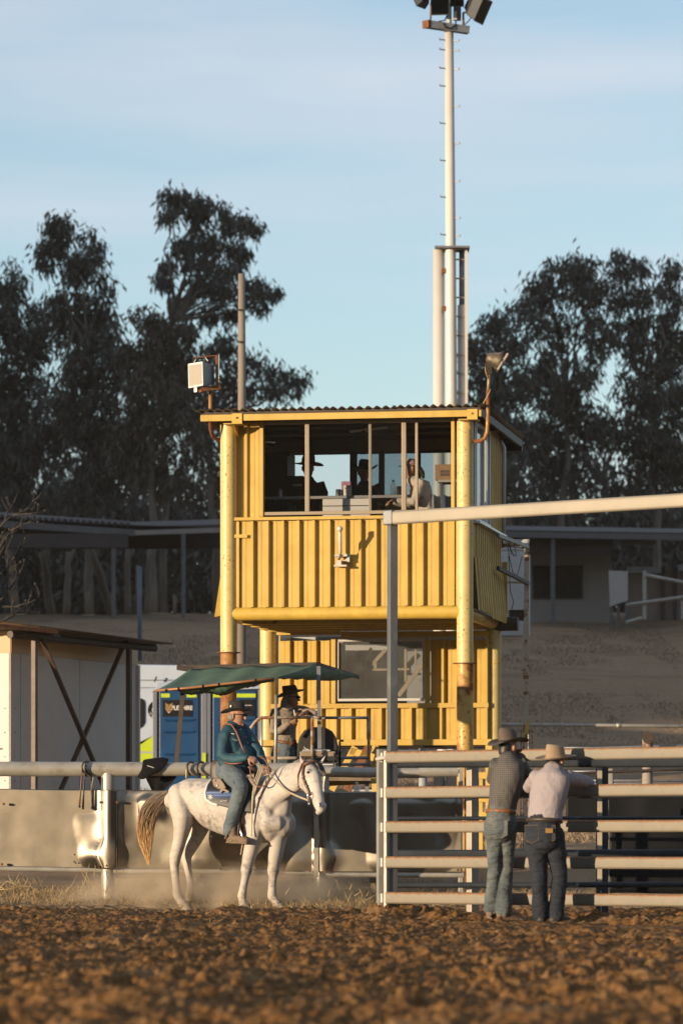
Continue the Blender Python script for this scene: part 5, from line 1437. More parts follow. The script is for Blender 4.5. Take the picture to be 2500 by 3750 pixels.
# ------------------------------------------------------------------ portable toilets and the police van
m_loo = NT('blue_plastic'); t = m_loo
t.set(color=t.ramp(t.noise(2, 4, .5), [(.3, (.002, .040, .125)), (.7, (.005, .065, .185))]), rough=.42); m_loo = t.m
m_loodark = M('dark_blue_plastic', (.010, .028, .075), .1, 3, .45)
m_loogrey = M('grey_loo_frame', (.16, .17, .21), .08, 4, .5)
m_hiviz = M('hi_viz_yellow', (.50, .62, .02), .06, 6, .45)
m_roofgrey = M('pale_loo_roof', (.42, .47, .55), .05, 4, .4)
ztoi = Zm(450, 2380, .35077)
YP = 75.0
def toilet(x0, x1, label, sign):
    """x0, x1: photo columns of the cabin's two front corners"""
    root = thing('portable_toilet', label, 'portable toilet', P((x0 + x1) / 2, 2968, YP), 0, 'blue portable toilets')
    zb_, zt_ = 2968, 2524
    MB().bb(P(x0, zb_, YP + 1.0), P(x1, zt_, YP)).build('cabin', m_loodark, root, bevel=.02)
    lo, hi = P(x0 + 12, zb_ - 20, YP - .02), P(x1 - 14, zt_ + 6, YP)
    MB().bb(lo, hi).build('door', m_loo, root, bevel=.015)
    for y in (2635, 2678, 2760):
        r = MB(); a, b2 = P(x0 + 28, y, YP - .045), P(x1 - 28, y, YP - .045)
        r.prism([a + V((0, -.005, 0)), b2 + V((0, -.005, 0)), b2 + V((-.05, 0.03, -.05)), a + V((.05, 0.03, -.05))], (0, .02, .012)); r.build('door_rib', m_loo, root, bevel=.006)
    MB().bb(P(x0 - 12, 2968, YP + .02), P(x0 + 4, 2530, YP - .05)).build('corner_post', m_loogrey, root, bevel=.01)
    MB().bb(P(x1 - 4, 2968, YP + .02), P(x1 + 16, 2524, YP - .06)).build('corner_post', m_loogrey, root, bevel=.01)
    MB().bb(P(x1 - 1, 2935, YP - .085), P(x1 + 12, 2757, YP - .062)).build('reflective_strip', m_hiviz, root)
    for a, b2 in ((x0 + 18, x0 + 50), (x1 - 58, x1 - 22)) if sign else ((x0 + 12, x0 + 66), (x0 + 92, x0 + 168)):
        MB().bb(P(a, 2554, YP - .03), P(b2, 2540, YP - .022)).build('reflective_strip', m_hiviz, root)
    MB().prism([P(x0 - 8, 2528, YP - .06), P(x1 + 18, 2522, YP - .06), P(x1 + 4, 2500, YP + .05), P((x0 + x1) / 2, 2486, YP + .1), P(x0 + 4, 2504, YP + .05)], (0, 1.0, 0)).build('roof', m_roofgrey, root, bevel=.02)
    return root
def loo_sign(root, x0, x1):
    s = MB().bb(P(x0, 2624, YP - .035), P(x1, 2563, YP - .023)).build('door_sign', m_black, root)
    m_gold = M('gold_print', (.30, .19, .065), .2, 20, .6)
    c = P(x0 + 22, 2592, YP - .037); k = YP / FPX
    def poly(pts): return [c + V((a * k, 0, b * k)) for a, b in pts]
    MB().prism(poly([(-14, 19), (-6, 13), (6, 13), (14, 19), (12, 6), (13, -4), (8, -12), (3, -19), (-3, -19), (-8, -12), (-13, -4), (-12, 6)]), (0, -.003, 0)).build('cat_head_emblem', m_gold, s)
    for pts in ([(-10, 3), (-4, 0), (-4, -2), (-9, 0)], [(10, 3), (4, 0), (4, -2), (9, 0)], [(-3, -9), (3, -9), (0, -14)], [(-2, 12), (2, 12), (0, 4)]):
        MB().prism([p + V((0, -.004, 0)) for p in poly(pts)], (0, -.002, 0)).build('emblem_mark', m_black, s)
    MB().prism([p + V((0, -.004, 0)) for p in poly([(-4, -15), (4, -15), (0, -19)])], (0, -.002, 0)).build('emblem_mark', m_white, s)
    text_mesh('FLEXHIRE', .105, P(x0 + 70, 2593, YP - .038), FACE_CAM, 'lettering', m_white, s, .001, .0035, .86)
l1 = toilet(572, 742, 'blue portable toilet with a cat-head sign, standing under the low end of the green awning', True)
loo_sign(l1, 597, 704)
l2 = toilet(768, 950, 'blue portable toilet half hidden behind the rider and the rusty column', False)
s = MB().bb(P(876, 2622, YP - .035), P(930, 2562, YP - .023)).build('door_sign', m_black, l2)
MB().bb(P(897, 2584, YP - .04), P(922, 2582, YP - .036)).build('print_line', m_white, s)

van = thing('police_van', 'white police van with lime green chevrons behind the blue toilets', 'van', P(590, 2960, 79))
YV = 79.0
m_vanw = M('van_white', (.48, .55, .66), .04, 3, .3)
MB().prism([P(420, 2950, YV), P(420, 2440, YV), P(470, 2433, YV), P(688, 2436, YV), P(694, 2448, YV), P(694, 2950, YV)], (0, 4.4, 0)).build('body', m_vanw, van, bevel=.03)
MB().bb(P(430, 2489, YV - .02), P(690, 2492, YV)).build('trim_line', m_loogrey, van)
MB().bb(P(430, 2517, YV - .02), P(690, 2519, YV)).build('trim_line', m_loogrey, van)
MB().prism([P(x, y, YV - .03) for x, y in ((440, 2562), (515, 2557), (526, 2563), (530, 2574), (530, 2645), (522, 2660), (496, 2676), (440, 2680))], (0, .02, 0)).build('window', m_black, van, bevel=.008)
MB().prism([P(x, y, YV - .02) for x, y in ((440, 2778), (496, 2735), (562, 2694), (562, 2752), (440, 2752))], (0, .015, 0)).build('chevron', m_hiviz, van)
MB().prism([P(x, y, YV - .02) for x, y in ((440, 2760), (566, 2758), (566, 2800), (440, 2800))], (0, .015, 0)).build('chevron', m_hiviz, van)
MB().bb(P(430, 2757, YV - .025), P(566, 2754, YV - .01)).build('trim_line', bpy.data.materials['blue_white_strip'], van)
MB().bar(P(566, 2497, YV - .15), P(574, 2478, YV - .15), .02, .03).build('aerial', m_dark, van)
MB().tube([P(504, 2808, YV - .06), P(504, 2808, YV + .1)], .09, 20).build('wheel_hub', m_loogrey, van, auto=40)
em = MB().tube([P(577, 2600, YV - .03), P(577, 2600, YV - .01)], .185, 32).build('emblem', m_black, van, auto=40)
word = 'QUEENSLAND POLICE '
for i, chx in enumerate(word):
    if chx == ' ': continue
    a = math.pi * 1.5 - i * 2 * math.pi / len(word)
    c = P(577, 2600, YV - .034) + V((math.cos(a) * .145, 0, math.sin(a) * .145))
    rot = (Matrix.Rotation(0, 3, 'Z') @ FACE_CAM.to_matrix() @ Matrix.Rotation(a - math.pi / 2, 3, 'Z')).to_quaternion()
    text_mesh(chx, .06, c, rot, 'lettering', m_white, em, .001, .001)
MB().tube([P(577, 2600, YV - .036), P(577, 2600, YV - .03)], .105, 28).build('emblem_centre', m_vanw, em, auto=40)
MB().bb(P(595, 2860, YV - .12), P(625, 2890, YV - .02)).build('tail_light', M('red_lamp', (.20, .03, .02), .1, 5, .4), van)

# ------------------------------------------------------------------ awning over the judge's platform
m_tarp = NT('green_tarp'); t = m_tarp
t.set(color=t.ramp(t.noise(5, 5, .6), [(.3, (.050, .115, .070)), (.7, (.085, .165, .105))]), rough=.75)
t.bump(t.noise(9, 4, .6), .4, .03); m_tarp = t.m
aw = thing('green_awning', 'sagging green tarpaulin awning with a copper-coloured edge pole', 'awning', P(900, 2790, 53))
A, B, C, D, E = P(556, 2535, 51.7), P(702, 2446, 53.4), P(1160, 2432, 53.2), P(1004, 2484, 51.5), P(1320, 2474, 54.6)
def sheet(a, b, c, d, n, m_, sag, name, mat):
    vs, fs = [], []
    for j in range(m_ + 1):
        for i in range(n + 1):
            u, v_ = i / n, j / m_
            p = (a * (1 - u) + d * u) * (1 - v_) + (b * (1 - u) + c * u) * v_
            p = p + V((0, 0, -sag * math.sin(math.pi * v_) * (1 + .4 * math.sin(9 * u)) + .012 * math.sin(23 * u + 3 * v_)))
            vs.append(p)
    for j in range(m_):
        for i in range(n): fs.append((j * (n + 1) + i, j * (n + 1) + i + 1, (j + 1) * (n + 1) + i + 1, (j + 1) * (n + 1) + i))
    return MB().add(vs, fs).build(name, mat, aw, smooth=True, solid=.004)
sheet(A, B, C, D, 40, 10, .035, 'tarp', m_tarp)
sheet(D, C, E, D.lerp(E, .5) + V((0, .4, -.02)), 16, 8, .02, 'tarp_end', m_tarp)
# ragged valance hanging under the front edge
vs, fs = [], []
n = 46
for i in range(n + 1):
    u = i / n; p = A.lerp(D, .22 + .78 * u)
    drop = .03 + .10 * max(0, math.sin(math.pi * min(1, u * 1.15))) * (.75 + .25 * math.sin(17 * u)) + random.uniform(0, .012)
    vs += [p + V((0, .03, -.01)), p + V((0, .16 + .03 * math.sin(11 * u), -drop * .6)), p + V((0, .24, -drop))]
for i in range(n):
    for k in range(2): fs.append((3 * i + k, 3 * i + k + 1, 3 * i + 4 + k, 3 * i + 3 + k))
MB().add(vs, fs).build('valance', m_tarp, aw, smooth=True, solid=.003)
MB().tube([A + V((.05, -.02, .02)), A.lerp(D, .3) + V((0, -.02, .0)), A.lerp(D, .7) + V((0, -.02, 0)), D + V((0, -.02, 0))], .016, 10).build('edge_pole', M('copper_pole', (.38, .17, .07), .15, 10, .5, .3), aw, smooth=True)
for u in (.12, .22, .42, .55, .85):
    p = A.lerp(D, u) + V((0, -.02, 0)); MB().tube([p + V((-.012, 0, 0)), p + V((.012, 0, 0))], .022, 8).build('tie', m_black, aw)
MB().bar(B + V((-.19, 0, .005)), C, .05, .05).build('back_bar', m_dark, aw)
MB().bar(B + V((-.19, 0, .01)), B + V((.05, .0, -.03)), .10, .07).build('bar_end', m_dark, aw)
MB().bar(C, E + V((-.03, 0, -.02)), .03, .05).build('end_bar', m_dark, aw)
for p, q, w_, m in ((P(670, 2535, 52), P(643, 2830, 52), .035, m_dark), ):
    MB().bar(p, q, .055, .055, V((0, 1, 0))).build('leg', M('dark_leg_paint', (.085, .06, .045), .2, 8, .5, .2), aw)
MB().bar(P(1166, 2440, 52.6), P(1171, 2850, 52.6), .05, .05, V((0, 1, 0))).build('leg', m_galv_dark, aw)
MB().tube([P(1010, 2545, 51.9), P(1010, 2690, 51.9), P(1008, 2830, 51.9)], [.018, .019, .026], 12).build('leg', m_galv, aw, smooth=True)

# judge's platform: deck and pipe guard rails
zp = Zm(700, 2150, .5102)
YJ = 52.6
pl = thing('judge_platform', 'small raised platform with rusty bent-pipe guard rails behind the fence', 'platform', P(1120, 3000, YJ))
m_rp = rusty('rusty_guard_pipe', (.40, .34, .27), (.22, .10, .04), amt=.46, big=6, fine=30, soft=.08)
def rail(pts, r, mat, Y=None, name='guard_rail'):
    MB().tube([zp(x, y, Y or YJ) for x, y in pts], r, 12).build(name, mat, pl, smooth=True)
rail([(415, 1030), (455, 975), (480, 950), (510, 938), (600, 936), (875, 934)], .021, m_rp, YJ - .45)
rail([(505, 950), (505, 1300)], .018, m_galv, YJ - .45, 'post')
rail([(868, 930), (868, 1245)], .021, m_rp, YJ - .45, 'post')
rail([(520, 1227), (868, 1227)], .020, m_rp, YJ - .45)
rail([(920, 938), (1275, 938)], .019, m_galv_dark, YJ + .5)
rail([(1272, 930), (1275, 1290)], .020, m_rp, YJ + .5, 'post')
rail([(868, 934), (935, 938)], .019, m_rp, YJ - .1)
rail([(880, 1225), (1275, 1226)], .020, m_galv_dark, YJ + .5)
rail([(900, 1275), (1275, 1272)], .020, m_galv_dark, YJ + .55)
MB().bb(zp(480, 1390, YJ - .4), zp(1285, 1360, YJ + .6)).build('deck', m_timber, pl)
for x in (520, 860, 1260):
    MB().bar(zp(x, 1850, YJ + .1), zp(x, 1385, YJ + .1), .05, .05, V((0, 1, 0))).build('leg', m_galv_dark, pl)
MB().bar(P(1180, 2870, YJ + .2), P(1400, 2858, YJ + .2), .05, .07).build('deck_beam', m_yellow_clean, pl)
# office chair
oc = thing('office_chair', 'dark office chair on the platform with a worn padded back', 'chair', zp(905, 1330, YJ + .1))
m_pad = M('dark_chair_fabric', (.026, .022, .019), .2, 30, .8, 0, .1, 150)
cb_ = zp(908, 1115, YJ + .1)
vs = []
outline = [(-148, 85), (-146, 20), (-130, -40), (-100, -85), (-55, -108), (0, -112), (60, -106), (105, -80), (132, -35), (146, 25), (148, 90), (80, 105), (-80, 105)]
outl = [zp(908 + a, 1115 + b, YJ + .1) for a, b in outline]
MB().prism(outl, (0, .06, 0)).build('backrest', m_pad, oc, bevel=.025)
MB().box(zp(908, 1235, YJ - .08), (.52, .5, .08)).build('seat', m_pad, oc, bevel=.03)
for sx_ in (-1, 1):
    x = 908 + sx_ * 160
    MB().tube([zp(x + sx_ * 25, 1102, YJ - .1), zp(x, 1104, YJ - .1), zp(x - sx_ * 2, 1120, YJ - .1), zp(x - sx_ * 2, 1290, YJ - .1)], .016, 9).build('arm', m_black, oc, smooth=True)
MB().tube([zp(908, 1370, YJ - .05), zp(908, 1240, YJ - .05)], .03, 12).build('column', m_black, oc, smooth=True)
for k in range(5):
    a = k * 1.2566; p = zp(908, 1362, YJ - .05)
    MB().bar(p, p + V((math.cos(a) * .28, math.sin(a) * .28, -.03)), .04, .03).build('foot', m_black, oc)
# scoring case with papers
bk_ = thing('paper_case', 'tan case with score papers lying on the chair', 'case', zp(908, 1215, YJ - .3))
MB().bb(zp(780, 1217, YJ - .32), zp(1036, 1182, YJ - .1)).build('case', M('tan_case', (.30, .225, .15), .12, 12, .7), bk_, bevel=.012)
MB().box(zp(905, 1196, YJ - .325), (.12, .012, .03)).build('case_pocket', m_timber, bk_)
for i in range(4):
    MB().prism([zp(792 + i * 6, 1180 - i * 3, YJ - .33), zp(990 + i * 3, 1178 - i * 2, YJ - .33), zp(985, 1172 - i * 2, YJ - .1), zp(800, 1172 - i * 3, YJ - .1)], (0, 0, .003)).build('paper', m_white, bk_)
MB().prism([zp(805, 1142, YJ - .3), zp(822, 1158, YJ - .3), zp(850, 1168, YJ - .3), zp(835, 1168, YJ - .3), zp(812, 1156, YJ - .3)], (0, .12, 0)).build('paper', m_white, bk_)
for a, b2 in (((1030, 1185), (1020, 1290)), ((1022, 1190), (1026, 1280))):
    MB().tube([zp(*a, YJ - .33), zp(*b2, YJ - .33)], .005, 5).build('strap', m_pad, bk_)
# water bottle on the platform edge
wb = thing('water_bottle', 'clear water bottle standing behind the tin sheet below the platform', 'bottle', P(1306, 2905, 51))
MB().tube([P(1306, 2915, 51), P(1306, 2884, 51), P(1306, 2874, 51), P(1306, 2869, 51)], [.038, .038, .016, .015], 14).build('body', m_clearplastic, wb, smooth=True)
MB().tube([P(1306, 2869, 51), P(1306, 2863, 51)], .017, 10).build('cap', m_white, wb)
MB().tube([P(1306, 2893, 51), P(1306, 2887, 51)], .0385, 14).build('label', m_white, wb)
MB().bb(P(1250, 2922, 51.3), P(1380, 2914, 50.9)).build('ledge', m_timber, pl)

# ------------------------------------------------------------------ things hung on the fence rail
whA = thing('stock_whips', 'three stock whips looped over the fence rail, dark and tan handles down', 'whip', P(320, 2960, YF - .15))
Yw = YF - .11
zw_ = Zm(0, 2750, .38265)
def whip(name, pts, r, m): MB().tube([zw_(x, y, Yw - d) for x, y, d in pts], r, 8).build(name, m, whA, smooth=True)
m_dk = M('plaited_black', (.020, .015, .012), .4, 120, .5)
whip('whip', [(835, 245, -.05), (800, 200, 0), (785, 150, .02), (800, 112, 0), (830, 98, -.10), (870, 108, -.2)], .010, m_dk)
whip('whip', [(875, 240, -.05), (835, 205, 0), (815, 160, .02), (825, 115, 0), (850, 98, -.1)], .011, m_dk)
whip('whip_handle', [(790, 140, .02), (783, 250, .03), (772, 400, .035), (763, 528, .04)], [.007, .008, .009, .011], m_leather)
whip('whip_handle', [(820, 130, .02), (812, 250, .03), (803, 400, .035), (796, 545, .04)], [.008, .009, .010, .014], m_dk)
whip('whip_handle', [(880, 245, .02), (876, 330, .03), (880, 420, .035), (894, 555, .04)], [.012, .011, .013, .017], m_dk)
whip('whip_lash', [(896, 250, .02), (884, 310, .03), (878, 375, .035)], .009, m_rope)
for x, y in ((763, 533), (796, 550), (895, 556)):
    MB().ball(zw_(x, y, Yw - .04), (.017, .017, .014), 8, 6).build('handle_knob', m_dk, whA, smooth=True)
zc_ = Zm(450, 2380, .35077)
for i, x in enumerate((690, 795)):
    s_ = thing('stock_whip', ['plaited brown whip loop on the rail, tan lash hanging above the horse rump', 'plaited black whip loop on the rail nearest the rider back'][i], 'whip', zc_(x, 1290, Yw))
    MB().tube([zc_(x + 45, 1176, YF - .05), zc_(x + 10, 1168, Yw - .0), zc_(x - 18, 1200, Yw - .02), zc_(x - 20, 1240, Yw - .02), zc_(x - 5, 1285, Yw - .02), zc_(x + 15, 1305, Yw)], .014, 9).build('loop', [m_darkleather, m_dk][i], s_, smooth=True)
    if i == 0: MB().tube([zc_(x - 24, 1240, Yw - .02), zc_(x - 26, 1340, Yw - .02)], .012, 8).build('lash', m_rope, s_, smooth=True)
# black jacket thrown over the rail
m_jkt = M('black_jacket', (.006, .0055, .007), .25, 20, .8, 0, .25, 40, spec=.15)
jk = thing('black_jacket', 'black jacket slung over the fence rail with white stitching on it', 'jacket', zc_(320, 1320, YF))
def cj(x, y, d): return zc_(x, y, YF + d)
jm = MB()
rows = [
 [(215, 1145, .06), (280, 1138, .08), (350, 1125, .08), (420, 1122, .08), (470, 1130, .07)],
 [(205, 1160, -.09), (270, 1150, -.10), (340, 1135, -.10), (420, 1128, -.10), (490, 1150, -.09)],
 [(203, 1200, -.115), (265, 1195, -.12), (330, 1190, -.125), (400, 1185, -.12), (455, 1185, -.11)],
 [(195, 1250, -.12), (255, 1250, -.13), (320, 1245, -.135), (385, 1235, -.13), (430, 1228, -.12)],
 [(165, 1300, -.11), (235, 1300, -.125), (300, 1290, -.13), (355, 1275, -.125), (400, 1265, -.115)],
 [(138, 1325, -.09), (190, 1362, -.11), (235, 1345, -.115), (290, 1315, -.11), (345, 1290, -.10)]]
vs = [cj(*p) for r_ in rows for p in r_]
jm.add(vs, [(j * 5 + i, j * 5 + i + 1, j * 5 + i + 6, j * 5 + i + 5) for j in range(5) for i in range(4)])
jm.build('front', m_jkt, jk, smooth=True, solid=.012, sub=2)
jm = MB()
rows = [
 [(240, 1300, .10), (330, 1300, .11), (420, 1300, .11), (500, 1300, .10), (570, 1310, .09)],
 [(235, 1350, .10), (320, 1340, .13), (400, 1350, .10), (480, 1345, .13), (555, 1345, .10)],
 [(270, 1400, .10), (320, 1410, .13), (385, 1400, .10), (440, 1410, .13), (500, 1400, .10)],
 [(300, 1475, .10), (330, 1480, .13), (375, 1480, .10), (410, 1475, .13), (440, 1470, .10)]]
vs = [cj(*p) for r_ in rows for p in r_]
jm.add(vs, [(j * 5 + i, j * 5 + i + 1, j * 5 + i + 6, j * 5 + i + 5) for j in range(3) for i in range(4)])
jm.build('hanging_back', m_jkt, jk, smooth=True, solid=.012, sub=2)
MB().tube([cj(255, 1208, -.132), cj(280, 1216, -.137), cj(300, 1222, -.140), cj(325, 1232, -.142)], .004, 5).build('stitched_script', m_white, jk)

# fallen planks and bits under the fence
pk = thing('low_trestle', 'pale timber offcuts and a low rail lying under the fence behind the horse legs', 'timber', P(780, 3270, 51))
for a, b2, w_ in (((718, 3232), (742, 3205), .05), ((732, 3239), (755, 3239), .05), ((745, 3236), (920, 3234), .03), ((898, 3262), (920, 3245), .07)):
    MB().bar(P(*a, 50.6), P(*b2, 50.6), .05, w_).build('offcut', M('pale_timber', (.42, .33, .22), .1, 8, .8) if 'pale_timber' not in bpy.data.materials else bpy.data.materials['pale_timber'], pk)
MB().bar(P(1139, 3268, 49.2), P(1139, 3228, 49.2), .03, .03).build('stake', bpy.data.materials['pale_timber'], pk)
tag(MB().bar(P(1257, 3295, 49.9), P(1227, 3212, 49.9), .018, .018).build('leaning_stick', bpy.data.materials['pale_timber']), 'thin pale stick leaning under the tin beside the fence post', 'stick')
for x, y0, y1 in ((1360, 3275, 3210), (1371, 3275, 3212)):
    MB().bar(P(x, y0, 50.3), P(x - 3, y1, 50.3), .04, .03, V((0, 1, 0))).build('offcut', bpy.data.materials['pale_timber'], pk)
# ------------------------------------------------------------------ the grey horse
z4 = Zm(450, 2500, .5102)
def Yh(x, off=0.0):
    return 48.72 - (450 + .5102 * x - 600) * .00145 + off
UPV = V((0, 0, 1))
def hp4(x, y, off=0.0): return z4(x, y, Yh(x, off))
K4 = .5102 * 48.4 / FPX            # metres per z4 pixel
horse = thing('horse', 'grey-white horse standing side-on with its head turned to the camera', 'horse', hp4(760, 1640))
hb = MB()
def rr(x, y, hh, lat, off=0.0): return (hp4(x, y, off), hh * K4, lat, UPV)
# trunk
hb.chain([rr(345, 845, 62, .10), rr(400, 838, 112, .20), rr(480, 822, 138, .255), rr(560, 832, 150, .285), rr(650, 868, 182, .31), rr(740, 897, 195, .32), rr(830, 917, 205, .32), rr(920, 925, 215, .30), rr(1000, 950, 205, .255), rr(1070, 985, 180, .24), rr(1120, 1005, 145, .215), rr(1150, 1010, 100, .17)], 22)
# rump, flank and thigh muscles (near and far)
hb.chain([(c_, a_ * (1.20 if a_ < .085 else 1), b_ * (1.20 if a_ < .085 else 1)) for c_, a_, b_ in [(hp4(400, 800, -.08), .19, .13), (hp4(420, 890, -.12), .225, .15), (hp4(435, 975, -.14), .215, .135), (hp4(425, 1060, -.145), .155, .10), (hp4(410, 1130, -.14), .112, .082), (hp4(392, 1195, -.13), .082, .064), (hp4(376, 1250, -.13), .071, .060), (hp4(371, 1320, -.13), .050, .046), (hp4(378, 1400, -.14), .041, .040), (hp4(386, 1470, -.15), .043, .042), (hp4(391, 1520, -.15), .055, .049), (hp4(414, 1565, -.16), .042, .040), (hp4(434, 1592, -.17), .053, .050)]], 16)
hb.chain([(hp4(368, 1205, -.13), .030, .028), (hp4(346, 1246, -.13), .034, .028), (hp4(356, 1290, -.13), .026, .026)], 10)
hb.chain([(c_, a_ * (1.20 if a_ < .085 else 1), b_ * (1.20 if a_ < .085 else 1)) for c_, a_, b_ in [(hp4(470, 860, .12), .19, .13), (hp4(545, 975, .14), .19, .13), (hp4(560, 1050, .15), .125, .10), (hp4(525, 1130, .16), .096, .075), (hp4(480, 1200, .17), .070, .06), (hp4(458, 1250, .18), .058, .052), (hp4(462, 1310, .18), .045, .042), (hp4(478, 1390, .18), .039, .037), (hp4(488, 1450, .18), .041, .04), (hp4(482, 1490, .18), .044, .042), (hp4(476, 1525, .17), .048, .045)]], 16)
# shoulders, forearms, legs
hb.chain([(c_, a_ * (1.20 if a_ < .085 else 1), b_ * (1.20 if a_ < .085 else 1)) for c_, a_, b_ in [(hp4(990, 820, -.09), .15, .10), (hp4(978, 925, -.12), .18, .115), (hp4(958, 1030, -.135), .175, .12), (hp4(942, 1105, -.14), .148, .11), (hp4(926, 1170, -.14), .114, .092), (hp4(909, 1240, -.145), .080, .070), (hp4(893, 1310, -.145), .061, .057), (hp4(887, 1348, -.145), .066, .060), (hp4(880, 1392, -.145), .044, .042), (hp4(869, 1450, -.15), .039, .038), (hp4(859, 1505, -.15), .047, .043), (hp4(855, 1530, -.15), .053, .048), (hp4(860, 1568, -.165), .040, .038), (hp4(864, 1592, -.18), .052, .050)]], 16)
hb.chain([(c_, a_ * (1.20 if a_ < .085 else 1), b_ * (1.20 if a_ < .085 else 1)) for c_, a_, b_ in [(hp4(1095, 950, .02), .16, .12), (hp4(1115, 1040, .04), .165, .125), (hp4(1114, 1105, .05), .145, .112), (hp4(1106, 1170, .06), .115, .096), (hp4(1094, 1240, .07), .084, .074), (hp4(1083, 1312, .07), .062, .058), (hp4(1079, 1348, .07), .068, .062), (hp4(1076, 1394, .07), .046, .044), (hp4(1072, 1455, .07), .041, .040), (hp4(1070, 1508, .065), .049, .045), (hp4(1070, 1534, .06), .054, .049), (hp4(1090, 1568, .05), .041, .039), (hp4(1108, 1592, .04), .053, .050)]], 16)
# breast
hb.chain([(hp4(985, 985, -.13), .15, .12), (hp4(1045, 1005, -.15), .155, .125), (hp4(1105, 1000, -.10), .15, .13), (hp4(1135, 990, -.04), .12, .115)], 16)
hb.chain([(hp4(1120, 790, -.06), .14, .11), (hp4(1128, 860, -.07), .13, .115), (hp4(1128, 930, -.06), .13, .12), (hp4(1118, 1010, -.05), .13, .125)], 16)
hb.chain([(hp4(1170, 790, -.09), .085, .08), (hp4(1158, 850, -.08), .10, .095), (hp4(1145, 920, -.06), .115, .11)], 14)
hb.chain([(hp4(1000, 860, -.12), .15, .12), (hp4(1030, 940, -.14), .16, .12), (hp4(1040, 1020, -.14), .15, .12)], 16)
# neck
def nk(x, y, r, lat, off): return (hp4(x, y, off), r * K4, lat, V((.45, 0, .89)))
hb.chain([nk(985, 860, 190, .22, -.02), nk(1050, 805, 172, .175, -.04), nk(1110, 752, 146, .145, -.07), nk(1165, 716, 134, .13, -.10), nk(1215, 690, 126, .12, -.14), nk(1262, 668, 114, .11, -.17), nk(1300, 645, 88, .095, -.20)], 18)
# withers
hb.chain([(hp4(860, 745, 0), .06, .07), (hp4(940, 722, 0), .075, .07), (hp4(1010, 720, -.02), .08, .08)], 12)
# head, turned toward the camera: frame vectors
hd0, hd1 = hp4(1335, 600, -.22), hp4(1420, 915, -.44)
hax = (hd1 - hd0).normalized()
fwd = V((.62, -.70, .28)); fwd = (fwd - hax * fwd.dot(hax)).normalized()    # forehead normal
sd_ = hax.cross(fwd).normalized()
if sd_.x > 0: sd_ = -sd_                                                    # near (right) cheek side
def hq(t_, f=0., s_=0.): return hd0 + hax * t_ + fwd * f + sd_ * s_
Lh = (hd1 - hd0).length
hb.chain([(hq(-.02, -.025), .085, .085, fwd), (hq(.06, -.025), .122, .100, fwd), (hq(.13, -.032), .148, .108, fwd), (hq(.21, -.030), .152, .104, fwd), (hq(.29, -.014), .126, .086, fwd), (hq(.37, .0), .097, .073, fwd), (hq(.44, .002), .081, .068, fwd), (hq(.50, .0), .074, .066, fwd), (hq(Lh - .005, -.004), .058, .056, fwd)], 18)
hb.ball(hq(.19, -.075, .066), (.072, .060, .095)); hb.ball(hq(.19, -.075, -.066), (.072, .060, .095))   # cheeks
hb.ball(hq(.12, .050, .086), (.030, .030, .032)); hb.ball(hq(.12, .050, -.086), (.030, .030, .032))     # brow
hb.ball(hq(Lh + .005, -.045, 0), (.040, .040, .030))                                                    # chin
for s_ in (.032, -.032): hb.ball(hq(Lh - .035, .044, s_ * 1.2), (.032, .030, .036))
# ears
hb.chain([(hp4(1303, 615, -.20), .034, .026), (hp4(1292, 575, -.21), .040, .022), (hp4(1278, 545, -.22), .026, .016), (hp4(1268, 522, -.23), .010, .008)], 10)
hb.chain([(hp4(1405, 605, -.17), .034, .026), (hp4(1425, 572, -.15), .038, .022), (hp4(1442, 545, -.15), .026, .016), (hp4(1453, 525, -.14), .010, .008)], 10)
t = NT('grey_horse_coat')
c0_ = t.ramp(t.noise(2.2, 4, .6), [(.35, (.50, .445, .39)), (.7, (.66, .60, .54))])
dap = t.ramp(t.noise(13, 4, .7), [(.45, 0.), (.66, .85)])
dzone = t.ramp(t.noise(2.0, 3, .5), [(.42, 0.), (.60, 1.)])
c1_ = t.mix(t.math('MULTIPLY', dap, dzone), c0_, (.13, .115, .11))
flea = t.ramp(t.noise(55, 2, .5), [(.70, 0.), (.76, .55)])
c1_ = t.mix(flea, c1_, (.24, .16, .12))
sxyz = t.n('ShaderNodeSeparateXYZ'); t.l(t.tc.outputs['Object'], sxyz.inputs[0])
low = t.ramp(t.math('ADD', sxyz.outputs['Z'], t.math('MULTIPLY', t.noise(9, 3, .6), .25)), [(.10, .65), (.55, 0.)])
kn_ = t.ramp(t.math('ADD', sxyz.outputs['Z'], t.math('MULTIPLY', t.math('SUBTRACT', t.noise(16, 3, .6), .5), .5)), [(.36, 0.), (.44, .55), (.52, .55), (.62, 0.)])
c1_ = t.mix(t.math('MULTIPLY', kn_, t.ramp(t.noise(9, 3, .6), [(.45, 0.), (.62, 1.)])), c1_, (.10, .085, .075))
c1_ = t.mix(low, c1_, (.36, .26, .17))             # dusty lower legs
t.set(color=c1_, rough=.62, spec=.25)
t.bump(t.math('ADD', t.noise(26, 3, .55), t.math('MULTIPLY', t.noise(150, 3, .6, stretch=(1, 1, .4)), .6)), .30, .012)
m_coat = t.m
hb.build('body', m_coat, horse, vox=.011, sm=11)
m_hoof = M('hoof', (.30, .24, .18), .2, 14, .7)
for x, y, off, dx in ((438, 1606, -.17, .05), (866, 1608, -.18, .02), (1112, 1606, .04, .04), (474, 1535, .17, .03)):
    a = hp4(x, y, off); zg = a.z - .060
    MB().tube([V((a.x + dx, a.y - .02, zg)), V((a.x + dx * .4, a.y, a.z + .022))], [.072, .056], 14).build('hoof', m_hoof, horse, smooth=True, auto=50)
m_eye = M('dark_eye', (.012, .009, .008), .1, 5, .12)
for s_ in (.097, -.097):
    e = MB().ball(hq(.135, .056, s_), (.020, .018, .015), 10, 8).build('eye', m_eye, horse, smooth=True)
m_nost = M('nostril_dark', (.035, .022, .018), .1, 5, .6)
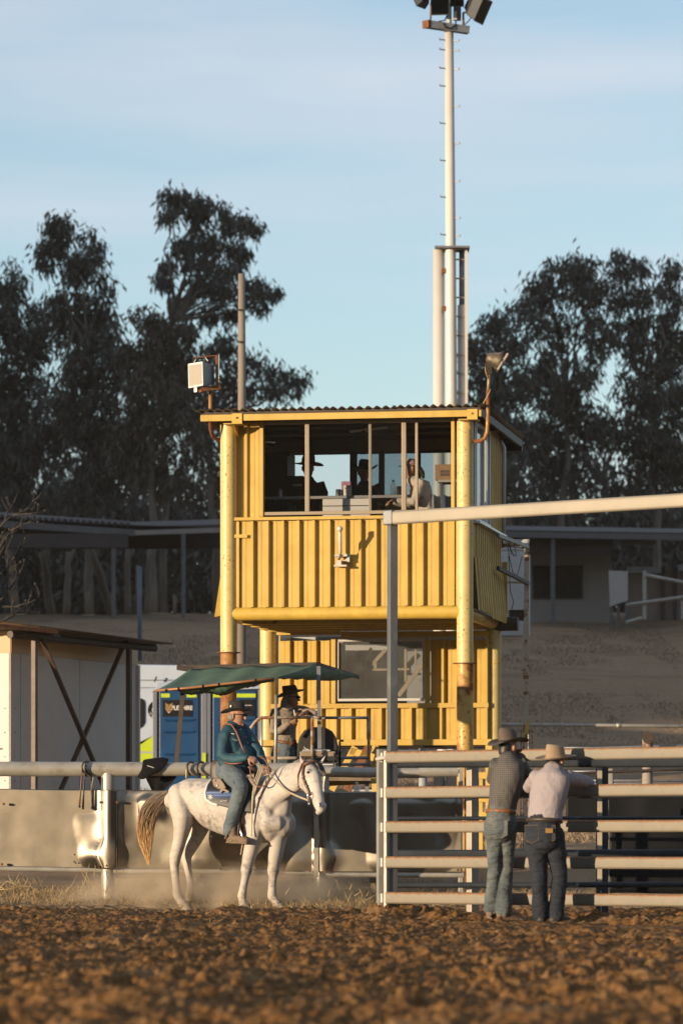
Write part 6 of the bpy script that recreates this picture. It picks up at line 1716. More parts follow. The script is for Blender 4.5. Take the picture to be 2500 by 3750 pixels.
for s_ in (.048, -.048):
    MB().ball(hq(Lh - .030, .054, s_ * .96), (.015, .014, .026), 10, 8).build('nostril', m_nost, horse, smooth=True)
MB().tube([hq(Lh - .05, -.040, .052), hq(Lh - .005, -.030, .050), hq(Lh + .022, -.022, .025), hq(Lh + .028, -.018, 0)], [.005, .006, .006, .005], 6).build('mouth_line', m_nost, horse, smooth=True)
MB().ball(hp4(1294, 580, -.235), (.018, .010, .038), 10, 8).build('inner_ear', M('inner_ear', (.30, .25, .22), .1, 9, .8), horse, smooth=True)
# tail: long strands, grey at the dock and tan toward the tip
t = NT('tail_hair')
sx2 = t.n('ShaderNodeSeparateXYZ'); t.l(t.tc.outputs['Object'], sx2.inputs[0])
gi_ = t.n('ShaderNodeNewGeometry')
hz = t.math('ADD', t.math('MULTIPLY', sx2.outputs['Z'], .6), t.math('MULTIPLY', gi_.outputs['Random Per Island'], .16))
colh = t.ramp(hz, [(.42, (.70, .43, .175)), (.62, (.47, .27, .11)), (.80, (.21, .135, .075)), (.97, (.27, .23, .19))])
t.set(color=colh, rough=.5, spec=.4); m_tail = t.m
tm = MB()
random.seed(5)
left = [(318, 775), (262, 782), (190, 822), (136, 890), (106, 975), (100, 1060), (118, 1150), (150, 1230), (182, 1312)]
right = [(330, 815), (300, 868), (262, 930), (240, 985), (226, 1040), (222, 1095), (208, 1165), (200, 1225), (190, 1300)]
for i in range(1000):
    q = random.random(); ln = random.uniform(.72, 1.0) if random.random() < .6 else random.uniform(.5, .9)
    d = random.uniform(-.05, .05)
    pts = []
    w1, w2 = random.uniform(-6, 6), random.uniform(-6, 6)
    for j, (a, b2) in enumerate(zip(left, right)):
        u = j / 8 * ln
        k = min(7.999, u * 8); i0 = int(k); f = k - i0
        L_ = (left[i0][0] * (1 - f) + left[i0 + 1][0] * f, left[i0][1] * (1 - f) + left[i0 + 1][1] * f)
        R_ = (right[i0][0] * (1 - f) + right[i0 + 1][0] * f, right[i0][1] * (1 - f) + right[i0 + 1][1] * f)
        x = L_[0] * (1 - q) + R_[0] * q + w1 * math.sin(u * 5 + i) * u; y = L_[1] * (1 - q) + R_[1] * q + w2 * u
        bulge = math.sqrt(max(0, 1 - (2 * q - 1) ** 2)) * .055 * math.sin(math.pi * min(1, .15 + u))
        pts.append(z4(x, y, Yh(330) + .02 + (d - .0) * (1 + u) - bulge * random.choice((1, .6, -1))))
    tm.tube(pts, [.0036, .0040, .0040, .0038, .0036, .0033, .0030, .0024, .0012], 4, False)
core = [(345, 800, .05, .05), (290, 815, .055, .055), (225, 868, .075, .06), (180, 950, .088, .06), (162, 1040, .092, .055), (162, 1120, .078, .045), (176, 1200, .05, .03), (186, 1265, .02, .015)]
MB().chain([(z4(x, y, Yh(330) + .03), a, b2, V((1, 0, 0))) for x, y, a, b2 in core], 14).build('tail_core', M('tan_tail_core', (.20, .125, .062), .5, 30, .6, 0, .3, 80, stretch=(1, 1, .08)), horse, smooth=True)
tm.build('tail', m_tail, horse, smooth=True)
bpy.data.objects['tail']['kind'] = 'stuff'
# forelock and thin mane
fm = MB()
for i in range(70):
    s_ = random.uniform(-.040, .015); L_ = random.uniform(.08, .19)
    p = hq(-.07, .03 + random.uniform(-.03, .03), s_)
    fm.tube([p, hq(-.02, .100, s_ * 1.4 - .02), hq(.05, .122 + random.uniform(-.006, .008), s_ * 1.5 - .035), hq(L_, .128 + random.uniform(-.008, .006), s_ * 1.6 - .05)], [.004, .0045, .004, .0015], 4, False)
m_mane = M('dark_grey_mane', (.070, .060, .055), .4, 30, .55)
fm.build('forelock', m_mane, horse, smooth=True)
mm = MB()
for i in range(150):
    q = random.random(); p = hp4(1010 + 270 * q, 668 - 105 * q + 12 * math.sin(q * 5), -.03 - .17 * q)
    mm.tube([p + V((0, .03, -.03)), p + V((random.uniform(-.01, .02), .05, .012)), p + V((random.uniform(-.02, .03), .10, -.02)), p + V((random.uniform(-.02, .04), .14, -.11))], [.004, .0045, .004, .002], 4, False)
mm.build('mane', M('pale_grey_mane', (.36, .32, .28), .4, 30, .55), horse, smooth=True)

# ------------------------------------------------------------------ tack
zr = Zm(680, 2520, .31888)
def yr(x): return Yh((680 + .31888 * x - 450) / .5102)
def rp_(x, y, off): return zr(x, y, yr(x) + off)
# saddle cloth: follows the barrel
def barrel(x4, y4, lift):
    """a point on the near flank of the trunk"""
    k = np.interp(x4, [345, 400, 480, 560, 650, 740, 830, 920, 1000], range(9))
    cy = np.interp(x4, [345, 400, 480, 560, 650, 740, 830, 920, 1000], [845, 838, 822, 832, 868, 897, 917, 925, 950])
    hh = np.interp(x4, [345, 400, 480, 560, 650, 740, 830, 920, 1000], [62, 125, 145, 155, 182, 195, 205, 215, 205])
    lat = np.interp(x4, [345, 400, 480, 560, 650, 740, 830, 920, 1000], [.12, .22, .27, .295, .31, .32, .32, .30, .27])
    q = max(-1, min(1, (y4 - cy) / hh))
    return hp4(x4, y4, -(lat * math.sqrt(max(0, 1 - q * q)) + lift))
pad = thing('saddle_pad', 'dark blue saddle pad with white binding and a star print', 'saddle pad', barrel(680, 800, .03))
left_e = [(640, 690), (606, 735), (590, 790), (598, 838), (640, 868)]
top_e = []
def padpt(u, v_, lift):
    # u along from the back edge to the front, v from top to bottom
    k = v_ * 4; i0 = min(3, int(k)); f = k - i0
    lx = left_e[i0][0] * (1 - f) + left_e[i0 + 1][0] * f; ly = left_e[i0][1] * (1 - f) + left_e[i0 + 1][1] * f
    x = lx + (930 - lx) * u; y = ly + (v_ * 75) * u - 8 * u * (1 - v_)
    return barrel(x, min(y, 940), lift)
vs = [padpt(i / 20, j / 12, .028) for j in range(13) for i in range(21)]
fs = [(j * 21 + i, j * 21 + i + 1, j * 21 + i + 22, j * 21 + i + 21) for j in range(12) for i in range(20)]
t = NT('printed_pad_cloth')
sz = t.n('ShaderNodeSeparateXYZ'); t.l(t.tc.outputs['Object'], sz.inputs[0])
wv = t.math('ADD', sz.outputs['Z'], t.math('MULTIPLY', t.noise(3, 2, .5), .02))
t.set(color=t.ramp(t.math('ADD', t.math('MULTIPLY', wv, 3.2), .5), [(.30, (.035, .033, .034)), (.40, (.014, .022, .060)), (.47, (.030, .075, .24)), (.50, (.16, .25, .46)), (.53, (.025, .050, .16)), (.60, (.20, .28, .46)), (.63, (.03, .04, .10)), (.72, (.014, .014, .020))]), rough=.55)
m_padcloth = t.m
MB().add(vs, fs).build('cloth', m_padcloth, pad, smooth=True, solid=.02)
bind = [padpt(0, j / 12, .038) for j in range(13)] + [padpt(i / 20, 1, .038) for i in range(1, 4)]
MB().tube(bind, .016, 8).build('white_binding', m_white, pad, smooth=True)
def star(c, r, n, name):
    pts = []
    for i in range(n * 2):
        a = math.pi / 2 + i * math.pi / n; q = r if i % 2 == 0 else r * .42
        pts.append(c + V((math.cos(a) * q, 0, math.sin(a) * q)))
    MB().prism(pts, (0, -.004, 0)).build(name, m_white, pad)
star(barrel(628, 822, .055), .042, 7, 'star_print')
sc2 = [barrel(700 + i * 7, 850 + (6 if i % 2 else -4) - i * .5, .052) for i in range(8)]
MB().tube(sc2, .004, 5).build('script_print', m_white, pad, smooth=True)
# saddle
sad = thing('saddle', 'brown leather stock saddle under the rider', 'saddle', barrel(780, 760, .05))
m_sad = M('tan_saddle_leather', (.16, .10, .050), .3, 22, .55, 0, .12, 90)
sm_ = MB()
sm_.chain([(rp_(330, 1020, .0), .05, .20), (rp_(420, 1010, .0), .06, .21), (rp_(560, 1000, .0), .05, .20), (rp_(700, 985, .0), .06, .18), (rp_(780, 960, .0), .07, .12)], 16)
sm_.build('seat', m_darkleather, sad, vox=.012, sm=3)
fl_ = MB()
outl = [(300, 1050), (330, 1030), (400, 1035), (440, 1090), (470, 1150), (440, 1165), (380, 1165), (320, 1130)]
fl_.prism([rp_(x, y, -.335) for x, y in outl], (0, .05, 0)).build('rear_skirt', m_sad, sad, bevel=.012)
for x, y in ((343, 1060), (370, 1118)):
    MB().ball(rp_(x, y, -.34), (.011, .008, .011), 8, 6).build('concho', m_chrome, sad, smooth=True)
MB().prism([rp_(x, y, -.345) for x, y in ((390, 1180), (420, 1140), (500, 1185), (480, 1200), (430, 1175), (400, 1205))], (0, .02, 0)).build('tie_strap', m_sad, sad)
MB().prism([rp_(x, y, -.30) for x, y in ((640, 1000), (790, 975), (800, 1120), (770, 1230), (700, 1330), (650, 1420), (600, 1400))], (0, .03, 0)).build('flap', m_darkleather, sad, bevel=.01)
MB().bar(rp_(640, 1330, -.34), rp_(610, 1700, -.33), .05, .012).build('stirrup_leather', m_darkleather, sad)
st = MB(); st.tube([rp_(528, 1620, -.36), rp_(512, 1680, -.38), rp_(520, 1750, -.39), rp_(545, 1772, -.38), rp_(620, 1768, -.34), rp_(650, 1700, -.32), rp_(610, 1590, -.33), rp_(555, 1585, -.34), rp_(528, 1620, -.36)], .012, 8)
st.build('stirrup', m_chrome, sad, smooth=True)
MB().bar(rp_(665, 1760, -.20), rp_(640, 1915, -.20), .045, .014).build('girth_strap', m_leather, sad)
MB().tube([barrel(850, 900, .03), barrel(858, 1000, .02), barrel(862, 1080, .0), hp4(866, 1120, -.10)], .022, 8).build('girth', m_darkleather, sad, smooth=True)
# bridle
br = thing('bridle', 'brown leather bridle with steel rings on the grey horse head', 'bridle', hq(.2, 0, .1))
def strap(pts, name, r=.011, m=None):
    MB().tube(pts, r, 8).build(name, m or m_leather, br, smooth=True)
strap([hq(-.03, .04, .094), hq(.05, .01, .112), hq(.15, -.02, .126), hq(.25, -.02, .118), hq(.34, -.02, .094), hq(.40, -.03, .082)], 'cheek_strap', .014)
strap([hq(.02, .03, .108), hq(.01, .085, .07), hq(.0, .118, .0), hq(.01, .09, -.06), hq(.02, .03, -.105)], 'brow_band', .013)
strap([hq(-.02, .01, .10), hq(.08, -.10, .115), hq(.20, -.175, .08), hq(.24, -.165, 0.)], 'throat_lash', .009)
strap([hq(-.03, .04, .082), hq(-.085, .0, .05), hq(-.085, -.0, -.04), hq(-.03, .04, -.082)], 'crown_strap', .011)
for t_ in (.10, .16, .22, .28): MB().ball(hq(t_, -.005, .134 - max(0, t_ - .2) * .2), (.008, .008, .008), 8, 6).build('stud', m_chrome, br, smooth=True)
ring = [hq(.405 + .040 * math.cos(a), -.025 + .040 * math.sin(a), .090) for a in np.linspace(0, 2 * math.pi, 22)]
MB().tube(ring, .0055, 8, False).build('bit_ring', m_chrome, br, smooth=True)
MB().tube([hq(.44, -.06, .090), hq(.475, -.085, .090), hq(.50, -.085, .088), hq(.50, -.065, .088), hq(.47, -.055, .088)], .006, 7).build('curb_buckle', m_chrome, br, smooth=True)
MB().tube([hq(.44, -.03, .088), hq(.49, -.075, .078), hq(.515, -.09, .05)], .009, 7).build('curb_strap', m_darkleather, br, smooth=True)
# reins
rn = thing('reins', 'pale rope reins from the bit to the rider hands, spare end hanging', 'reins', hp4(1050, 760, -.3))
MB().tube([hq(.41, -.05, .096), hp4(1330, 845, -.34), hp4(1260, 818, -.34), hp4(1180, 780, -.34), hp4(1110, 720, -.33), hp4(1065, 675, -.30), hp4(1052, 648, -.24), hp4(1030, 620, -.20)], [.012, .013, .013, .012, .011, .010, .009, .009], 8).build('rein', m_rope, rn, smooth=True)
MB().tube([hp4(1052, 650, -.10), hp4(1080, 655, -.05), hp4(1130, 690, .08)], .008, 7).build('rein', m_rope, rn, smooth=True)
for i, dx in enumerate((-14, 0, 12)):
    MB().tube([hp4(995 + dx, 588, -.30), hp4(985 + dx, 640, -.34), hp4(962 + dx, 700, -.35), hp4(945 + dx * .6, 770, -.36), hp4(932 + dx * .3, 830, -.36)], .008, 7).build('rein_bight', m_rope, rn, smooth=True)
MB().tube([hp4(938, 780, -.36), hp4(930, 870, -.37), hp4(926, 960, -.36), hp4(925, 1030, -.35), hp4(922, 1105, -.34)], [.016, .014, .010, .007, .005], 8).build('hanging_end', m_rope, rn, smooth=True)
# coiled whip held by the rider
cw = thing('coiled_whip', 'thin red-brown plaited whip held in a loop in the rider hands', 'whip', hp4(980, 700, -.35))
loop = [(735, 850), (738, 930), (755, 1030), (790, 1100), (850, 1138), (910, 1120), (950, 1060), (958, 960), (945, 880), (905, 815), (845, 785)]
MB().tube([rp_(x, y, -.36) for x, y in loop], .0085, 8).build('lash', M('red_brown_plait', (.17, .060, .028), .4, 150, .5), cw, smooth=True)
MB().tube([rp_(700, 1010, -.36), rp_(722, 1024, -.36), rp_(745, 1040, -.36)], [.012, .006, .002], 6).build('tassel', m_leather, cw, smooth=True)
# ------------------------------------------------------------------ people
m_skin = M('skin', (.42, .215, .135), .10, 18, .5, spec=.35)
m_skin_tan = M('tanned_skin', (.30, .145, .085), .10, 18, .5, spec=.35)
m_denim = NT('blue_denim'); t = m_denim
t.set(color=t.ramp(t.noise(4, 5, .65), [(.3, (.075, .105, .130)), (.7, (.17, .205, .225))]), rough=.85); t.bump(t.noise(9, 4, .55, stretch=(.7, .7, 2.4)), .9, .03); m_denim = t.m
t = NT('worn_denim'); t.set(color=t.ramp(t.noise(5, 5, .7), [(.28, (.042, .056, .064)), (.5, (.095, .115, .122)), (.75, (.20, .20, .175))]), rough=.85); t.bump(t.noise(8, 4, .55, stretch=(.6, .6, 2.4)), 1.0, .05); m_denim_worn = t.m
t = NT('dark_denim'); t.set(color=t.ramp(t.noise(4, 5, .65), [(.3, (.005, .008, .016)), (.7, (.018, .024, .040))]), rough=.85); t.bump(t.noise(8, 4, .55, stretch=(.6, .6, 2.4)), 1.0, .05); m_denim_dark = t.m
t = NT('teal_shirt'); t.set(color=t.ramp(t.noise(3, 4, .6), [(.3, (.004, .046, .074)), (.7, (.009, .078, .115))]), rough=.7); t.bump(t.noise(5, 3, .5, stretch=(1.4, 1, .8)), .5, .06); m_teal = t.m
t = NT('tan_shirt'); t.set(color=t.ramp(t.noise(4, 4, .6), [(.3, (.20, .155, .12)), (.7, (.30, .24, .19))]), rough=.75); t.bump(t.noise(6, 3, .5), .5, .06); m_tanshirt = t.m
def check(name, ca, cb, size, rough=.8):
    t = NT(name)
    lines = []
    sx = t.n('ShaderNodeSeparateXYZ'); t.l(t.tc.outputs['Object'], sx.inputs[0])
    for ax in ('X', 'Z'):
        q = t.math('FRACT', t.math('MULTIPLY', t.math('ADD', sx.outputs[ax], t.math('MULTIPLY', t.noise(3, 2, .5), .03)), 1.0 / size))
        lines.append(t.ramp(q, [(.28, 1.), (.34, 0.)]))
    f = t.math('MAXIMUM', lines[0], lines[1])
    big = t.noise(4, 4, .6)
    a = t.mix(big, ca, mul(ca, .8))
    t.set(color=t.mix(f, a, cb), rough=rough)
    t.bump(t.noise(5, 3, .5, stretch=(1.3, 1, .8)), .5, .06)
    return t.m
m_check_grey = check('grey_check_shirt', (.060, .056, .055), (.125, .112, .10), .020)
m_check_pale = check('pale_check_shirt', (.42, .37, .365), (.32, .27, .30), .018)
m_blouse = NT('cream_blouse'); t = m_blouse
t.set(color=t.ramp(t.noise(7, 4, .6), [(.3, (.52, .43, .33)), (.7, (.66, .57, .46))]), rough=.8); t.bump(t.noise(9, 3, .5), .7, .05); m_blouse = t.m
m_felt_black = M('black_felt', (.016, .013, .011), .2, 20, .85)
m_felt_brown = M('brown_felt', (.115, .082, .066), .12, 12, .85)
m_felt_tan = M('tan_felt', (.34, .24, .155), .08, 12, .85)
m_felt_dark = M('dark_brown_felt', (.040, .028, .022), .2, 14, .85)
m_boot = M('tan_boot', (.20, .135, .080), .25, 14, .8, 0, .2, 60)
m_boot_dark = M('dark_boot', (.055, .045, .038), .25, 14, .7)
m_hair_grey = M('grey_hair', (.20, .18, .16), .3, 40, .6)
m_hair_dark = M('dark_hair', (.022, .016, .012), .3, 40, .5)

def rot_basis(f, u):
    f = V(f).normalized(); u = V(u); u = (u - f * u.dot(f)).normalized()
    return f, u, f.cross(u).normalized()   # forward, up, right

def head_mesh(b, c, f, u, r, k=1.0, nose=True):
    """head solid into builder b; c = centre of the skull, f forward, u up, r right"""
    def q(a, h_, s): return c + f * a * k + u * h_ * k + r * s * k
    b.chain([(q(.030, -.112, 0), .042 * k, .036 * k, f), (q(.022, -.085, 0), .066 * k, .056 * k, f), (q(.008, -.045, 0), .084 * k, .068 * k, f), (q(.0, .0, 0), .096 * k, .076 * k, f), (q(-.004, .045, 0), .098 * k, .078 * k, f), (q(-.006, .085, 0), .080 * k, .064 * k, f), (q(-.008, .108, 0), .045 * k, .036 * k, f)], 16)
    if nose:
        b.chain([(q(.094, .020, 0), .011 * k, .010 * k), (q(.106, -.010, 0), .014 * k, .013 * k), (q(.110, -.026, 0), .015 * k, .016 * k)], 8)
        b.ball(q(.078, -.062, 0), (.018 * k, .022 * k, .010 * k)); b.ball(q(.074, -.098, 0), (.020 * k,) * 3)      # lips, chin
        b.ball(q(.084, .030, .03), (.016 * k,) * 3); b.ball(q(.084, .030, -.03), (.016 * k,) * 3)
    for s in (1, -1): b.chain([(q(-.012, -.030, s * .080), .012 * k, .010 * k), (q(-.014, .0, s * .084), .020 * k, .011 * k), (q(-.012, .022, s * .082), .014 * k, .010 * k)], 8)

def hand(b, wrist, d, n, k=1.0, curl=.8, side=1):
    """palm, four fingers, thumb. d: along the hand, n: out of the back of the hand"""
    d = V(d).normalized(); n = V(n); n = (n - d * n.dot(d)).normalized(); s = d.cross(n) * side
    pc = wrist + d * .045 * k
    b.chain([(wrist, .026 * k, .022 * k, s), (wrist + d * .03 * k, .036 * k, .019 * k, s), (wrist + d * .085 * k, .042 * k, .017 * k, s)], 12)
    for i, ln in enumerate((.070, .080, .074, .058)):
        p = wrist + d * (.088 - .006 * abs(i - 1)) * k + s * (.030 - .0205 * i) * k
        pts = [(p - d * .02 * k, .0105 * k)]; a = .25
        for j, fr in enumerate((.45, .32, .23)):
            a += curl * (.75, .95, .6)[j]
            dd = d * math.cos(a) - n * math.sin(a)
            p = p + dd * ln * fr * k; pts.append((p, (.0100, .0092, .0080)[j] * k))
        b.chain(pts, 8)
    p = wrist + d * .028 * k + s * .034 * k
    t1 = p + (d * .5 + s * .65 - n * .35 * curl).normalized() * .040 * k
    t2 = t1 + (d * .85 + s * .05 - n * .5 * curl).normalized() * .034 * k
    b.chain([(p - s * .012 * k, .016 * k), (t1, .0125 * k), (t2, .0095 * k)], 8)

def cowboy_hat(parent, c, f, u, mat, band, L=.205, W=.165, crown=.125, curl=.055, dip=.02, pinch=.035, hx=.098, hy=.080, name='hat', flat=False):
    """felt hat: brim with rolled sides, pinched crown; c = centre of the head opening"""
    f, u, r = rot_basis(f, u)
    n = 36
    rings = []
    def ring(a, b_, h_, curlk, dipk, hh=None):
        out = []
        for i in range(n):
            t_ = 2 * math.pi * i / n
            ca, sa = math.cos(t_), math.sin(t_)
            z = h_ + curlk * abs(sa) ** 2.2 - dipk * abs(ca) ** 2
            if hh: z += hh(ca, sa)
            out.append(c + f * a * ca + r * b_ * sa + u * z)
        return out
    rings.append(ring(L, W, 0, curl, dip))
    rings.append(ring(L * .86, W * .88, 0, curl * .62, dip * .6))
    rings.append(ring((L + hx) / 2, (W + hy) / 2, -.004, curl * .18, dip * .25))
    rings.append(ring(hx * 1.06, hy * 1.07, 0, 0, 0))
    rings.append(ring(hx, hy, .012, 0, 0))
    rings.append(ring(hx * .99, hy * .98, crown * .40, 0, 0))
    tp = lambda ca, sa: -.014 * ca - pinch * .15 * abs(sa)
    rings.append(ring(hx * .93, hy * .86, crown * .80, 0, 0, tp))
    rings.append(ring(hx * .80, hy * .66, crown * .98, 0, 0, tp))
    rings.append(ring(hx * .55, hy * .38, crown * .97, 0, 0, lambda ca, sa: -pinch * .55 * (1 - .5 * abs(sa)) - .01 * ca))
    rings.append(ring(hx * .25, hy * .10, crown * .92, 0, 0, lambda ca, sa: -pinch))
    vs = [p for rg in rings for p in rg]; fs = []
    for j in range(len(rings) - 1):
        for i in range(n):
            k = (i + 1) % n
            fs.append((j * n + i, j * n + k, (j + 1) * n + k, (j + 1) * n + i))
    fs.append(tuple(range((len(rings) - 1) * n, len(rings) * n)))
    h_ = MB().add(vs, fs).build(name, mat, parent, smooth=True, solid=.006, sub=1)
    MB().tube([c + f * hx * 1.01 * math.cos(t_) + r * hy * 1.01 * math.sin(t_) + u * .016 for t_ in np.linspace(0, 2 * math.pi, 37)], .009, 8, False).build('hat_band', band, h_, smooth=True)
    return h_

def glasses(parent, c, f, u, r, k=1.0):
    b = MB()
    for s in (1, -1):
        b.ball(c + f * .094 * k + u * .018 * k + r * s * .032 * k, (.022 * k, .022 * k, .018 * k), 10, 6)
        b.tube([c + f * .092 * k + u * .022 * k + r * s * .055 * k, c + f * .03 * k + u * .022 * k + r * s * .084 * k, c - f * .015 * k + u * .018 * k + r * s * .088 * k], .0045 * k, 6)
    b.tube([c + f * .104 * k + u * .02 * k + r * .02 * k, c + f * .104 * k + u * .02 * k - r * .02 * k], .005 * k, 6)
    b.build('sunglasses', m_black, parent, smooth=True)

def face_bits(parent, c, f, u, r, k=1.0):
    for s in (1, -1):
        MB().ball(c + f * .089 * k + u * .016 * k + r * s * .031 * k, (.010 * k,) * 3, 8, 6).build('eye', m_eye, parent, smooth=True)
    MB().tube([c + f * .094 * k - u * .063 * k + r * s * .022 * k for s in (-1, 0, 1)], .004 * k, 6).build('mouth', M('lip', (.25, .09, .07), .1, 9, .5) if 'lip' not in bpy.data.materials else bpy.data.materials['lip'], parent, smooth=True)

def body_under(b, pel, chest, neck, hc, sh, el, wr, hip, kn, an, fwd, k=1.0):
    """the continuous figure inside the clothes"""
    rt = V((1, 0, 0))
    b.chain([(pel, .13 * k, .10 * k, fwd.cross(UPV)), ((pel + chest) / 2, .12 * k, .09 * k, fwd.cross(UPV)), (chest, .15 * k, .10 * k, fwd.cross(UPV)), (neck - V((0, 0, .03)), .07 * k, .06 * k, fwd.cross(UPV))], 14)
    b.chain([(neck - V((0, 0, .04)), .058 * k), (neck.lerp(hc, .45), .052 * k), (hc - V((0, 0, .03)), .055 * k)], 12)
    for i in (0, 1):
        b.chain([(chest.lerp(sh[i], .6), .06 * k), (sh[i], .052 * k), (sh[i].lerp(el[i], .5), .043 * k), (el[i], .036 * k), (el[i].lerp(wr[i], .4), .034 * k), (wr[i], .023 * k)], 10)
        b.chain([(pel.lerp(hip[i], .6), .10 * k), (hip[i], .085 * k), (hip[i].lerp(kn[i], .5), .070 * k), (kn[i], .052 * k), (kn[i].lerp(an[i], .35), .052 * k), (an[i], .034 * k)], 10)

def foot(name, parent, an, d, mat, k=1.0, drop=.075, heel=True):
    d = V(d).normalized()
    b = MB()
    b.chain([(an + V((0, 0, .10)), .052 * k), (an + V((0, 0, .0)), .050 * k), (an - V((0, 0, drop * .35)) + d * .005, .048 * k)], 12)
    b.chain([(an - V((0, 0, drop * .62)) - d * .045 * k, .040 * k, .036 * k), (an - V((0, 0, drop * .55)) + d * .03 * k, .045 * k, .040 * k), (an - V((0, 0, drop * .66)) + d * .11 * k, .036 * k, .043 * k), (an - V((0, 0, drop * .78)) + d * .175 * k, .022 * k, .036 * k)], 12)
    if heel: b.bar(an - V((0, 0, drop)) - d * .075 * k + V((0, 0, -.012)), an - V((0, 0, drop)) + d * .20 * k + V((0, 0, -.012)), .075 * k, .018)
    return b.build(name, mat, parent, vox=.008, sm=3)

# ---------------------------------------------------------------- the rider
rider = thing('person', 'man on the grey horse in a teal shirt, black hat and faded jeans', 'person', rp_(560, 990, 0))
F_, U_, R_ = rot_basis(V((.92, -.38, -.05)), V((.03, 0, 1)))
hc = rp_(592, 322, -.02)
pel = rp_(520, 930, 0); chest = rp_(560, 640, -.02); neck = rp_(562, 440, -.02)
lat = V((-.42, -.91, 0))           # towards the rider's right, i.e. toward the camera
sh = [rp_(478, 500, -.17), rp_(690, 500, .14)]
el = [rp_(425, 770, -.27), rp_(850, 740, .10)]
wr = [rp_(690, 800, -.36), rp_(905, 880, -.02)]
hip = [rp_(520, 960, -.13), rp_(560, 960, .12)]
kn = [rp_(625, 1150, -.36), rp_(700, 1150, .34)]
an = [rp_(545, 1630, -.35), rp_(620, 1600, .34)]
b = MB(); head_mesh(b, hc, F_, U_, R_, 1.0)
body_under(b, pel, chest, neck, hc, sh, el, wr, hip, kn, an, F_)
b.ball(hc - U_ * .098 + F_ * .035, (.045, .045, .03))                      # jowl
hand(b, wr[0] + V((.02, -.01, .005)), V((.80, -.10, -.30)), V((.15, -.75, .60)), 1.08, .95, 1)
hand(b, wr[1], V((.55, -.30, -.60)), V((.4, -.6, .6)), 1.05, .8, 1)
b.build('body', m_skin, rider, vox=.0075, sm=2)
face_bits(rider, hc, F_, U_, R_); glasses(rider, hc, F_, U_, R_)
b = MB()
b.chain([(rp_(520, 900, 0), .185, .165, lat), (rp_(545, 800, 0), .195, .185, lat), (rp_(560, 680, -.01), .20, .175, lat), (rp_(555, 560, -.02), .205, .155, lat), (rp_(555, 490, -.02), .19, .125, lat), (rp_(560, 440, -.02), .10, .085, lat)], 20)
b.ball(rp_(640, 790, -.03), (.15, .15, .17)); b.ball(rp_(600, 860, -.03), (.17, .15, .14))   # belly
b.chain([(rp_(500, 490, -.13), .085), (rp_(455, 560, -.20), .086), (rp_(430, 660, -.25), .080), (rp_(418, 770, -.28), .073), (rp_(480, 810, -.31), .068), (rp_(580, 815, -.34), .058), (rp_(665, 805, -.36), .046), (rp_(700, 800, -.365), .040)], 14)
b.chain([(rp_(650, 480, .08), .085), (rp_(720, 560, .10), .080), (rp_(790, 660, .10), .070), (rp_(845, 745, .09), .062), (rp_(880, 820, .03), .050), (rp_(900, 865, -.01), .042)], 14)
shirt = b.build('shirt', m_teal, rider, vox=.010, sm=4, disp=(.016, .13))
# collar, pocket, placket
MB().chain([(rp_(500, 400, -.03), .035, .02), (rp_(540, 430, -.10), .040, .018), (rp_(600, 450, -.10), .035, .015)], 10).build('collar', m_teal, rider, smooth=True)
MB().prism([rp_(x, y, -.225) for x, y in ((525, 565), (600, 590), (602, 610), (560, 612), (528, 590))], (0, .03, 0)).build('pocket_flap', m_teal, rider, bevel=.005)
MB().tube([rp_(x, y, -.215) for x, y in ((522, 522), (540, 524), (560, 527))], .004, 5).build('stitched_logo', m_white, rider)
for x, y in ((628, 475), (690, 560), (712, 630)): MB().ball(rp_(x, y, -.19), (.007,) * 3, 6, 4).build('button', m_chrome, rider)
b = MB()
b.chain([(rp_(500, 900, 0), .17, .16, lat), (rp_(505, 960, 0), .185, .17, lat), (rp_(520, 1010, 0), .18, .13, lat)], 18)
b.chain([(rp_(500, 960, -.10), .135), (rp_(550, 1010, -.22), .128), (rp_(610, 1080, -.32), .112), (rp_(628, 1150, -.37), .098), (rp_(610, 1240, -.38), .090), (rp_(570, 1380, -.38), .083), (rp_(535, 1500, -.37), .080), (rp_(505, 1600, -.36), .078), (rp_(498, 1650, -.36), .076)], 16)
b.chain([(rp_(560, 960, .10), .13), (rp_(640, 1020, .24), .12), (rp_(700, 1120, .35), .10), (rp_(690, 1250, .37), .09), (rp_(650, 1400, .36), .08), (rp_(620, 1580, .35), .075)], 16)
b.build('jeans', m_denim, rider, vox=.010, sm=3, disp=(.014, .09))
MB().tube([rp_(x, y, -.475 + .0001 * (y - 1000)) for x, y in ((540, 1060), (575, 1140), (580, 1230), (545, 1360), (515, 1480), (490, 1600))], .0035, 5).build('side_seam', M('seam_thread', (.10, .11, .11), .1, 9, .8), rider)
foot('boot', rider, rp_(540, 1680, -.36), V((.85, -.45, -.05)), m_boot, 1.05, .085)
foot('boot', rider, rp_(640, 1640, .35), V((.9, -.1, -.05)), m_boot_dark, 1.0, .085)
b = MB(); b.tube([rp_(495, 1640, -.43), rp_(470, 1690, -.43), rp_(450, 1730, -.42)], .01, 7)
b.build('spur_strap', m_boot, rider, smooth=True)
hat_c = hc + U_ * .062 - F_ * .006
ht = cowboy_hat(rider, hat_c, V((.92, -.38, .08)), U_, m_felt_black, m_black, L=.205, W=.17, crown=.130, curl=.030, dip=.012)
MB().prism([rp_(x, y, -.13) for x, y in ((508, 215), (514, 190), (524, 205), (520, 220))], (0, -.005, 0)).build('hat_pin', m_white, ht)
b = MB()
b.chain([(hc - F_ * .075 - U_ * .03, .04, .06, U_), (hc - F_ * .085 + U_ * .02, .04, .06, U_)], 10)
b.ball(hc + R_ * .072 - F_ * .035 - U_ * .02, (.03, .02, .04)); b.build('hair', m_hair_grey, rider, smooth=True)
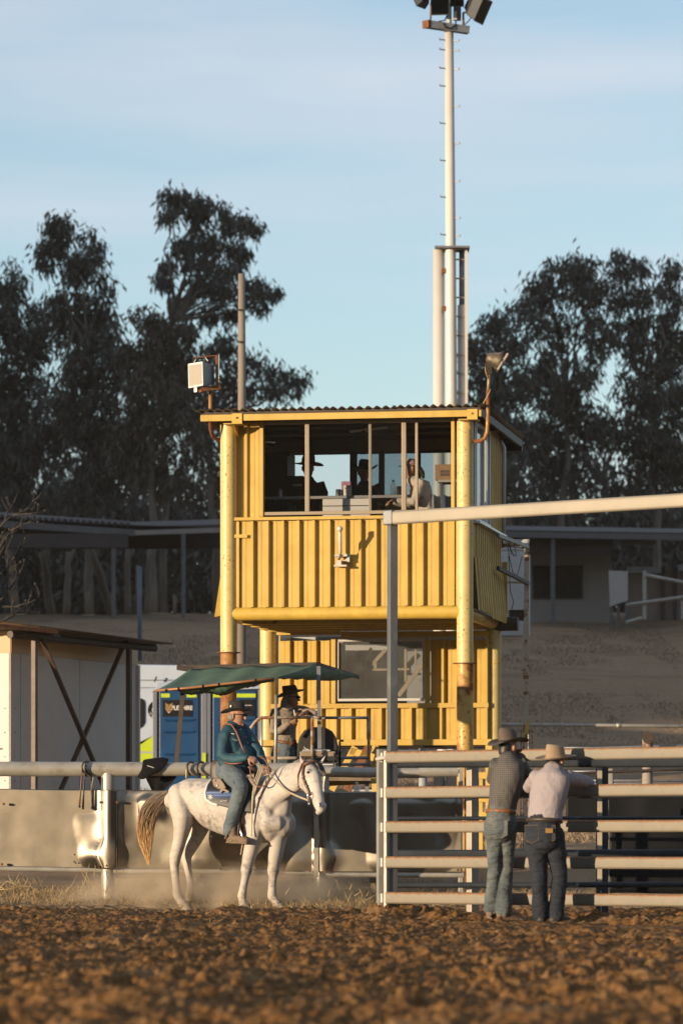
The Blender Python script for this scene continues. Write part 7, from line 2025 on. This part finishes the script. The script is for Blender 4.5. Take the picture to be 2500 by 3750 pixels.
# plaited sash over the shoulder
MB().tube([rp_(430, 440, -.16), rp_(470, 408, -.17), rp_(530, 420, -.17), rp_(580, 500, -.20), rp_(620, 600, -.215), rp_(650, 680, -.22), rp_(685, 745, -.22)], .012, 8).build('plaited_sash', M('red_brown_sash', (.20, .060, .030), .35, 130, .5), rider, smooth=True)
MB().tube([rp_(440, 845, -.36), rp_(500, 868, -.37), rp_(580, 868, -.38), rp_(650, 855, -.38)], .010, 8).build('sash_tail', bpy.data.materials['red_brown_sash'], rider, smooth=True)

# ---------------------------------------------------------------- woman on the platform
YW = 53.0
def wp_(x, y, off=0.): return zr(x, y, YW + off)
woman = thing('person', 'woman on the platform in a dark brown hat and tan shirt, holding a pen', 'person', wp_(1130, 900))
Fw, Uw, Rw = rot_basis(V((.95, -.25, -.03)), V((0, 0, 1)))
hc = wp_(1215, 118)
pel = wp_(1110, 690); chest = wp_(1140, 400); neck = wp_(1170, 225)
sh = [wp_(1010, 290, -.10), wp_(1290, 270, .10)]; el = [wp_(1010, 515, -.16), wp_(1420, 270, .0)]; wr = [wp_(1195, 405, -.26), wp_(1340, 300, -.24)]
hip = [wp_(1060, 700, -.06), wp_(1150, 700, .06)]; kn = [wp_(1060, 1050, -.06), wp_(1160, 1050, .04)]; an = [wp_(1060, 1440, -.05), wp_(1160, 1440, .05)]
b = MB(); head_mesh(b, hc, Fw, Uw, Rw, .97)
body_under(b, pel, chest, neck, hc, sh, el, wr, hip, kn, an, Fw, .92)
hand(b, wr[0], V((.9, -.2, .25)), V((.1, -.8, -.5)), .95, .9, 1)
hand(b, wr[1], V((-.95, -.2, -.05)), V((0, -.6, .7)), .9, .5, -1)
b.build('body', m_skin_tan, woman, vox=.008, sm=2)
face_bits(woman, hc, Fw, Uw, Rw, .97); glasses(woman, hc, Fw, Uw, Rw, .97)
fr_ = Fw.cross(UPV)
b = MB()
b.chain([(wp_(1150, 600), .135, .14, V((1, 0, 0))), (wp_(1140, 520), .130, .13, V((1, 0, 0))), (wp_(1145, 420), .150, .14, V((1, 0, 0))), (wp_(1140, 330), .155, .13, V((1, 0, 0))), (wp_(1150, 270), .14, .11, V((1, 0, 0))), (wp_(1165, 225), .085, .075, V((1, 0, 0)))], 18)
b.chain([(wp_(1030, 290, -.07), .070), (wp_(1010, 380, -.13), .066), (wp_(1008, 500, -.16), .060), (wp_(1080, 490, -.20), .052), (wp_(1150, 430, -.25), .044), (wp_(1185, 408, -.26), .036)], 14)
b.chain([(wp_(1280, 255, .08), .066), (wp_(1370, 255, .04), .056), (wp_(1430, 275, -.04), .050), (wp_(1490, 292, -.12), .040)], 14)
b.build('shirt', m_tanshirt, woman, vox=.010, sm=4, disp=(.020, .08))
MB().tube([wp_(1120, 235, -.09), wp_(1165, 250, -.11), wp_(1215, 248, -.09)], .016, 8).build('collar', m_tanshirt, woman, smooth=True)
b = MB()
b.chain([(wp_(1150, 640), .130, .14, V((1, 0, 0))), (wp_(1125, 720), .155, .15, V((1, 0, 0))), (wp_(1110, 800), .145, .14, V((1, 0, 0)))], 18)
b.chain([(wp_(1065, 760, -.04), .100), (wp_(1060, 900, -.05), .085), (wp_(1060, 1050, -.06), .066), (wp_(1060, 1400, -.05), .060)], 14)
b.chain([(wp_(1165, 760, .04), .100), (wp_(1165, 900, .05), .085), (wp_(1160, 1050, .04), .066), (wp_(1160, 1400, .05), .060)], 14)
b.build('jeans', m_denim, woman, vox=.010, sm=3, disp=(.015, .06))
for x in (1060, 1160): foot('boot', woman, wp_(x, 1440, 0), V((.9, -.3, 0)), m_boot_dark, .92)
belt = [wp_(1150, 628) + V((.142 * math.cos(a), .152 * math.sin(a), -.02 * math.cos(a))) for a in np.linspace(0, 2 * math.pi, 30)]
MB().tube(belt, .019, 8, False).build('belt', m_leather, woman, smooth=True)
bk2 = MB().ball(wp_(1205, 632, -.145), (.040, .014, .030), 12, 8).build('belt_buckle', m_leather, woman, smooth=True)
hat_c = hc + Uw * .058 - Fw * .01
cowboy_hat(woman, hat_c, V((.93, -.25, .26)), V((-.24, 0, 1)), m_felt_brown if False else M('dark_taupe_felt', (.075, .058, .048), .12, 12, .85), m_felt_dark, L=.205, W=.175, crown=.125, curl=.045, dip=.0)
b = MB()
b.chain([(hc - Fw * .06 + Uw * .03, .05, .07, Uw), (hc - Fw * .085 - Uw * .05, .05, .06), (hc - Fw * .10 - Uw * .11, .035, .05)], 10)
b.chain([(hc - Fw * .04 + Rw * .065 + Uw * .02, .03), (hc - Fw * .075 + Rw * .055 - Uw * .07, .024)], 8)
b.build('hair', m_hair_grey, woman, vox=.008, sm=2)
pen = MB().tube([wp_(1242, 250, -.30), wp_(1255, 320, -.30), wp_(1262, 380, -.28)], .008, 8)
tag(pen.build('pen', m_white, smooth=True), 'white pen upright in the hand of the woman on the platform', 'pen')
MB().tube([wp_(1170, 415, -.225), wp_(1200, 460, -.20)], .006, 6).build('bracelet', m_chrome, woman)

# ---------------------------------------------------------------- two men leaning on the gate
def gate_man(label, zf_, Ym, spec, mats, k=1.0):
    """spec: joints in zoom pixels, (x, y, depth offset)"""
    man = thing('person', label, 'person', zf_(*spec['ground'], Ym))
    J = {n: zf_(p[0], p[1], Ym + (p[2] if len(p) > 2 else 0)) for n, p in spec.items() if n not in ('ground', 'f', 'facing', 'slim', 'belt_r') and not isinstance(p, list)}
    F, U, Rt = rot_basis(spec['facing'], V((0, 0, 1)))
    lt_ = V((F.y, -F.x, 0)).normalized()
    b = MB(); head_mesh(b, J['head'], F, U, Rt, 1.0)
    body_under(b, J['pel'], J['chest'], J['neck'], J['head'], [J['shL'], J['shR']], [J['elL'], J['elR']], [J['wrL'], J['wrR']], [J['hipL'], J['hipR']], [J['knL'], J['knR']], [J['anL'], J['anR']], F)
    for w_, e_ in (('wrL', 'elL'), ('wrR', 'elR')):
        d = (J[w_] - J[e_]).normalized()
        hand(b, J[w_], d, V((0, 0, 1)), 1.0, .9, 1 if w_ == 'wrR' else -1)
    b.build('body', mats['skin'], man, vox=.009, sm=2)
    face_bits(man, J['head'], F, U, Rt)
    b = MB()
    for row in (spec['torso'],): b.chain([(zf_(x, y, Ym + o), ra * spec['slim'], rb, lt_) for x, y, o, ra, rb in row], 22)
    for s in ('L', 'R'):
        b.chain([(J['chest'].lerp(J['sh' + s], .75), .085), (J['sh' + s], .082), (J['sh' + s].lerp(J['el' + s], .5), .070), (J['el' + s], .062), (J['el' + s].lerp(J['wr' + s], .5), .052), (J['wr' + s], .040)], 14)
    b.build('shirt', mats['shirt'], man, vox=.010, sm=5, disp=(.016, .12))
    b = MB()
    w_ = spec['slim']
    b.chain([(J['pel'] + V((0, 0, .10)), .165 * w_, .135, lt_), (J['pel'], .18 * w_, .150, lt_), (J['pel'] - V((0, 0, .10)), .172 * w_, .145, lt_)], 20)
    for s in ('L', 'R'):
        b.chain([(J['hip' + s], .112 * w_), (J['hip' + s].lerp(J['kn' + s], .5), .098 * w_), (J['kn' + s], .080 * w_), (J['kn' + s].lerp(J['an' + s], .5), .079 * w_), (J['an' + s].lerp(J['kn' + s], .12), .076), (J['an' + s] + V((0, 0, -.01)), .078)], 16)
    b.build('jeans', mats['jeans'], man, vox=.010, sm=3, disp=(.020, .10))
    for s in ('L', 'R'): foot('boot', man, J['an' + s] + V((0, 0, -.0)), spec['f'][s], mats['boot'], 1.0, .085)
    bc = J['belt']; rb_ = spec['belt_r']
    MB().chain([(bc - V((0, 0, .018)), rb_[0], rb_[1], lt_), (bc + V((0, 0, .018)), rb_[0], rb_[1], lt_)], 26) if False else None
    bl = [bc + lt_ * rb_[0] * math.cos(a) + F * rb_[1] * math.sin(a) for a in np.linspace(0, 2 * math.pi, 36, endpoint=False)]
    vs = [p + V((0, 0, -.02)) for p in bl] + [p + V((0, 0, .02)) for p in bl]
    MB().add(vs, [(i, (i + 1) % 36, 36 + (i + 1) % 36, 36 + i) for i in range(36)]).build('belt', mats['belt'], man, smooth=True, solid=.008)
    # back pockets and stitching
    for px_, py_, o in spec['pockets']:
        c = zf_(px_, py_, Ym + o); a = lt_; h_ = V((0, 0, 1))
        poly = [c + a * x * .075 + h_ * z * .085 - F * .012 for x, z in ((-1, 1), (1, 1), (.92, -.65), (0, -1), (-.92, -.65))]
        pk_ = MB().prism(poly, -F * .006).build('back_pocket', mats['jeans'], man, bevel=.003)
        MB().tube(poly + [poly[0]], .0035, 5, False).build('pocket_stitching', M('pocket_thread', (.30, .20, .11), .1, 9, .8) if 'pocket_thread' not in bpy.data.materials else bpy.data.materials['pocket_thread'], pk_)
    b = MB(); hd_ = J['head']
    b.chain([(hd_ - F * .05 + U * .02, .055, .070, U), (hd_ - F * .06 - U * .05, .05, .06, U)], 12)
    b.build('hair', m_hair_dark, man, smooth=True)
    return man, J, F, U, Rt

zm1 = Zm(1350, 2640, .38265); YM1 = 39.95
man1, J1, F1, U1, R1 = gate_man('man leaning on the gate in a grey check shirt, brown hat and faded jeans', zm1, YM1, dict(
    ground=(1270, 1890), head=(1330, 255, .10), neck=(1320, 345, .04), chest=(1330, 480, .04), pel=(1262, 960, -.03), belt=(1262, 868, -.02),
    shL=(1225, 420, .02), shR=(1440, 420, .03), elL=(1180, 560, .24), elR=(1520, 520, .16), wrL=(1300, 560, .34), wrR=(1500, 590, .34),
    hipL=(1200, 1010, -.02), hipR=(1325, 1000, -.02), knL=(1200, 1400, -.02), knR=(1315, 1400, .02), anL=(1172, 1795, .0), anR=(1290, 1810, -.08),
    torso=[(1265, 860, -.02, .168, .135), (1285, 760, -.01, .175, .140), (1310, 640, .0, .195, .145), (1330, 520, .01, .205, .140), (1335, 430, .02, .19, .120), (1330, 370, .03, .115, .095)],
    pockets=[(1275, 1040, -.14), (1165, 1040, -.10)], slim=.84, belt_r=(.150, .140), f={'L': V((-.35, -.75, 0)) * -1, 'R': V((.85, .35, 0))}, facing=V((.62, .78, -.06))),
    dict(skin=m_skin, shirt=m_check_grey, jeans=m_denim_worn, boot=m_boot, belt=M('orange_brown_belt', (.25, .10, .035), .15, 20, .5)))
cowboy_hat(man1, J1['head'] + U1 * .055 - F1 * .0, V((.78, .58, .10)), V((-.26, -.16, 1)), m_felt_brown, m_felt_dark, L=.225, W=.175, crown=.140, curl=.040, dip=.02)
zm2 = Zm(1900, 2640, .38265); YM2 = 39.35
man2, J2, F2, U2, R2 = gate_man('man leaning on the gate in a pale check shirt, tan hat and dark jeans', zm2, YM2, dict(
    ground=(270, 1930), head=(345, 405, .12), neck=(325, 470, .06), chest=(290, 600, .04), pel=(235, 1050, -.04), belt=(240, 955, -.03),
    shL=(165, 545, .04), shR=(455, 540, .06), elL=(95, 640, .30), elR=(655, 590, .26), wrL=(170, 590, .42), wrR=(690, 615, .40),
    hipL=(150, 1100, -.03), hipR=(330, 1090, -.03), knL=(190, 1490, -.03), knR=(385, 1490, .0), anL=(200, 1850, -.03), anR=(350, 1850, -.02),
    torso=[(245, 945, -.03, .180, .140), (255, 850, -.02, .185, .145), (275, 720, .0, .200, .150), (295, 610, .02, .21, .140), (310, 530, .03, .19, .12), (322, 475, .05, .11, .095)],
    pockets=[(125, 1085, -.12), (285, 1085, -.15)], slim=.96, belt_r=(.180, .150), f={'L': V((-.1, .9, 0)), 'R': V((.7, .6, 0))}, facing=V((.55, .83, -.08))),
    dict(skin=m_skin, shirt=m_check_pale, jeans=m_denim_dark, boot=m_boot_dark, belt=m_darkleather))
cowboy_hat(man2, J2['head'] + U2 * .050 - F2 * .0, V((.85, .50, .12)), V((-.12, -.16, 1)), m_felt_tan, m_felt_tan, L=.215, W=.18, crown=.140, curl=.020, dip=-.01)
MB().box(zm2(285, 1050, YM2 - .215), (.070, .012, .045)).build('leather_patch', M('tan_patch', (.34, .18, .05), .15, 20, .7), man2)

# ---------------------------------------------------------------- people in the cabin
def cabin_person(label, px, v, y_head, y_sh, facing, shirt, hat=None, k=1.0, skin=m_skin_tan, lean=.0):
    hc = TM @ tl(px, y_head, v)
    man = thing('person', label, 'person', V((hc.x, hc.y, hc.z - 1.1)))
    F, U, Rt = rot_basis(facing, V((0, 0, 1)))
    d = hc.z - (TM @ tl(px, y_sh, v)).z
    lt_ = V((F.y, -F.x, 0)).normalized()
    neck = hc - V((0, 0, .13)); chest = hc - V((0, 0, .38)) - F * (.02 + lean * .7); pel = hc - V((0, 0, .78)) - F * (.05 + lean * 1.2)
    sh = [hc - V((0, 0, d + .03)) - F * lean * .5 + lt_ * s * .185 for s in (-1, 1)]
    el = [p - V((0, 0, .26)) + F * .10 + lt_ * s * .06 for p, s in zip(sh, (-1, 1))]
    wr = [p + F * .22 + V((0, 0, .02)) - lt_ * s * .08 for p, s in zip(el, (-1, 1))]
    hip = [pel + lt_ * s * .09 for s in (-1, 1)]; kn = [p + F * .40 for p in hip]; an = [p - V((0, 0, .42)) for p in kn]
    b = MB(); head_mesh(b, hc, F, U, Rt, k); body_under(b, pel, chest, neck, hc, sh, el, wr, hip, kn, an, F)
    for w_, e_, s in zip(wr, el, (-1, 1)): hand(b, w_, (w_ - e_), V((0, 0, 1)), .95, .6, s)
    b.build('body', skin, man, vox=.011, sm=2)
    face_bits(man, hc, F, U, Rt, k)
    b = MB()
    b.chain([(pel + V((0, 0, .05)), .17, .13, lt_), (pel.lerp(chest, .5), .165, .13, lt_), (chest, .195, .135, lt_), (chest + V((0, 0, .13)), .185, .115, lt_), (neck - V((0, 0, .03)), .085, .075, lt_)], 18)
    for i in (0, 1): b.chain([(chest.lerp(sh[i], .7), .08), (sh[i], .078), (sh[i].lerp(el[i], .5), .068), (el[i], .062), (wr[i], .042)], 12)
    b.build('shirt', shirt, man, vox=.012, sm=4, disp=(.020, .09))
    b = MB()
    for i in (0, 1): b.chain([(pel, .12), (hip[i], .11), (kn[i], .08), (an[i], .065)], 12)
    b.build('trousers', m_denim_dark, man, vox=.014, sm=2)
    return man, hc, F, U, Rt
m_shirt_dark = M('dark_maroon_shirt', (.055, .018, .026), .2, 9, .8)
m_shirt_black = M('black_shirt', (.016, .015, .016), .2, 9, .8)
p1, hcA, FA, UA, RA = cabin_person('man at the dark end of the cabin, broad hat seen against the window', 1128, 1.75, 1715, 1768, V((.25, -.9, 0)), m_shirt_dark)
cowboy_hat(p1, hcA + UA * .05, V((-.88, -.45, .05)), V((.08, 0, 1)), m_felt_black, m_black, L=.225, W=.20, crown=.15, curl=.035, dip=.0)
p2, hcB, FB, UB, RB = cabin_person('person in the middle of the cabin in a dark hat with curled brim', 1333, 1.65, 1732, 1775, V((.15, -.95, -.1)), m_shirt_black)
cowboy_hat(p2, hcB + UB * .05, V((.30, -.95, .0)), V((.0, 0, 1)), m_felt_black, m_black, L=.21, W=.185, crown=.15, curl=.075, dip=.02)
p3, hcC, FC, UC, RC = cabin_person('woman in the cabin in a cream blouse and pink check cap, hair tied back', 1505, .62, 1716, 1765, V((-.95, -.12, -.02)), m_blouse, lean=.20)
# cap
cp = MB(); cc_ = hcC + UC * .045
cp.ball(cc_ + UC * .02, (.102, .088, .075), 18, 10)
cap = cp.build('cap', check('pink_check_cap', (.42, .16, .15), (.55, .42, .36), .035), p3, smooth=True)
pk_ = MB()
vs = []
for i in range(9):
    a = (i - 4) / 4 * 1.15
    d = FC * math.cos(a) + RC * math.sin(a)
    vs += [cc_ + d * .092 + UC * .005, cc_ + d * (.092 + .085 * math.cos(a * .75)) + UC * (-.012 + .01 * math.sin(abs(a)))]
pk_.add(vs, [(2 * i, 2 * i + 1, 2 * i + 3, 2 * i + 2) for i in range(8)])
pk_.build('cap_peak', m_felt_dark, cap, smooth=True, solid=.006)
b = MB(); b.chain([(hcC - FC * .07 + UC * .02, .05, .06, UC), (hcC - FC * .115 - UC * .01, .045), (hcC - FC * .15 - UC * .06, .038), (hcC - FC * .165 - UC * .12, .024)], 10); b.build('ponytail', m_hair_dark, p3, vox=.009, sm=2)
# office chair behind her
och = thing('cabin_chair', 'blue office chair back just behind the woman in the cabin', 'chair', TM @ V((2.95, .75, zc0 + .05)), -PHI)
pa, pb = tl(1622, 1885, .75), tl(1640, 1815, .75)
into(och, MB().bb((pa.x - .02, .60, zc0 + .45), (pa.x + .06, 1.0, pb.z)), 'backrest', M('blue_chair_cloth', (.05, .065, .10), .2, 30, .8), bevel=.02)
into(och, MB().bb((pa.x - .50, .55, zc0 + .42), (pa.x, 1.0, zc0 + .50)), 'seat', bpy.data.materials['blue_chair_cloth'], bevel=.02)
into(och, MB().tube([(pa.x - .25, .78, zc0 + .1), (pa.x - .25, .78, zc0 + .43)], .03, 10), 'column', m_black)

# ------------------------------------------------------------------ dry grass, straw, weeds
def blades(n, xs, ys, zs, hmin, hmax, lean=.5, w_=.003):
    p = np.stack([xs, ys, zs], -1)
    h_ = rng.uniform(hmin, hmax, n)[:, None]
    d = rng.normal(0, lean, (n, 3)); d[:, 2] = 1; d /= np.linalg.norm(d, axis=1)[:, None]
    d2 = d + rng.normal(0, lean * .7, (n, 3)); d2[:, 2] = np.abs(d2[:, 2]) * .6
    s = np.stack([rng.uniform(.5, 1, n), rng.uniform(-.6, .6, n), np.zeros(n)], -1) * w_
    a = p; b = p + d * h_ * .55; c = b + d2 * h_ * .5
    vs = np.stack([a - s, a + s, b + s * .8, b - s * .8, c + s * .2, c - s * .2], 1).reshape(-1, 3)
    i = np.arange(n)[:, None] * 6
    fs = np.concatenate([i + np.array([[0, 1, 2, 3]]), i + np.array([[3, 2, 4, 5]])])
    return vs, fs
m_straw = leaf_mat('dry_straw', (.20, .135, .065), (.46, .34, .19))
n = 42000
xs = rng.uniform(-5.2, 5.2, n); ys = 47.6 + 4.9 * rng.random(n) ** 1.3
keep = (fbm(xs * 1.7, ys * 1.7, 3, 7) > .42 + .25 * np.clip((48.6 - ys), 0, 1)); xs, ys = xs[keep], ys[keep]; n = len(xs)
vs, fs = blades(n, xs, ys, ground_z(0, ys) - .02 + .03, .03, .14, .8, .0035)
o = npmesh('dry_grass', vs, fs, m_straw, smooth=False, loc=(0, 50, 0)); tag(o, kind='stuff')
n = 110000
xs = rng.uniform(-9, 9, n); ys = 62 + 60 * rng.random(n) ** 1.5
keep = (fbm(xs * .5, ys * .3, 3, 17) > .40); xs, ys = xs[keep], ys[keep]; n = len(xs)
vs, fs = blades(n, xs, ys, ground_z(0, ys), .04, .12, .9, .010)
o = npmesh('slope_grass', vs, fs, leaf_mat('grey_straw', (.20, .145, .095), (.40, .30, .20)), smooth=False, loc=(0, 90, 3)); tag(o, kind='stuff')
# single straws and stalks
st = MB(); random.seed(31)
for i in range(150):
    x = random.uniform(-4.5, 1.2); y = random.uniform(47.2, 49.3) if random.random() < .8 else random.uniform(38, 47)
    if i > 115: x = random.uniform(.3, 4.0); y = 41.2 - .76 * (x - .49) + random.uniform(-1.2, .5)
    z = ground_z(x, y) + .035
    a = random.uniform(0, 6.28); L_ = random.uniform(.04, .13)
    st.tube([V((x, y, z)), V((x + math.cos(a) * L_ * .5, y + math.sin(a) * L_ * .5, z + random.uniform(.0, .04))), V((x + math.cos(a) * L_, y + math.sin(a) * L_, z + random.uniform(-.01, .03)))], .0025, 4, False)
tag(st.build('loose_straw', m_straw), kind='stuff')
def dead_weed(label, base, stems, Y, heads=()):
    root = thing('dead_weed', label, 'weed', base, 0, 'dead weeds along the fence')
    for pts in stems:
        b = MB(); b.tube([zw_(x, y, Y + d) for x, y, d in pts], [.0065 * (1 - .6 * i / max(1, len(pts) - 1)) for i in range(len(pts))], 5)
        b.build('stem', M('dead_stalk', (.40, .30, .17), .2, 20, .9) if 'dead_stalk' not in bpy.data.materials else bpy.data.materials['dead_stalk'], root, smooth=True)
    for x, y in heads: MB().ball(zw_(x, y, Y), (.010, .010, .012), 6, 5).build('seed_head', m_twig, root, smooth=True)
dead_weed('branching pale dead weed sprawled on the bank at the picture edge', zw_(150, 1330, 49.0), [
    [(0, 1310, 0), (70, 1245, 0), (180, 1290, -.05), (290, 1295, -.05), (440, 1395, -.1)], [(-20, 1330, 0), (120, 1320, 0), (260, 1270, 0)], [(180, 1290, -.05), (110, 1240, -.05), (80, 1190, -.05)],
    [(145, 1265, 0), (170, 1210, 0), (195, 1165, 0)], [(240, 1285, 0), (262, 1240, 0), (275, 1200, 0)], [(290, 1295, -.05), (300, 1275, -.05), (285, 1260, -.05)], [(0, 1300, 0), (40, 1320, 0), (120, 1350, -.05)]], 49.0)
dead_weed('tall wispy dead weed with dark seed heads before the fence post', zw_(800, 1330, 49.2), [
    [(1120, 1395, -.05), (980, 1330, 0), (870, 1290, 0), (810, 1210, 0), (770, 1120, 0), (720, 1060, 0)], [(630, 1350, -.05), (700, 1270, 0), (745, 1175, 0)], [(770, 1350, 0), (815, 1250, 0), (835, 1170, 0), (860, 1080, 0)],
    [(870, 1290, 0), (830, 1170, 0), (780, 1130, 0)], [(930, 1320, 0), (915, 1250, 0)], [(900, 1200, 0), (915, 1130, 0), (912, 1080, 0)], [(760, 1085, 0), (800, 1100, 0)]], 49.2, [(716, 992), (712, 1060), (727, 1072), (757, 1075), (865, 1082), (913, 1085)])
z3 = Zm(1000, 2650, .29762)
_zw = zw_; zw_ = z3
dead_weed('tangle of dry stalks on the bank beside the hinge post of the gate', z3(1000, 2150, 48.2), [
    [(1290, 2090, 0), (1180, 2150, 0), (1060, 2200, 0)], [(900, 2230, 0), (940, 2140, 0), (980, 2060, 0)], [(910, 2170, 0), (880, 2060, 0)], [(940, 2050, 0), (965, 1990, 0), (995, 1965, 0)], [(965, 1990, 0), (952, 1965, 0)],
    [(1110, 2130, 0), (1070, 2060, 0), (1058, 2030, 0)], [(1000, 2120, 0), (1060, 2080, 0), (1100, 2050, 0)], [(1150, 2120, 0), (1180, 2060, 0)], [(150, 2105, -.2), (190, 2040, -.2), (222, 1990, -.2)], [(680, 2130, 0), (700, 2030, 0)], [(860, 2270, 0), (960, 2240, 0), (1060, 2225, 0)]], 48.4)
zw_ = _zw
# dust hanging round the horse's hooves
dm = bpy.data.materials.new('hanging_dust'); dm.use_nodes = True; dt = dm.node_tree
for n_ in list(dt.nodes): dt.nodes.remove(n_)
do = dt.nodes.new('ShaderNodeOutputMaterial'); pv = dt.nodes.new('ShaderNodeVolumePrincipled')
pv.inputs['Color'].default_value = (.86, .72, .54, 1); pv.inputs['Anisotropy'].default_value = .1
tc = dt.nodes.new('ShaderNodeTexCoord'); nz = dt.nodes.new('ShaderNodeTexNoise'); nz.inputs['Scale'].default_value = 2.6; nz.inputs['Detail'].default_value = 4
vm = dt.nodes.new('ShaderNodeVectorMath'); vm.operation = 'LENGTH'
mp = dt.nodes.new('ShaderNodeMapping'); mp.inputs['Scale'].default_value = (1, 1, 1)
dt.links.new(tc.outputs['Object'], nz.inputs['Vector'])
dt.links.new(tc.outputs['Generated'], mp.inputs['Vector']); mp.inputs['Location'].default_value = (-1, -1, -.30); mp.inputs['Scale'].default_value = (2, 2, 1.25)
dt.links.new(mp.outputs[0], vm.inputs[0])
def dmath(op, a, b):
    x = dt.nodes.new('ShaderNodeMath'); x.operation = op
    for i, v_ in enumerate((a, b)):
        if hasattr(v_, 'is_linked'): dt.links.new(v_, x.inputs[i])
        else: x.inputs[i].default_value = v_
    return x.outputs[0]
fall = dmath('MAXIMUM', dmath('SUBTRACT', 1.0, vm.outputs['Value']), 0.0)
ns = dmath('MAXIMUM', dmath('SUBTRACT', nz.outputs['Fac'], .36), 0.0)
den = dmath('MULTIPLY', dmath('MULTIPLY', dmath('POWER', fall, 1.1), ns), 27.0)
dt.links.new(den, pv.inputs['Density']); dt.links.new(pv.outputs[0], do.inputs['Volume'])
dc = P(760, 3250, 48.9)
db = MB().box((dc.x + .1, 48.95, .27), (4.2, 1.9, .60))
o = db.build('dust', dm); tag(o, kind='stuff')

# thin evening haze
hz = bpy.data.materials.new('thin_haze'); hz.use_nodes = True; ht = hz.node_tree
for n_ in list(ht.nodes): ht.nodes.remove(n_)
ho = ht.nodes.new('ShaderNodeOutputMaterial'); hv = ht.nodes.new('ShaderNodeVolumePrincipled')
hv.inputs['Color'].default_value = (.86, .80, .72, 1); hv.inputs['Density'].default_value = .00014; hv.inputs['Anisotropy'].default_value = 0.0
ht.links.new(hv.outputs[0], ho.inputs['Volume'])
o = MB().bb((-930, -930, -3), (930, 930, 75)).build('haze', hz); tag(o, kind='stuff')
